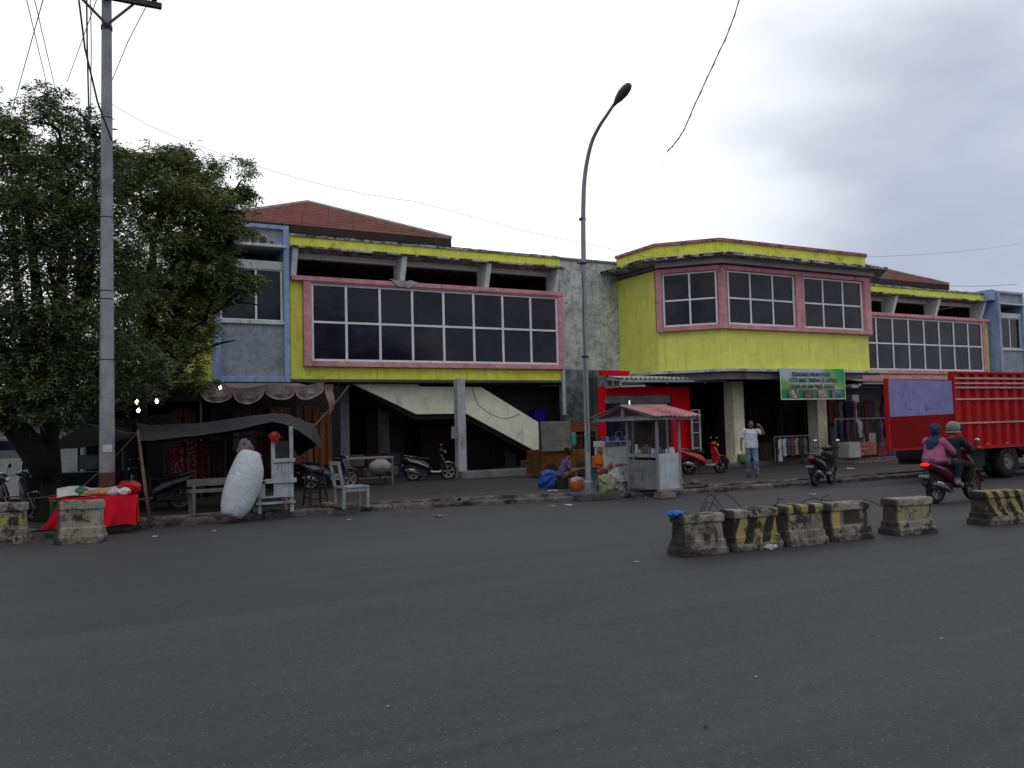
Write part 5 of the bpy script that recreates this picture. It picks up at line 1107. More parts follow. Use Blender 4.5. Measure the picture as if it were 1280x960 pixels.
mb = MB(); mb.bar((b_.x-.5, 23.3, a.z-.08), (b_.x-.06, 23.3, a.z-.45), .05); mb.box(a.x, b_.x, 23.32, 23.9, .30, .34); mb.build('brace', mat('grey_leg', ()), RL, world=True)
for i in range(4):
    o = MB().lathe([(.10, 0), (.14, .06), (.15, .2), (.12, .26), (.10, .28)], 12).build('storage_pot', mat('dim_pot', (.07, .055, .05), .8, .3, 6)); o.location = (a.x+.45+i*.42, 23.6, .34); tag(o, 'dim brown pot standing under the bare table left of the stairs', 'pot', 'row of pots under the bare table')
BM = thing('pale_bundle', 'round pale cloth bundle on a short stand in front of the bare table', 'bundle', tuple((7.972,22.300,0.379)))
mb = MB(); mb.ell((0, 0, .30), (.30, .22, .20), 20); mb.v = [tuple(Vector(v)+noise.noise_vector(Vector(v)*6)*.05) for v in mb.v]; mb.build('wrapped_cloth', mat('pale_cloth', (.24, .23, .22), .9, .2, 8, .3), BM, smooth=True); MB().bar((0, 0, -.1), (0, 0, .15), .04).build('foot', M_dw, BM)

# ------------------------------------------------------------------ red cloth table and its goods
TT = thing('covered_table', 'low trading table draped in a bright red cloth behind the grey barrier', 'table', (.68, 16.35, .1), R(-6)); TT.scale = (1, 1, .84)
M_rc = mat('red_cloth', (.50, .008, .022), .85, .16, 5, .3, (.3, .008, .012), 2, .1, .2, spec=.1)
mb = MB()
def drape(u, v): 
    x = -.46+1.16*u; return Vector((x+.02*math.sin(v*3+u*9)-.30*v*(1-u), -.32-.05*v+(.05*math.sin(u*17)+.025*math.sin(u*41+v*2))*v, .66-.60*v+.02*math.sin(u*9)*v))
mb.sheet(drape, 40, 12); mb.sheet(lambda u, v: Vector((-.66+1.36*u, -.32+.7*v, .66+.01*math.sin(u*9+v*5))), 20, 8); mb.sheet(lambda u, v: Vector((.70+.03*math.sin(u*9)*v, -.32+.7*u, .66-.55*v)), 10, 8); mb.build('red_cloth_sheet', M_rc, TT, smooth=True)
mb = MB(); mb.box(-.64, .68, -.3, .36, .60, .65); mb.build('tabletop', M_wood, TT)
for x in (-.6, .64):
    for y in (-.27, .33): leg((x, y, 0), (x, y, .6), .05, TT, mat('green_leg', (.02, .07, .04), .7, .2, 6))
g2 = 'goods laid out on the red cloth table'
def place(o, x, y, z): o.location = full(TT) @ Vector((x, y, z)); return o
mb = MB(); mb.sheet(lambda u, v: Vector((-.50+1.05*u, -.22+.5*v, .03*math.sin(u*7)+.14*math.sin(math.pi*v)+.02*noise.noise(Vector((u*9, v*6, 1))))), 24, 8); o = place(mb.build('plastic_sheet_cover', mat('clear_plastic_cover', (.36, .38, .36), .4, .15, 5, .1, bump=.3), None, smooth=True), -.05, 0, .67); tag(o, 'pale plastic sheet folded over the goods on the red table', 'plastic sheet', g2)
o = crumple((0, 0, 0), (.11, .10, .09), mat('green_plastic', (.02, .13, .06), .4, .2, 9, bump=.2), 'green_bag', 'small green bag on top of the red cloth table', 'bag', 11, 8, .4); place(o, -.18, -.12, .74)
o = crumple((0, 0, 0), (.30, .10, .06), mat('orange_wrap', (.32, .15, .06), .5, .3, 9, bump=.2), 'orange_packet', 'pale orange packet in the middle of the red cloth table', 'packet', 13, 8, .4); place(o, .12, -.15, .72)
o = crumple((0, 0, 0), (.20, .12, .06), mat('white_wrap', (.40, .38, .42), .5, .2, 9, bump=.2), 'white_packet', 'white paper packet beside the red bag on the table', 'packet', 15, 8, .7); place(o, .38, -.15, .72)
o = crumple((0, 0, 0), (.20, .14, .13), mat('red_plastic', ()), 'red_bag', 'shiny red bag at the right end of the cloth covered table', 'bag', 17, 6, .3); place(o, .56, .02, .77)
# dark snack stall under the trees
SN = thing('snack_stall', 'dark street stall with a peaked tarpaulin roof under the big tree', 'stall', (.45, 19.8, .1))
mb = MB(); ap = Vector((0.704,20.000,1.964)); q = [Vector((-0.112,19.000,1.447)), Vector((1.397,19.000,1.623)), Vector((2.4, 21.3, 1.75)), Vector((.6, 21.3, 1.75))]
for i in range(4): mb.sheet(lambda u, v, i=i: q[i].lerp(q[(i+1) % 4], u).lerp(ap, v)-Vector((0, 0, .10*math.sin(math.pi*u)*(1-v)*.6)), 10, 8)
mb.build('roof_tarpaulin', mat('brown_tarp', (.018, .016, .017), .85, .3, 4, .2), SN, world=True, smooth=True)
mb = MB()
for p in q: mb.bar((p.x, p.y, .1), p, .05)
mb.build('post', M_dw, SN, world=True)
mb = MB(); mb.box(-.5, 1.5, 19.6, 20.4, .1, .95); mb.box(-.45, -.40, 19.6, 20.4, .951, 1.5); mb.box(1.4, 1.45, 19.6, 20.4, .951, 1.5); mb.box(-.5, 1.5, 19.58, 20.4, 1.5, 1.54); mb.build('counter', mat('dark_blue_board', (.012, .014, .02), .8, .4, 4), SN, world=True)
mb = MB(); a = Vector((0.557,19.550,1.305)); b_ = Vector((0.910,19.550,1.013)); mb.box(a.x, b_.x, 19.55, 19.57, b_.z, a.z); mb.build('glass_front', mat('dull_glass', (.085, .09, .10), .3, .5, 3), SN, world=True)
mb = MB(); mb.box(.75, 2.6, 21.6, 21.7, .1, 2.1); mb.build('back_cloth', mat('dim_backdrop', (.016, .016, .018), .9, .4, 3), SN, world=True)
# sacks by the cart
o = crumple(tuple(Vector((11.068,15.956,0.100))+Vector((0, 0, .22))), (.20, .18, .24), mat('greenish_sack', (.20, .23, .14), .85, .2, 9, .3, bump=.3), 'sack', 'squat greenish white sack between the seated woman and the white sack', 'sack', 21, 6, .35)
o = crumple(tuple(Vector((11.855,16.495,0.100))+Vector((0, 0, .25))), (.34, .24, .29), mat('pale_sack', (.34, .37, .36), .8, .12, 10, .2, (.15, .16, .15), bump=.3), 'sack', 'wide creased white sack leaning on the side of the food cart', 'sack', 23, 8, .4, n=32)
o = crumple(tuple(Vector((12.134,16.946,0.100))+Vector((0, .05, .56))), (.32, .16, .07), mat('pink_cloth', (.20, .06, .11), .9, .3, 9), 'folded_cloth', 'dusky pink cloth bundle lying on top of the wide white sack', 'cloth', 25, 8, .6)

# ------------------------------------------------------------------ clothes and goods under the central block
def rack_clothes(x0, y, z, items, group, base_lab):
    for i, (dx, w_, l_, c, lab) in enumerate(items):
        t = thing('hanging_garment', lab, 'garment', (x0+dx, y, z), R(25), group)
        mb = MB(); hw = w_/2
        mb.prism([(-hw, -.10), (-hw*.35, -.02), (hw*.35, -.02), (hw, -.10), (hw*1.25, -l_*.45), (hw*.85, -l_*.47), (hw*.82, -l_), (-hw*.82, -l_), (-hw*.85, -l_*.47), (-hw*1.25, -l_*.45)], -.03, .03, 'XZ')
        mb.build('shirt', mat('garment_%s' % str(c), c, .9, .25, 6), t, rough=.01, sub=1); MB().tube(smooth_pts([(-.02, 0, -.02), (0, 0, .03), (.03, 0, .05), (0, 0, .07)], 3), .006, 4).build('hanger_hook', M_metal, t)
g3 = 'clothes on the rail between the cream columns'
q = Vector((22.122,21.600,1.051)); 
CR = thing('clothes_rail', 'low clothes rail between the two cream columns', 'clothes rail', (q.x+.6, 21.6, .26)); z = q.z
mb = MB(); mb.bar((q.x-.1, 21.6, z+.06), (q.x+1.7, 21.6, z+.06), .03); mb.bar((q.x-.08, 21.6, .26), (q.x-.08, 21.6, z+.06), .03); mb.bar((q.x+1.68, 21.6, .26), (q.x+1.68, 21.6, z+.06), .03); mb.build('frame', M_metal, CR, world=True)
rack_clothes(q.x, 21.6, z, ((.1, .30, .55, (.02, .02, .022), 'black shirt at the left end of the low clothes rail'), (.18, .32, .8, (.42, .42, .45), 'long white garment hanging behind the black shirt'), (.42, .3, .62, (.35, .35, .38), 'white shirt in the middle of the low clothes rail'), (.62, .3, .6, (.05, .06, .08), 'navy shirt hanging next to the white one'), (.8, .3, .62, (.16, .05, .05), 'dark red shirt on the low clothes rail'), (1.0, .3, .6, (.20, .20, .18), 'pale grey shirt right of the dark red one'), (1.2, .3, .6, (.035, .03, .03), 'dark brown shirt near the right end of the rail'), (1.4, .3, .6, (.10, .09, .09), 'grey shirt last on the low clothes rail')), g3, '')
g4 = 'clothes displayed right of the second cream column'
q = Vector((24.954,21.200,1.485))
rack_clothes(q.x, 21.2, q.z+.1, ((.0, .4, 1.0, (.02, .02, .05), 'navy dress hanging just right of the second cream column'), (.35, .42, 1.05, (.05, .02, .04), 'dark plum dress in the right hand clothes display'), (.7, .42, 1.0, (.03, .025, .035), 'black dress in the middle of the right hand display'), (1.0, .35, .6, (.28, .27, .30), 'pale blouse in the right hand clothes display'), (1.35, .42, 1.1, (.06, .015, .02), 'dark red dress in the right hand clothes display'), (2.1, .4, .8, (.04, .04, .05), 'charcoal shirt in the shade beside the truck door'), (2.75, .32, .85, (.30, .30, .31), 'white long shirt next to the lavender truck door')), g4, '')
CR2 = thing('clothes_rail', 'high clothes rail right of the second cream column', 'clothes rail', (q.x+1, 21.25, .26)); mb = MB(); mb.bar((q.x-.3, 21.25, q.z+.18), (q.x+3.1, 21.25, q.z+.18), .03)
for x in (q.x-.28, q.x+3.08): mb.bar((x, 21.25, .26), (x, 21.25, q.z+.18), .04)
mb.build('frame', M_metal, CR2, world=True)
o = MB().box(-.3, .3, -.25, .25, 0, .55).build('white_plinth', mat('white_box', (.30, .30, .29), .8, .15, 5, .2), None, bevel=.01); o.location = Vector((25.048,21.000,0.285)); tag(o, 'white block plinth below the dark dresses', 'plinth')
mb = MB()
for i in range(5):
    for j in range(3): mb.obox((i*.17-.34, 0, .08+j*.16), (.155, .3, .14), (0, 0, .05*((i+j) % 3-1)))
o = mb.build('stacked_goods', cloth_mat('packet_print', (.26, .06, .04), (.30, .26, .22), 12), None); o.location = Vector((25.889,21.000,0.339)); tag(o, 'pile of orange and white packets on the shop floor', 'packets', kind='stuff')
mb = MB(); mb.box(-.32, .32, -.2, .2, .5, .9); mb.box(-.3, .3, -.21, -.2, .2, .5); o = mb.build('carton', mat('grey_carton', (.22, .215, .21), .9, .2, 6)); o.location = Vector((26.419,21.400,0.225)); tag(o, 'grey carton behind the orange packets', 'carton')
mb = MB(); mb.box(22.0, 31.5, 24.6, 24.9, .1, 3.05); o = tag(mb.build('shop_backdrop', mat('dim_shop', (.022, .018, .02), .9, .5, 2)), 'dark back partition of the shops under the centre', 'partition')
rr = random.Random(77)
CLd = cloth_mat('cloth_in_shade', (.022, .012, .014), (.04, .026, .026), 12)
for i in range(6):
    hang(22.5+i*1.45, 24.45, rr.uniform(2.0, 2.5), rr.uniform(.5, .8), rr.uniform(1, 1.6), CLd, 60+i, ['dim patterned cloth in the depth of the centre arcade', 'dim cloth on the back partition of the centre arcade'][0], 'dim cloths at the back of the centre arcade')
MD = thing('doorway_frame', 'pale concrete doorway beside the second cream column', 'doorway', (26.6, 22.6, .26)); mb = MB(); mb.box(25.9, 26.2, 22.5, 22.8, .26, 2.6); mb.box(25.9, 30, 22.48, 22.82, 2.6, 2.85); mb.build('frame', mat('dim_pillar', ()), MD, world=True, bevel=.01)
o = MB().lathe([(.10, 0), (.13, .02), (.15, .28), (.14, .28)], 14).build('bucket', mat('green_pale', (.12, .16, .05), .6, .2, 5), None, smooth=True); o.location = Vector((20.814,21.900,0.271)); tag(o, 'small green bucket at the foot of the first cream column', 'bucket')
o = MB().box(-.20, .20, -.15, .15, 0, .26).build('clay_block', mat('clay', (.11, .045, .03), .9, .2, 6, .3), None, bevel=.01); o.location = Vector((13.762,24.300,0.329))+Vector((0, 0, .0)); tag(o, 'reddish brown box on the ledge below the stair foot', 'box')
RG = thing('cloth_rag', 'grey and pink rag draped over the pink ledge above the left window', 'cloth', tuple((9.708,24.850,6.285)))
mb = MB(); mb.sheet(lambda u, v: Vector((-.45+.9*u+.1*v, -.03-.02*math.sin(u*11), .06-.22*v*math.sin(math.pi*u)**.7+.02*math.sin(u*17))), 24, 6); mb.build('rag_sheet', cloth_mat('rag_print', (.28, .28, .33), (.28, .10, .14), 5), RG, smooth=True)

# ------------------------------------------------------------------ scooters
def scooter(label, loc, rz, col, col2=None, seatc=(.012, .012, .013), rim=(.10, .10, .11), lean=0., group='scooters and motorbikes', lit=False, plate=True, steer=0., rise=False, name='scooter', fendc=None):
    t = thing(name, label, 'motorbike', loc, rz, group, .96 if rise else .9); t.rotation_euler = (lean, 0, rz)
    k = str(col)[1:-1]
    mc = mat('bike_paint_'+k, col, .3, .08, 5, .12, spec=.6, bump=.03); mf = mat('bike_paint_'+str(fendc), fendc, .35, .08, 5, .12) if fendc else mc
    m2 = mat('bike_trim_'+str(col2), col2, .4, .1, 5) if col2 else M_black
    # wheels
    for wx, nm in ((.63, 'front'), (-.60, 'rear')):
        mb = MB(); mb.lathe([(.20, -.030), (.235, -.045), (.270, -.045), (.288, -.02), (.29, 0), (.288, .02), (.270, .045), (.235, .045), (.20, .030)], 28, (wx, 0, .29), 'Y', False)
        w_ = mb.build('wheel', M_tyre, t, smooth=True); mr = mat('rim_'+str(rim), rim, .4, .15, 8, .2, metal=.5)
        mb = MB(); mb.lathe([(.205, -.030), (.185, -.025), (.185, .025), (.205, .030)], 28, (wx, 0, .29), 'Y', False); mb.lathe([(.035, -.05), (.045, -.04), (.045, .04), (.035, .05)], 12, (wx, 0, .29), 'Y')
        for i in range(5):
            a = i*1.2566+.3; mb.bar((wx+.03*math.cos(a), 0, .29+.03*math.sin(a)), (wx+.195*math.cos(a+.15), 0, .29+.195*math.sin(a+.15)), .035, .022, upv=(0, 1, 0))
        mb.build('rim', mr, w_)
    # front fork, fender, shield
    mb = MB()
    for s in (-1, 1): mb.tube([(.63, .07*s, .29), (.50, .07*s, .62)], .02, 8)
    mb.tube([(.50, 0, .58), (.40, 0, .96)], .03, 8); mb.build('fork', mat('fork_grey', (.12, .12, .13), .4, .1, 8, metal=.6), t)
    mb = MB(); mb.sheet(lambda u, v: ((.63+(.315+.012*math.cos(6.28*v))*math.cos(R(10+130*u))), (v-.5)*.15*(1-.3*u), .29+(.325+.03*(1-(2*v-1)**2))*math.sin(R(10+130*u))), 12, 4); mb.build('front_fender', mf, t, smooth=True, solid=.006)
    mb = MB(); mb.loft([(.30, 0, .33, .10, .04), (.33, 0, .40, .16, .06), (.36, 0, .55, .21, .09), (.38, 0, .72, .20, .10), (.40, 0, .84, .14, .07), (.41, 0, .90, .08, .04)], 16)
    vs = []  # leg shield: rings in z
    mb = MB(); pr = [(.30, .28, .10, .03), (.40, .36, .17, .05), (.44, .50, .20, .06), (.42, .66, .21, .07), (.38, .80, .19, .07), (.36, .90, .13, .06), (.36, .94, .06, .03)]
    vs = []; nn = 16
    for x, z, a, b_ in pr:
        for j in range(nn):
            th = 2*math.pi*j/nn; vs.append((x+b_*math.cos(th)*(1.2 if math.cos(th) > 0 else .5), a*math.copysign(abs(math.sin(th))**.8, math.sin(th)), z))
    mb.add(vs, [(i*nn+j, i*nn+(j+1) % nn, (i+1)*nn+(j+1) % nn, (i+1)*nn+j) for i in range(len(pr)-1) for j in range(nn)]+[tuple(range(nn)), tuple((len(pr)-1)*nn+j for j in range(nn))])
    mb.build('leg_shield', mc, t, smooth=True)
    mb = MB(); mb.loft([(-.02, 0, .33, .13, .05), (.10, 0, .30, .15, .035), (.30, 0, .29, .15, .035), (.40, 0, .34, .12, .04)], 12); mb.build('floorboard', m2, t, smooth=True)
    mb = MB(); mb.loft([(-.92, 0, .80, .03, .03), (-.86, 0, .78, .09, .06), (-.70, 0, .72, .13, .09), (-.45, 0, .64, .16, .13), (-.22, 0, .55, .17, .15), (-.06, 0, .46, .15, .14), (.04, 0, .37, .10, .08)], 18); mb.build('rear_cowl', mc, t, smooth=True)
    mb = MB()
    for s in (-1, 1): mb.prism([(-.80, .735), (-.45, .66), (-.12, .50), (-.10, .47), (-.46, .62), (-.80, .715)], s*.160-.012, s*.160+.012, 'XZ')
    mb.build('side_stripe', m2 if col2 else M_chrome, t)
    mb = MB(); mb.loft([(-.80, 0, .83, .05, .02), (-.72, 0, .835, .11, .045), (-.45, 0, .80, .13, .05), (-.30, 0, .755, .135, .05), (-.05, 0, .74, .12, .05), (.02, 0, .72, .08, .035)], 16); mb.build('seat', mat('seat_'+str(seatc), seatc, .6, .15, 9, bump=.1), t, smooth=True)
    mb = MB(); mb.tube(smooth_pts([(-.62, .11, .82), (-.80, .11, .87), (-.90, .06, .90), (-.90, -.06, .90), (-.80, -.11, .87), (-.62, -.11, .82)], 4), .013, 8); mb.build('grab_rail', M_metal, t, smooth=True)
    # engine, swing arm, exhaust, stand, mudguard
    mb = MB(); mb.obox((-.30, .02, .33), (.40, .16, .17), (0, .1, 0)); mb.obox((-.48, .10, .30), (.40, .06, .11), (0, 0, 0)); mb.lathe([(.09, -.03), (.11, .0), (.09, .03)], 14, (-.58, .11, .30), 'Y'); mb.bar((-.70, -.02, .62), (-.60, -.10, .30), .035); mb.build('engine', mat('engine_black', (.022, .022, .024), .6, .3, 9), t, bevel=.015)
    mb = MB(); mb.tube(smooth_pts([(-.15, -.10, .22), (-.35, -.14, .22), (-.52, -.16, .30), (-.92, -.17, .40)], 5), [.02]*8+[.05]*7+[.045], 12); mb.build('exhaust', mat('exhaust_metal', (.10, .10, .105), .4, .2, 8, .2, metal=.7), t, smooth=True)
    mb = MB(); mb.tube([(-.47, -.158, .36), (-.80, -.175, .43)], .028, 8); mb.build('exhaust_shield', M_chrome, t, smooth=True)
    mb = MB(); mb.sheet(lambda u, v: (-.60+.33*math.cos(R(60+110*u)), (v-.5)*.14, .29+.35*math.sin(R(60+110*u))), 8, 3); mb.bar((-.88, 0, .62), (-.97, 0, .38), .12, .012, upv=(1, 0, 0)); mb.build('rear_mudguard', M_black, t, solid=.006)
    if not rise: mb = MB(); mb.tube([(-.12, .12, .22), (-.05, .26, .0+.01)], .012, 6); mb.build('side_stand', M_black, t)
    # bars, instrument cover, mirrors, lamps
    hb = thing('handlebar', None, None); hb.parent = t; hb.location = (.40, 0, .90); hb.rotation_euler = (0, 0, steer)
    mb = MB(); mb.tube(smooth_pts([(-.10, .34, .12), (-.03, .20, .11), (.0, .07, .08), (.0, -.07, .08), (-.03, -.20, .11), (-.10, -.34, .12)], 4), .013, 8)
    for s in (-1, 1): mb.tube([(-.10, .34*s, .12), (-.05, .235*s, .115)], .019, 8); mb.tube([(-.02, .30*s, .12), (.02, .18*s, .125)], .008, 6)
    hbm = mb.build('grip_bar', M_black, hb)
    mb = MB(); mb.loft([(-.10, 0, .11, .09, .04), (-.02, 0, .12, .13, .07), (.06, 0, .09, .13, .08), (.12, 0, .05, .08, .05)], 14); mb.build('handlebar_cover', mc, hb, smooth=True)
    for s in (-1, 1):
        mb = MB(); mb.tube([(.0, .20*s, .12), (.0, .27*s, .28)], .007, 6); mm = mb.build('mirror', M_black, hb)
        mb = MB(); mb.ell((.01, .30*s, .31), (.018, .065, .045), 14); mb.build('mirror_shell', M_black, hb, smooth=True)
        mb = MB(); mb.ell((-.004, .30*s, .31), (.010, .055, .037), 14); mb.build('mirror_glass', mat('mirror_glass', (.75, .76, .78), .12, 0, 1, metal=.9, bump=0), hb, smooth=True)
    mb = MB(); mb.ell((.135, 0, .055), (.03, .075, .045), 14); mb.build('headlight', mat('lamp_glass', (.45, .46, .5), .15, .1, 5, bump=0), hb, smooth=True)
    mb = MB(); mb.ell((-.915, 0, .77), (.035, .10, .035), 12); mb.build('taillight', mat('tail_lit' if lit else 'tail_lens', (.75, .01, .015) if lit else (.30, .01, .015), .25, .1, 5, emit=1.1 if lit else 0, bump=0), t, smooth=True)
    if plate:
        mb = MB(); mb.obox((-.955, 0, .55), (.008, .24, .10), (0, .25, 0)); pl = mb.build('number_plate', mat('plate_black', (.03, .03, .032), .5, .1, 5), t)
        mb = MB()
        for i in range(6): mb.obox((-.962, -.085+.034*i, .555), (.004, .018, .045), (0, .25, 0))
        mb.build('plate_digits', mat('plate_white', (.35, .35, .36), .6, 0, 5, bump=0), t)
    return t
sc1 = scooter('black scooter with white trim and pinkish badge parked left of the pale column', (10.246,24.154,0.100), R(-8), (.015, .015, .017), (.42, .42, .44), rim=(.35, .35, .36), steer=R(-12), fendc=(.30, .30, .32))
mb = MB(); mb.ell((.49, 0, .70), (.03, .09, .05), 10); mb.build('pink_badge', mat('pink_badge', (.35, .03, .06), .4, .1, 5), sc1, smooth=True)
scooter('blue grey scooter parked behind the tall dark stool', (6.75, 22.9, .1), R(2), (.035, .045, .075), (.26, .27, .29), rim=(.34, .34, .35), steer=R(-10), fendc=(.10, .10, .11))
scooter('bright red scooter parked in front of the red kiosk', (17.323,19.830,0.100), R(-8), (.42, .008, .016), (.30, .24, .25), rim=(.02, .02, .022), steer=R(-15))
bk = scooter('black scooter with round mirrors parked on the road edge by the walking man', (16.9, 15.0, .02), R(22), (.014, .014, .018), (.16, .16, .18), steer=R(10))
rd = scooter('dark red scooter being ridden by two people beside the truck', (15.25, 10.40, .0), R(3), (.10, .006, .014), (.05, .04, .045), lit=True, rise=True, group='scooters and motorbikes')
scooter('black scooter nearest the left picture edge behind the barrier', (-1.05, 17.6, .1), R(-25), (.014, .014, .016), (.10, .10, .11))
scooter('dark grey scooter second in the row at the far left', (-.75, 18.6, .1), R(-18), (.05, .05, .055), (.14, .14, .15), steer=R(15))
scooter('black scooter third in the far left row with its tail to the tree', (-1.6, 20.2, .1), R(-8), (.02, .018, .022), (.12, .12, .13))
scooter('dark scooter parked under the low tarpaulin by the bamboo pole', (1.9, 19.1, .1), R(160), (.018, .018, .02), (.12, .12, .13))
def helmet(loc, col, label, rz=0, visor=True, s=1., grp=None):
    t = thing('helmet', label, 'helmet', loc, rz, grp, s)
    mb = MB(); mb.ell((0, 0, 0), (.150, .125, .135), 22); mb.v = [(x, y, max(z, -.075)) for x, y, z in mb.v]; mb.build('shell', mat('helmet_'+str(col), col, .3, .08, 5, .1, bump=.02), t, smooth=True)
    mb = MB(); mb.lathe([(.128, -.085), (.135, -.08), (.135, -.062), (.128, -.06)], 20); mb.build('rim_trim', mat('helmet_trim', (.30, .29, .29), .5, .1, 5), t)
    if visor: mb = MB(); mb.sheet(lambda u, v: (.13*math.cos(R(-55+110*u))+.03+.05*v, .135*math.sin(R(-55+110*u))*(1+.1*v), .035-.10*v), 10, 4); mb.build('visor', mat('smoked_visor', (.10, .10, .11), .2, .1, 5, bump=0), t, smooth=True, solid=.004)
    return t
gh = 'helmets resting on the parked scooters at the far left'
helmet((-1.10, 18.75, 1.10), (.45, .20, .02), 'orange yellow helmet resting on a scooter at the far left', 1., True, 1.05, gh)
helmet((-1.25, 18.0, 1.12), (.42, .02, .02), 'red helmet resting on a scooter at the left picture edge', .5, True, 1., gh)
helmet((-1.35, 20.1, 1.02), (.03, .03, .035), 'black helmet on the scooter seat below the far white wall', 2., True, 1., gh)

# ------------------------------------------------------------------ people
def blob(name, chains, m, parent, voxel=.012, extra=None, sm=2):
    """one continuous surface grown from tapering chains of (point, radius)"""
    mb = MB()
    for ch in chains:
        for (p, r), (q, s) in zip(ch[:-1], ch[1:]):
            p = Vector(p); q = Vector(q); rr_ = r if isinstance(r, (int, float)) else min(r); ss = s if isinstance(s, (int, float)) else min(s)
            nstep = max(2, int((q-p).length/(min(rr_, ss)*.35))+1)
            for i in range(nstep+1):
                t = i/nstep
                if isinstance(r, (int, float)): rad = (r+(s-r)*t,)*3
                else: rad = tuple(a+(b_-a)*t for a, b_ in zip(r, s))
                mb.ell(p.lerp(q, t), rad, 12)
    if extra: extra(mb)
    o = mb.build(name, m, parent, smooth=True)
    md = o.modifiers.new('r', 'REMESH'); md.mode = 'VOXEL'; md.voxel_size = voxel; md.use_smooth_shade = True
    if name not in ('body', 'hair'):      # cloth folds
        tx = bpy.data.textures.get('folds') or bpy.data.textures.new('folds', 'CLOUDS'); tx.noise_scale = .11; tx.noise_depth = 2
        dm = o.modifiers.new('d', 'DISPLACE'); dm.texture = tx; dm.strength = .045; dm.mid_level = .5; dm.texture_coords = 'LOCAL'
    if sm: ms = o.modifiers.new('s', 'SMOOTH'); ms.factor = .5; ms.iterations = sm
    return o
def hand(wr, d, palm_n, curl=.5, s=1.):
    """five fingers from a wrist: d = pointing direction, palm_n = palm normal"""
    wr = Vector(wr); d = Vector(d).normalized(); n_ = Vector(palm_n); n_ = (n_-d*n_.dot(d)).normalized(); sd_ = d.cross(n_)
    ch = [[(wr, .024*s), (wr+d*.045*s, .026*s), (wr+d*.075*s, .024*s)], [(wr+d*.04*s+sd_*.02*s, .016*s), (wr+d*.085*s+sd_*.026*s, .012*s)], [(wr+d*.04*s-sd_*.02*s, .016*s), (wr+d*.085*s-sd_*.026*s, .012*s)]]
    for i, (o_, L_) in enumerate(((-.030, .058), (-.010, .072), (.010, .076), (.030, .068))):
        b0 = wr+d*.078*s+sd_*o_*s; b1 = b0+(d*math.cos(curl*.6)+n_*math.sin(curl*.6))*L_*.45*s; b2 = b1+(d*math.cos(curl*1.6)+n_*math.sin(curl*1.6))*L_*.55*s
        ch.append([(b0, .0095*s), (b1, .0085*s), (b2, .0072*s)])
    t0 = wr+d*.02*s+sd_*.026*s; t1 = t0+(d*.6+sd_*.7+n_*.3)*.036*s; ch.append([(t0, .013*s), (t1, .011*s), (t1+(d*.85+n_*.5)*.03*s, .009*s)])
    return ch
def head_extra(c, fwd, s=1.):
    c = Vector(c); f = Vector(fwd).normalized(); sd_ = Vector((0, 0, 1)).cross(f).normalized(); u_ = f.cross(sd_)
    rot = Matrix((f, sd_, u_)).transposed()
    def fn(mb):
        mb.ell(c, (.092*s, .073*s, .112*s), 20, rot); mb.ell(c+f*.030*s-u_*.055*s, (.055*s, .050*s, .055*s), 14, rot)
        mb.ell(c+f*.094*s-u_*.018*s, (.020*s, .014*s, .026*s), 10, rot); mb.ell(c+f*.082*s-u_*.064*s, (.014*s, .026*s, .009*s), 10, rot); mb.ell(c+f*.078*s+u_*.028*s, (.016*s, .050*s, .010*s), 10, rot)
        for q in (-1, 1): mb.ell(c+sd_*.076*s*q-f*.004*s-u_*.005*s, (.018*s, .012*s, .030*s), 10, rot)
    return fn
def eyes(c, fwd, parent, s=1.):
    c = Vector(c); f = Vector(fwd).normalized(); sd_ = Vector((0, 0, 1)).cross(f).normalized(); u_ = f.cross(sd_)
    for q in (-1, 1):
        MB().ell(c+f*.082*s+sd_*.031*s*q+u_*.006*s, (.010*s, .014*s, .008*s), 10).build('eye', mat('eye_dark', (.02, .015, .015), .3, 0, 1, bump=0), parent, smooth=True)
# walking man
MN = thing('person', 'man in a white tee shirt and light jeans walking with one hand at his head', 'person', (17.069,17.582,0.100), R(-128), None, .97)
hd = (.03, .0, 1.51); sh = [(-.01, .175, 1.34), (-.01, -.175, 1.34)]
el = [(.10, .34, 1.24), (-.04, -.27, 1.08)]; wrv = [(.13, .25, 1.46), (.05, -.29, .87)]
blob('body', [[((0, 0, .92), (.10, .14, .08)), ((0, 0, 1.12), (.095, .125, .08)), ((0, 0, 1.30), (.10, .15, .07))], [((0, 0, 1.33), .055), ((.02, 0, 1.44), .048)],
              [(sh[0], .052), (el[0], .038), (wrv[0], .026)], [(sh[1], .052), (el[1], .038), (wrv[1], .026)]]
     + hand(wrv[0], (-.35, -.5, .5), (-.6, -.4, -.2), .7)+hand(wrv[1], (.10, 0, -1), (0, 1, 0), .45), M_skin, MN, .0095, head_extra(hd, (1, .1, -.08)))
eyes(hd, (1, .1, -.08), MN)
kn = [(.10, .10, .47), (.0, -.10, .47)]; an = [(.06, .11, .09), (-.14, -.10, .11)]
def folds(mb): pass
blob('trousers', [[((0, 0, .93), (.115, .155, .07)), ((0, 0, .84), (.12, .16, .08))], [((.0, .085, .84), .095), (kn[0], .072), ((an[0][0], an[0][1], .12), .062)], [((.0, -.085, .84), .095), (kn[1], .072), ((an[1][0], an[1][1], .14), .062)]], mat('faded_denim', (.13, .19, .27), .9, .35, 9, .3, (.28, .32, .36), 5, bump=.3), MN, .012)
blob('shirt', [[((0, 0, .86), (.145, .185, .05)), ((0, 0, 1.05), (.135, .175, .07)), ((0, 0, 1.25), (.125, .18, .07)), ((0, 0, 1.345), (.09, .15, .045))],
               [(sh[0], .064), ((.05, .27, 1.28), .066)], [(sh[1], .064), ((-.03, -.24, 1.17), .068)]], mat('white_tee', (.50, .53, .60), .9, .08, 7, .1, (.35, .38, .42), 4, bump=.3), MN, .011)
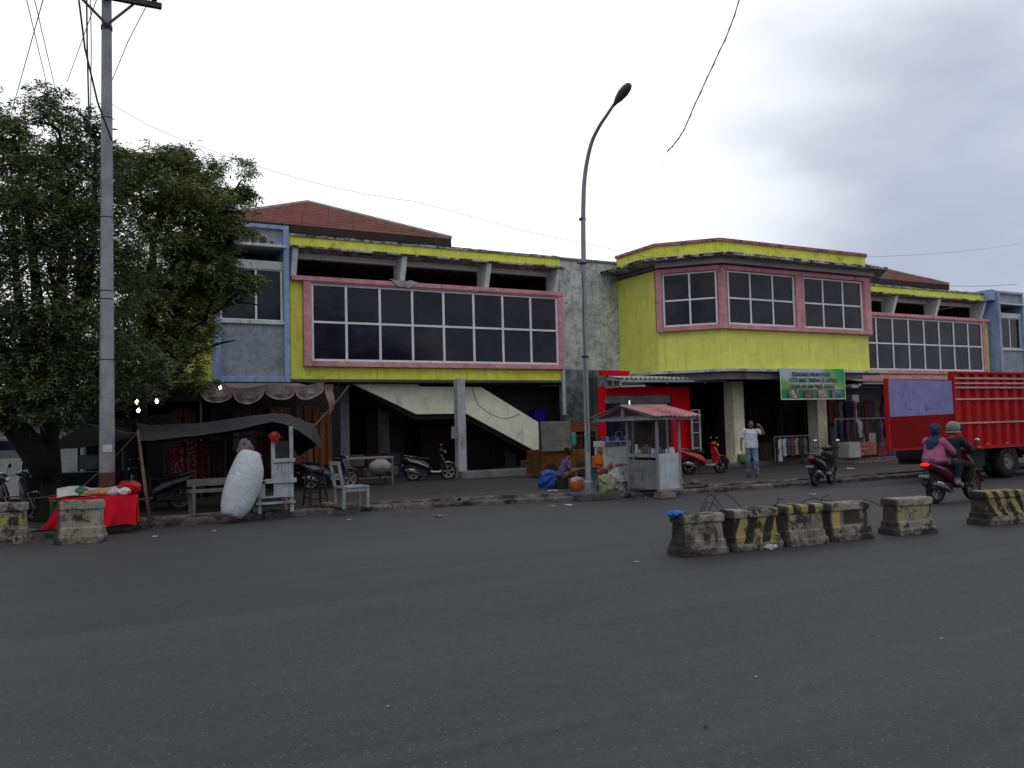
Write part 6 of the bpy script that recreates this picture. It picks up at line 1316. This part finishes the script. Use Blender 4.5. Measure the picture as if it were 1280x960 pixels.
def cap_hair(c, s=1., m=None, back=0.):
    def fn(mb):
        mb.ell((c[0]-.018*s, c[1], c[2]+.022*s), (.098*s, .084*s, .104*s), 18); mb.ell((c[0]-.045*s, c[1], c[2]-.02*s), (.06*s, .074*s, .075*s), 14)
    return fn
M_hair = mat('black_hair', (.010, .009, .009), .7, .3, 30, bump=.4)
blob('hair', [], M_hair, MN, .012, cap_hair(hd))
for a in an: MB().loft([(a[0]-.09, a[1], a[2]-.05, .035, .03), (a[0]-.02, a[1], a[2]-.035, .045, .045), (a[0]+.08, a[1], a[2]-.055, .045, .03), (a[0]+.16, a[1], a[2]-.065, .03, .02)], 12).build('shoe', mat('dark_shoe', (.03, .03, .035), .6, .2, 6), MN, smooth=True)
# seated woman in orange
PO = thing('person', 'seated woman in an orange headscarf and brownish red top beside the lamp post', 'person', (11.697,17.057,0.100), R(-118), None, .96)
hd = (.06, 0, .955)
blob('body', [[((-.02, 0, .48), (.13, .17, .09)), ((.0, 0, .80), (.10, .15, .08))], [((.0, 0, .84), .05), ((.05, 0, .92), .05)], [((0, .16, .80), .05), ((.10, .22, .58), .04), ((.30, .12, .56), .028)], [((0, -.16, .80), .05), ((.10, -.22, .58), .04), ((.30, -.08, .56), .028)],
              [((.02, .09, .46), .09), ((.42, .12, .46), .06), ((.40, .12, .08), .045)], [((.02, -.09, .46), .09), ((.42, -.12, .46), .06), ((.40, -.12, .08), .045)], [((.38, .12, .04), .035), ((.52, .13, .03), .03)], [((.38, -.12, .04), .035), ((.52, -.13, .03), .03)]]
     + hand((.30, .12, .56), (1, -.5, -.1), (0, 0, -1), .7)+hand((.30, -.08, .56), (1, .4, -.1), (0, 0, -1), .7), M_skin, PO, .0095, head_extra(hd, (1, 0, -.15), 1.04))
eyes(hd, (1, 0, -.15), PO, 1.04)
blob('skirt', [[((-.03, 0, .46), (.16, .20, .09)), ((.40, 0, .46), (.10, .19, .07))], [((.40, .10, .44), (.09, .09, .06)), ((.42, .10, .12), (.09, .09, .06))], [((.40, -.10, .44), (.09, .09, .06)), ((.42, -.10, .12), (.09, .09, .06))], [((.41, 0, .40), (.08, .16, .06)), ((.42, 0, .12), (.08, .16, .06))]], mat('maroon_skirt', (.11, .02, .035), .9, .3, 8), PO, .013)
blob('tunic', [[((-.02, 0, .50), (.15, .19, .08)), ((.0, 0, .80), (.115, .165, .07))], [((0, .16, .80), .065), ((.10, .22, .58), .06), ((.26, .14, .56), .045)], [((0, -.16, .80), .065), ((.10, -.22, .58), .06), ((.26, -.09, .56), .045)]], cloth_mat('rust_tunic', (.22, .05, .015), (.15, .025, .03), 12), PO, .012)
def hij(c, s, f=.0):
    def fn(mb):
        mb.ell((c[0]-.030*s, c[1], c[2]+.012*s), (.100*s, .098*s, .126*s), 20); mb.ell((c[0]-.005*s, c[1], c[2]-.115*s), (.085*s, .085*s, .06*s), 16)
    return fn
blob('headscarf', [[((.02, 0, .90), (.10, .115, .06)), ((.01, 0, .80), (.155, .225, .07)), ((.04, 0, .66), (.16, .235, .07))]], mat('orange_scarf', (.40, .09, .012), .9, .2, 8, .15, (.18, .04, .01), 3, bump=.3), PO, .012, hij(hd, 1.12))
cr = thing('plastic_chair', 'teal plastic chair under the woman in orange', 'chair', PO.location, R(-118)); M_teal = mat('teal_plastic', (.03, .22, .18), .5, .1, 5, .2)
MB().box(-.22, .20, -.20, .20, .36, .39).build('seat', M_teal, cr, bevel=.01)
mb = MB(); mb.sheet(lambda u, v: (-.22-.06*v-.03*math.sin(math.pi*u), -.20+.40*u, .38+.42*v), 10, 6); mb.build('backrest_sheet', M_teal, cr, smooth=True, solid=.012)
for x, y in ((-.2, -.18), (-.2, .18), (.18, -.18), (.18, .18)): MB().bar((x*1.1, y*1.1, 0), (x, y, .36), .035).build('leg', M_teal, cr)
# woman in purple bending over her basket
PP = thing('person', 'woman in a purple blouse with tied dark hair crouching left of the lamp post', 'person', (11.251,17.969,0.100), R(-32), None, .95)
hd = (.16, 0, .94)
blob('body', [[((-.10, 0, .36), (.14, .17, .10)), ((.02, 0, .66), (.11, .15, .09))], [((.04, 0, .76), .05), ((.13, 0, .87), .045)], [((.03, .16, .70), .052), ((.12, .24, .48), .042), ((.38, .16, .50), .028)], [((.03, -.16, .70), .052), ((.16, -.22, .46), .042), ((.42, -.12, .52), .028)],
              [((-.08, .10, .34), .10), ((.26, .14, .44), .07), ((.20, .13, .08), .045)], [((-.08, -.10, .34), .10), ((.26, -.14, .44), .07), ((.20, -.13, .08), .045)], [((.18, .13, .04), .035), ((.32, .14, .03), .028)], [((.18, -.13, .04), .035), ((.32, -.14, .03), .028)]]
     + hand((.38, .16, .50), (1, -.2, .05), (0, 0, -1), .5)+hand((.42, -.12, .52), (1, .2, .05), (0, 0, -1), .5), M_skin, PP, .0095, head_extra(hd, (1, 0, -.3), .95))
eyes(hd, (1, 0, -.3), PP, .95)
blob('blouse', [[((-.10, 0, .38), (.155, .185, .08)), ((.02, 0, .68), (.13, .17, .08))], [((.03, .16, .70), .07), ((.09, .22, .56), .065)], [((.03, -.16, .70), .07), ((.10, -.21, .56), .065)]], cloth_mat('purple_blouse', (.08, .05, .16), (.13, .06, .10), 14), PP, .012)
blob('wrap_skirt', [[((-.10, 0, .34), (.17, .21, .11)), ((.24, 0, .42), (.10, .20, .07))], [((.22, .12, .40), .09), ((.20, .12, .16), .08)], [((.22, -.12, .40), .09), ((.20, -.12, .16), .08)]], cloth_mat('dark_wrap', (.03, .025, .05), (.18, .05, .03), 9), PP, .013)
blob('hair', [[((.06, 0, 1.0), .05), ((.03, 0, 1.03), .055)]], M_hair, PP, .012, cap_hair(hd, .96))
mb = MB(); mb.lathe([(.13, 0), (.17, .03), (.16, .22), (.13, .24)], 14); o = mb.build('low_stool', M_dw, None); o.location = PP.location+Vector((-.09, .05, 0)); tag(o, 'low stool hidden under the crouching woman in purple', 'stool')
o = crumple(tuple(Vector((10.979,18.284,0.100))+Vector((0, 0, .22))), (.34, .22, .25), mat('blue_sack', (.018, .055, .24), .45, .25, 6, .1, (.02, .05, .15), 3, bump=.3), 'plastic_sack', 'big blue plastic sack behind the crouching woman', 'sack', 31, 6, .40, n=30)
bs = thing('basket', 'orange and white basket in front of the crouching woman', 'basket', tuple((11.006,17.084,0.100)))
MB().lathe([(.13, 0), (.15, .02), (.19, .24), (.18, .24)], 16).build('tub', mat('orange_tub', (.34, .06, .02), .6, .2, 6), bs, smooth=True); mb = MB(); mb.ell((0, 0, .26), (.16, .15, .08), 14); mb.v = [tuple(Vector(v)+noise.noise_vector(Vector(v)*15)*.04) for v in mb.v]; mb.build('contents', mat('pale_contents', (.30, .28, .28), .8, .4, 14), bs)
# riders
bm_ = full(rd)
DR = thing('person', 'rider in dark clothes and a grey helmet driving the dark red scooter', 'person', tuple(rd.location), R(3), None, .98)
hd = (.10, 0, 1.40); sh = [(.02, .18, 1.19), (.02, -.18, 1.19)]; el = [(.20, .27, .99), (.20, -.27, .99)]; wr_ = [(.35, .30, 1.03), (.35, -.30, 1.03)]
hip = (-.02, 0, .80)
blob('body', [[(hip, (.13, .16, .09)), ((.0, 0, 1.14), (.10, .15, .08))], [((.03, 0, 1.22), .052), ((.08, 0, 1.32), .046)]]+[[(sh[i], .05), (el[i], .038), (wr_[i], .026)] for i in (0, 1)]
     + hand(wr_[0], (.6, .25, .05), (0, 0, -1), 1.5)+hand(wr_[1], (.6, -.25, .05), (0, 0, -1), 1.5)+[[((-.02, s*.09, .78), .09), ((.36, s*.15, .68), .062), ((.24, s*.15, .34), .04)] for s in (1, -1)], M_skin, DR, .0095, head_extra(hd, (1, 0, -.1)))
blob('jacket', [[((-.04, 0, .80), (.16, .19, .08)), ((-.02, 0, 1.0), (.145, .185, .08)), ((.0, 0, 1.18), (.12, .185, .065))]]+[[(sh[i], .075), (el[i], .062), ((wr_[i][0]-.03, wr_[i][1], wr_[i][2]), .042)] for i in (0, 1)], mat('black_jacket', (.014, .017, .026), .8, .25, 7, bump=.3), DR, .012)
blob('trousers', [[((-.03, 0, .78), (.15, .18, .08)), ((.02, 0, .76), (.13, .17, .08))]]+[[((-.0, s*.09, .77), .10), ((.36, s*.155, .68), .078), ((.25, s*.15, .36), .058)] for s in (1, -1)], mat('black_trousers', (.012, .012, .016), .85, .25, 7, bump=.3), DR, .012)
for s in (1, -1): MB().loft([(.14, s*.15, .33, .03, .03), (.24, s*.15, .34, .04, .045), (.36, s*.16, .32, .04, .03), (.42, s*.165, .315, .025, .02)], 12).build('shoe', mat('dark_shoe', ()), DR, smooth=True)
hm = helmet((0, 0, 0), (.13, .14, .145), 'grey open face helmet with raised visor on the scooter driver', R(3), True, 1.0); hm.location = full(DR) @ Vector((.085, 0, 1.43))
PS = thing('person', 'pillion passenger in a long dark blue headscarf and pink top', 'person', tuple(Vector(rd.location)+Vector((-.10, -.005, -.02))), R(3), None, 1.04)
hd = (-.36, .0, 1.34); sh = [(-.42, .16, 1.14), (-.42, -.16, 1.14)]; el = [(-.30, .22, .92), (-.26, -.24, .94)]; wr_ = [(-.12, .14, .90), (-.10, -.17, .92)]
blob('body', [[((-.43, 0, .82), (.14, .17, .09)), ((-.42, 0, 1.10), (.10, .14, .08))], [((-.40, 0, 1.16), .05), ((-.37, 0, 1.26), .045)]]+[[(sh[i], .05), (el[i], .038), (wr_[i], .026)] for i in (0, 1)]+hand(wr_[0], (.8, -.3, 0), (0, -1, -.3), .9)+hand(wr_[1], (.8, .3, 0), (0, 1, -.3), .9)
     + [[((-.40, s*.10, .80), .09), ((-.06, s*.22, .74), .065), ((-.10, s*.20, .40), .042), ((.02, s*.21, .35), .032)] for s in (1, -1)], M_skin, PS, .0095, head_extra(hd, (1, -.1, -.1), .93))
blob('top', [[((-.47, 0, .80), (.19, .225, .08)), ((-.44, 0, .92), (.165, .20, .07)), ((-.42, 0, 1.13), (.12, .165, .07))], [((-.36, 0, .80), (.20, .20, .055)), ((-.28, 0, .80), (.18, .19, .05))]]+[[(sh[i], .07), (el[i], .062), ((wr_[i][0]-.04, wr_[i][1], wr_[i][2]), .042)] for i in (0, 1)], mat('pink_top', (.30, .085, .17), .9, .15, 8, bump=.5), PS, .012)
blob('trousers', [[((-.38, s*.09, .79), .10), ((-.06, s*.22, .74), .078), ((-.09, s*.20, .50), .06)] for s in (1, -1)], mat('navy_trousers', (.02, .024, .045), .9, .25, 7), PS, .012)
for s in (1, -1): blob('sock', [[((-.09, s*.20, .52), .052), ((-.10, s*.20, .39), .045), ((.0, s*.21, .35), .036)]], mat('grey_sock', (.22, .22, .25), .9, .2, 9), PS, .012)
blob('headscarf', [[((-.37, 0, 1.22), (.085, .10, .06)), ((-.43, 0, 1.13), (.13, .16, .06)), ((-.49, 0, 1.03), (.09, .12, .05)), ((-.53, 0, .96), (.05, .07, .04))]], mat('navy_scarf', (.018, .030, .065), .85, .25, 7, bump=.4), PS, .012, hij(hd, 1.0))

# ------------------------------------------------------------------ far background at the left
m, nt, b, co = base('hill_haze'); c = mixc(nt, ramp(nt, noisen(nt, co, .06, 6, .7), .35, .65), (.10, .115, .13), (.14, .155, .17)); nt.links.new(c, b.inputs['Base Color']); b.inputs['Roughness'].default_value = 1
mb = MB(); N = 60; vs = []; 
for i in range(N+1):
    a = R(-60+75*i/N); d = 330; h = 22+16*noise.noise(Vector((i*.13, 0, 0)))+5*noise.noise(Vector((i*.7, 3, 0)))
    for j, (dd_, hh) in enumerate(((0, -1), (20, h*.5), (60, h), (140, -1))): vs.append((math.sin(a)*(d+dd_), math.cos(a)*(d+dd_), hh))
mb.add(vs, [(i*4+j, i*4+4+j, i*4+5+j, i*4+1+j) for i in range(N) for j in range(3)]); tag(mb.build('hills', m, smooth=True), kind='structure')
FW = thing('boundary_wall', 'far pale boundary wall beyond the scooters at the left edge', 'wall', (-6, 46, 0)); mb = MB(); mb.box(-16, 2.5, 46, 46.25, 0, .85); mb.build('wall', mat('far_white_wall', (.24, .25, .25), .9, .15, 2, .3), FW, world=True)
mb = MB()
for x in range(-15, 3, 3): mb.box(x, x+.35, 45.9, 46.35, 0, 1.05)
mb.build('pier', mat('far_white_wall', ()), FW, world=True)
def far_van(x, y, rz, col, lab, h=1.9):
    t = thing('parked_van', lab, 'van', (x, y, 0), rz, 'vehicles parked far away at the left')
    mb = MB(); mb.prism([(-2, .35), (2, .35), (2.05, .9), (1.7, 1.15), (1.25, h), (-1.95, h), (-2.05, 1.0)], -.8, .8, 'XZ'); mb.build('body', mat('far_van_'+str(col), col, .5, .1, 3, .2), t, bevel=.08)
    mb = MB(); mb.box(-1.7, 1.2, -.815, .815, 1.15, h-.2); mb.build('window', M_glass, t)
    for wx in (-1.3, 1.3): MB().lathe([(.1, -.85), (.32, -.85), (.32, .85), (.1, .85)], 16, (wx, 0, .32), 'Y').build('wheel', M_tyre, t)
far_van(-5.2, 56, .3, (.35, .36, .37), 'white van far behind the scooters at the left edge'); far_van(-1.5, 60, .1, (.10, .11, .13), 'dark van far away just left of the tree trunk'); far_van(-9.0, 62, 0, (.22, .04, .04), 'dull red van far away at the left edge')
for x, y, h, lab in ((-4.4, 52, 5.6, 'tall thin white lamp mast in the distance left of the tree'), (-2.6, 70, 6.5, 'thin grey mast further away next to the tree trunk'), (-8, 75, 7, 'distant mast at the left picture edge')):
    t = thing('lamp_mast', lab, 'mast', (x, y, 0), 0, 'masts in the far distance at the left'); MB().tube([(0, 0, 0), (0, 0, h)], .07, 8).build('pole', mat('far_mast', (.42, .43, .45), .6, .1, 3), t); mb = MB(); mb.bar((-.05, 0, h), (.9, -.2, h-.1), .08, .12); mb.build('lamp_arm', mat('far_mast', ()), t)
HB = thing('low_house', 'low grey house far beyond the scooters at the left', 'house', (-8, 90, 0)); mb = MB(); mb.box(-22, 6, 88, 94, 0, 3.2); mb.build('wall', mat('far_house', (.16, .17, .18), .9, .2, 1, .3), HB, world=True)
mb = MB(); mb.prism([(-23, 3.2), (7, 3.2), (5, 5.0), (-21, 5.0)], 87, 95, 'XZ'); mb.build('roof', mat('far_roof', (.12, .13, .15), .8, .2, 2), HB, world=True)
mb = MB()
for i in range(7): mb.box(-20+i*3.6, -18.4+i*3.6, 87.9, 87.99, 1, 2.4)
mb.build('window', mat('dark_opening', ()), HB, world=True)

HR = thing('house', 'long pale house with a dark red hipped roof on the near side of the road', 'house', (20, -24, 0))
mb = MB(); mb.box(11, 29, -30, -18, 0, 8.2); mb.build('wall', mat('near_house_wall', (.25, .24, .22), .9, .2, 1, .3), HR, world=True)
mb = MB(); mb.add([(10, -31, 8.2), (30, -31, 8.2), (30, -17, 8.2), (10, -17, 8.2), (16, -24, 12.4), (22, -24, 12.4)], [(0, 1, 5, 4), (1, 2, 5), (2, 3, 4, 5), (3, 0, 4), (3, 2, 1, 0)]); mb.build('roof', mat('near_house_roof', (.14, .03, .03), .8, .2, 2), HR, world=True)
for i in range(5):
    MB().box(12.5+i*3.4, 14.3+i*3.4, -18, -17.94, 4.6, 6.6).build('window', mat('dark_opening', ()), HR, world=True)
# ------------------------------------------------------------------ litter and grit
rr = random.Random(99)
mb = MB()
def kerby(x):
    for i in range(len(kp)-1):
        if kp[i][0] <= x <= kp[i+1][0]: t = (x-kp[i][0])/(kp[i+1][0]-kp[i][0]+1e-9); return kp[i][1]+(kp[i+1][1]-kp[i][1])*t
    return 15.3
def chip(x, y, z, s):
    k = rr.randrange(4, 7); a0 = rr.random()*6.28; mb.add([(x+s*rr.uniform(.4, 1)*math.cos(a0+6.28*i/k), y+s*rr.uniform(.4, 1)*math.sin(a0+6.28*i/k), z+s*rr.uniform(0, .35)) for i in range(k)]+[(x, y, z+s*rr.uniform(.3, .7))], [(i, (i+1) % k, k) for i in range(k)])
for i in range(420):
    x = rr.uniform(-1, 22); chip(x, kerby(x)-abs(rr.gauss(0, .16))-.02, .004, rr.uniform(.008, .035))
for i in range(200):
    x = rr.uniform(-1, 20); chip(x, kerby(x)+rr.uniform(.6, 6), .12, rr.uniform(.01, .03))
for i in range(160): chip(rr.uniform(0, 12), rr.uniform(3.5, 14), .002, rr.uniform(.003, .007))
tag(mb.build('grit', mat('grit', (.14, .125, .11), .95, .5, 12, .4)), 'small stones and dirt along the kerb', kind='stuff')
mb = MB()
for i in range(140):
    x = rr.uniform(-1, 21); chip(x, kerby(x)+rr.choice((-.25, -.12, .45, .8, 2.4))+rr.gauss(0, .1), .02 if rr.random() < .5 else .125, rr.uniform(.012, .045))
tag(mb.build('dry_leaves', mat('dry_leaf', (.20, .12, .06), .9, .5, 9)), 'dry leaves scattered along the gutter', kind='stuff')
gl = 'scraps of paper and plastic lying on the ground'
for i, (p, s, lab, c) in enumerate(((((0.002,16.451,0.000)), .07, 'white scrap beside the kerb at the foot of the far left barrier', 0), (((1.541,15.144,0.000)), .07, 'white scrap on the road in front of the bamboo pole', 0), (((2.494,15.309,0.000)), .05, 'white scrap on the road below the big sack', 0), (((4.846,15.274,0.020)), .06, 'white twig like scrap in the gutter below the chair', 0),
        (((6.412,14.768,0.020)), .12, 'crumpled brown paper in the gutter left of the lamp post', 1), (((10.445,17.325,0.120)), .16, 'flat white scrap on the pavement in front of the blue sack', 0), (((9.452,14.991,0.000)), .14, 'flat pale wrapper at the kerb below the lamp post', 0), (((9.093,15.100,0.000)), .07, 'small white wrapper in the gutter left of the lamp post', 0),
        (((21.655,18.145,0.120)), .22, 'white sheet of litter on the pavement behind the black scooter', 0), (((14.777,13.417,0.000)), .09, 'white scrap on the road in front of the black scooter', 0), (((16.830,19.939,0.120)), .05, 'grey pebble of litter near the red scooter', 0), (((3.918,4.079,0.000)), .012, 'tiny pale flake lying on the foreground asphalt', 0), (((3.052,3.563,0.000)), .014, 'small dark leaf on the foreground asphalt', 2), (((1.747,4.818,0.000)), .010, 'tiny white flake at the lower left of the asphalt', 0), (((6.086,8.211,0.000)), .035, 'small white scrap on the asphalt left of the barriers', 0), (((8.443,8.115,0.000)), .08, 'pale scrap at the joint between the second and third barrier', 0), (((5.694,4.039,0.000)), .013, 'white fleck on the asphalt at the right', 0))):
    mb = MB(); mb.sheet(lambda u, v: ((u-.5)*s*1.6, (v-.5)*s, .008+s*.22*abs(noise.noise(Vector((u*3, v*3, i*5.1))))), 6, 6)
    o = mb.build('litter_scrap', [mat('white_litter', ()), mat('brown_litter', (.22, .14, .09), .9, .2, 9), mat('dark_leaf', (.02, .015, .012), .9, .2, 9)][c], None, solid=.002); o.location = p; o.rotation_euler = (0, 0, i*1.3); tag(o, lab, 'litter', gl)
# denser goods in the dim arcades
rr = random.Random(5); gcol = [((.16, .03, .04), 'red'), ((.10, .09, .10), 'grey'), ((.04, .05, .12), 'blue'), ((.18, .13, .06), 'tan'), ((.20, .19, .19), 'pale')]
def crate(x, y, z, w_, d_, h_, c, lab, grp):
    mb = MB()
    for k in range(4): mb.box(-w_/2, w_/2, -d_/2, d_/2, h_*k/4+.004, h_*(k+1)/4-.012)
    mb.box(-w_/2+.015, w_/2-.015, -d_/2+.015, d_/2-.015, 0, h_-.015)
    o = mb.build('crate', mat('crate_%s' % str(c), c, .8, .3, 6, .3), None); o.location = (x, y, z); tag(o, lab, 'crate', grp); return o
gg = 'crates stacked in the dark arcade beside the stairs'
for i in range(7):
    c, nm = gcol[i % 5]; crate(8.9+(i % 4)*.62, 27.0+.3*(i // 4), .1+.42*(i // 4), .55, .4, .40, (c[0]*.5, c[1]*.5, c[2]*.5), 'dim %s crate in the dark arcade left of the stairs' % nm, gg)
g5 = 'clothes on the wall right of the second cream column'
q = Vector((25.329,21.900,2.373))
for i in range(14):
    c = [(.10, .018, .03), (.04, .035, .05), (.14, .10, .10), (.02, .02, .05), (.16, .05, .07), (.06, .05, .05)][i % 6]
    lab = ['dark red blouse in the upper hanging row right of the cream column', 'charcoal blouse in the upper hanging row right of the cream column', 'dusty beige blouse in the upper hanging row right of the cream column', 'navy blouse in the upper hanging row right of the cream column', 'rose blouse in the upper hanging row right of the cream column', 'brown blouse in the upper hanging row right of the cream column'][i % 6]
    t = thing('hanging_garment', lab, 'garment', (q.x+.25+i*.33, 22.2+.05*(i % 3), q.z-.05*(i % 2)), R(rr.uniform(-15, 30)), g5)
    mb = MB(); hw = .18; l_ = rr.uniform(.6, .95); mb.prism([(-hw, -.10), (-hw*.35, -.02), (hw*.35, -.02), (hw, -.10), (hw*1.25, -l_*.45), (hw*.85, -l_*.47), (hw*.92, -l_), (-hw*.92, -l_), (-hw*.85, -l_*.47), (-hw*1.25, -l_*.45)], -.03, .03, 'XZ'); mb.build('shirt', mat('garment_%s' % str(c), c, .9, .3, 9), t, rough=.012, sub=1)
for i in range(6):
    c, nm = gcol[(i*2) % 5]; crate(27.2+(i % 3)*.6, 21.5+.1*(i//3), .26+.34*(i // 3), .55, .4, .32, c, '%s crate of goods on the shop floor near the truck door' % nm, 'crates on the shop floor near the truck')
for i in range(5):
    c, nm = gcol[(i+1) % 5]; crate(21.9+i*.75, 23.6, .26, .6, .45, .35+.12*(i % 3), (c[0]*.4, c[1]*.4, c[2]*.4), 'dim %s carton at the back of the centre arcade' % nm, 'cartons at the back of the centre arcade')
for i, (p, s) in enumerate((((4.997,17.110,0.120), .12), ((5.066,16.573,0.120), .10), ((13.742,16.717,0.100), .14), ((14.180,16.631,0.100), .12))):
    o = crumple(tuple(Vector(p)+Vector((0, 0, s*.4))), (s*1.3, s, s*.6), mat('rubble', (.10, .085, .075), .95, .3, 8, .4, bump=.6), 'rubble_stone', ['larger lump of rubble left of the pale wooden chair', 'smaller lump of rubble touching the pale wooden chair', 'broken stone just right of the food cart', 'second broken stone right of the food cart by the kerb'][i], 'stone', 50+i, 5, .5, n=12)
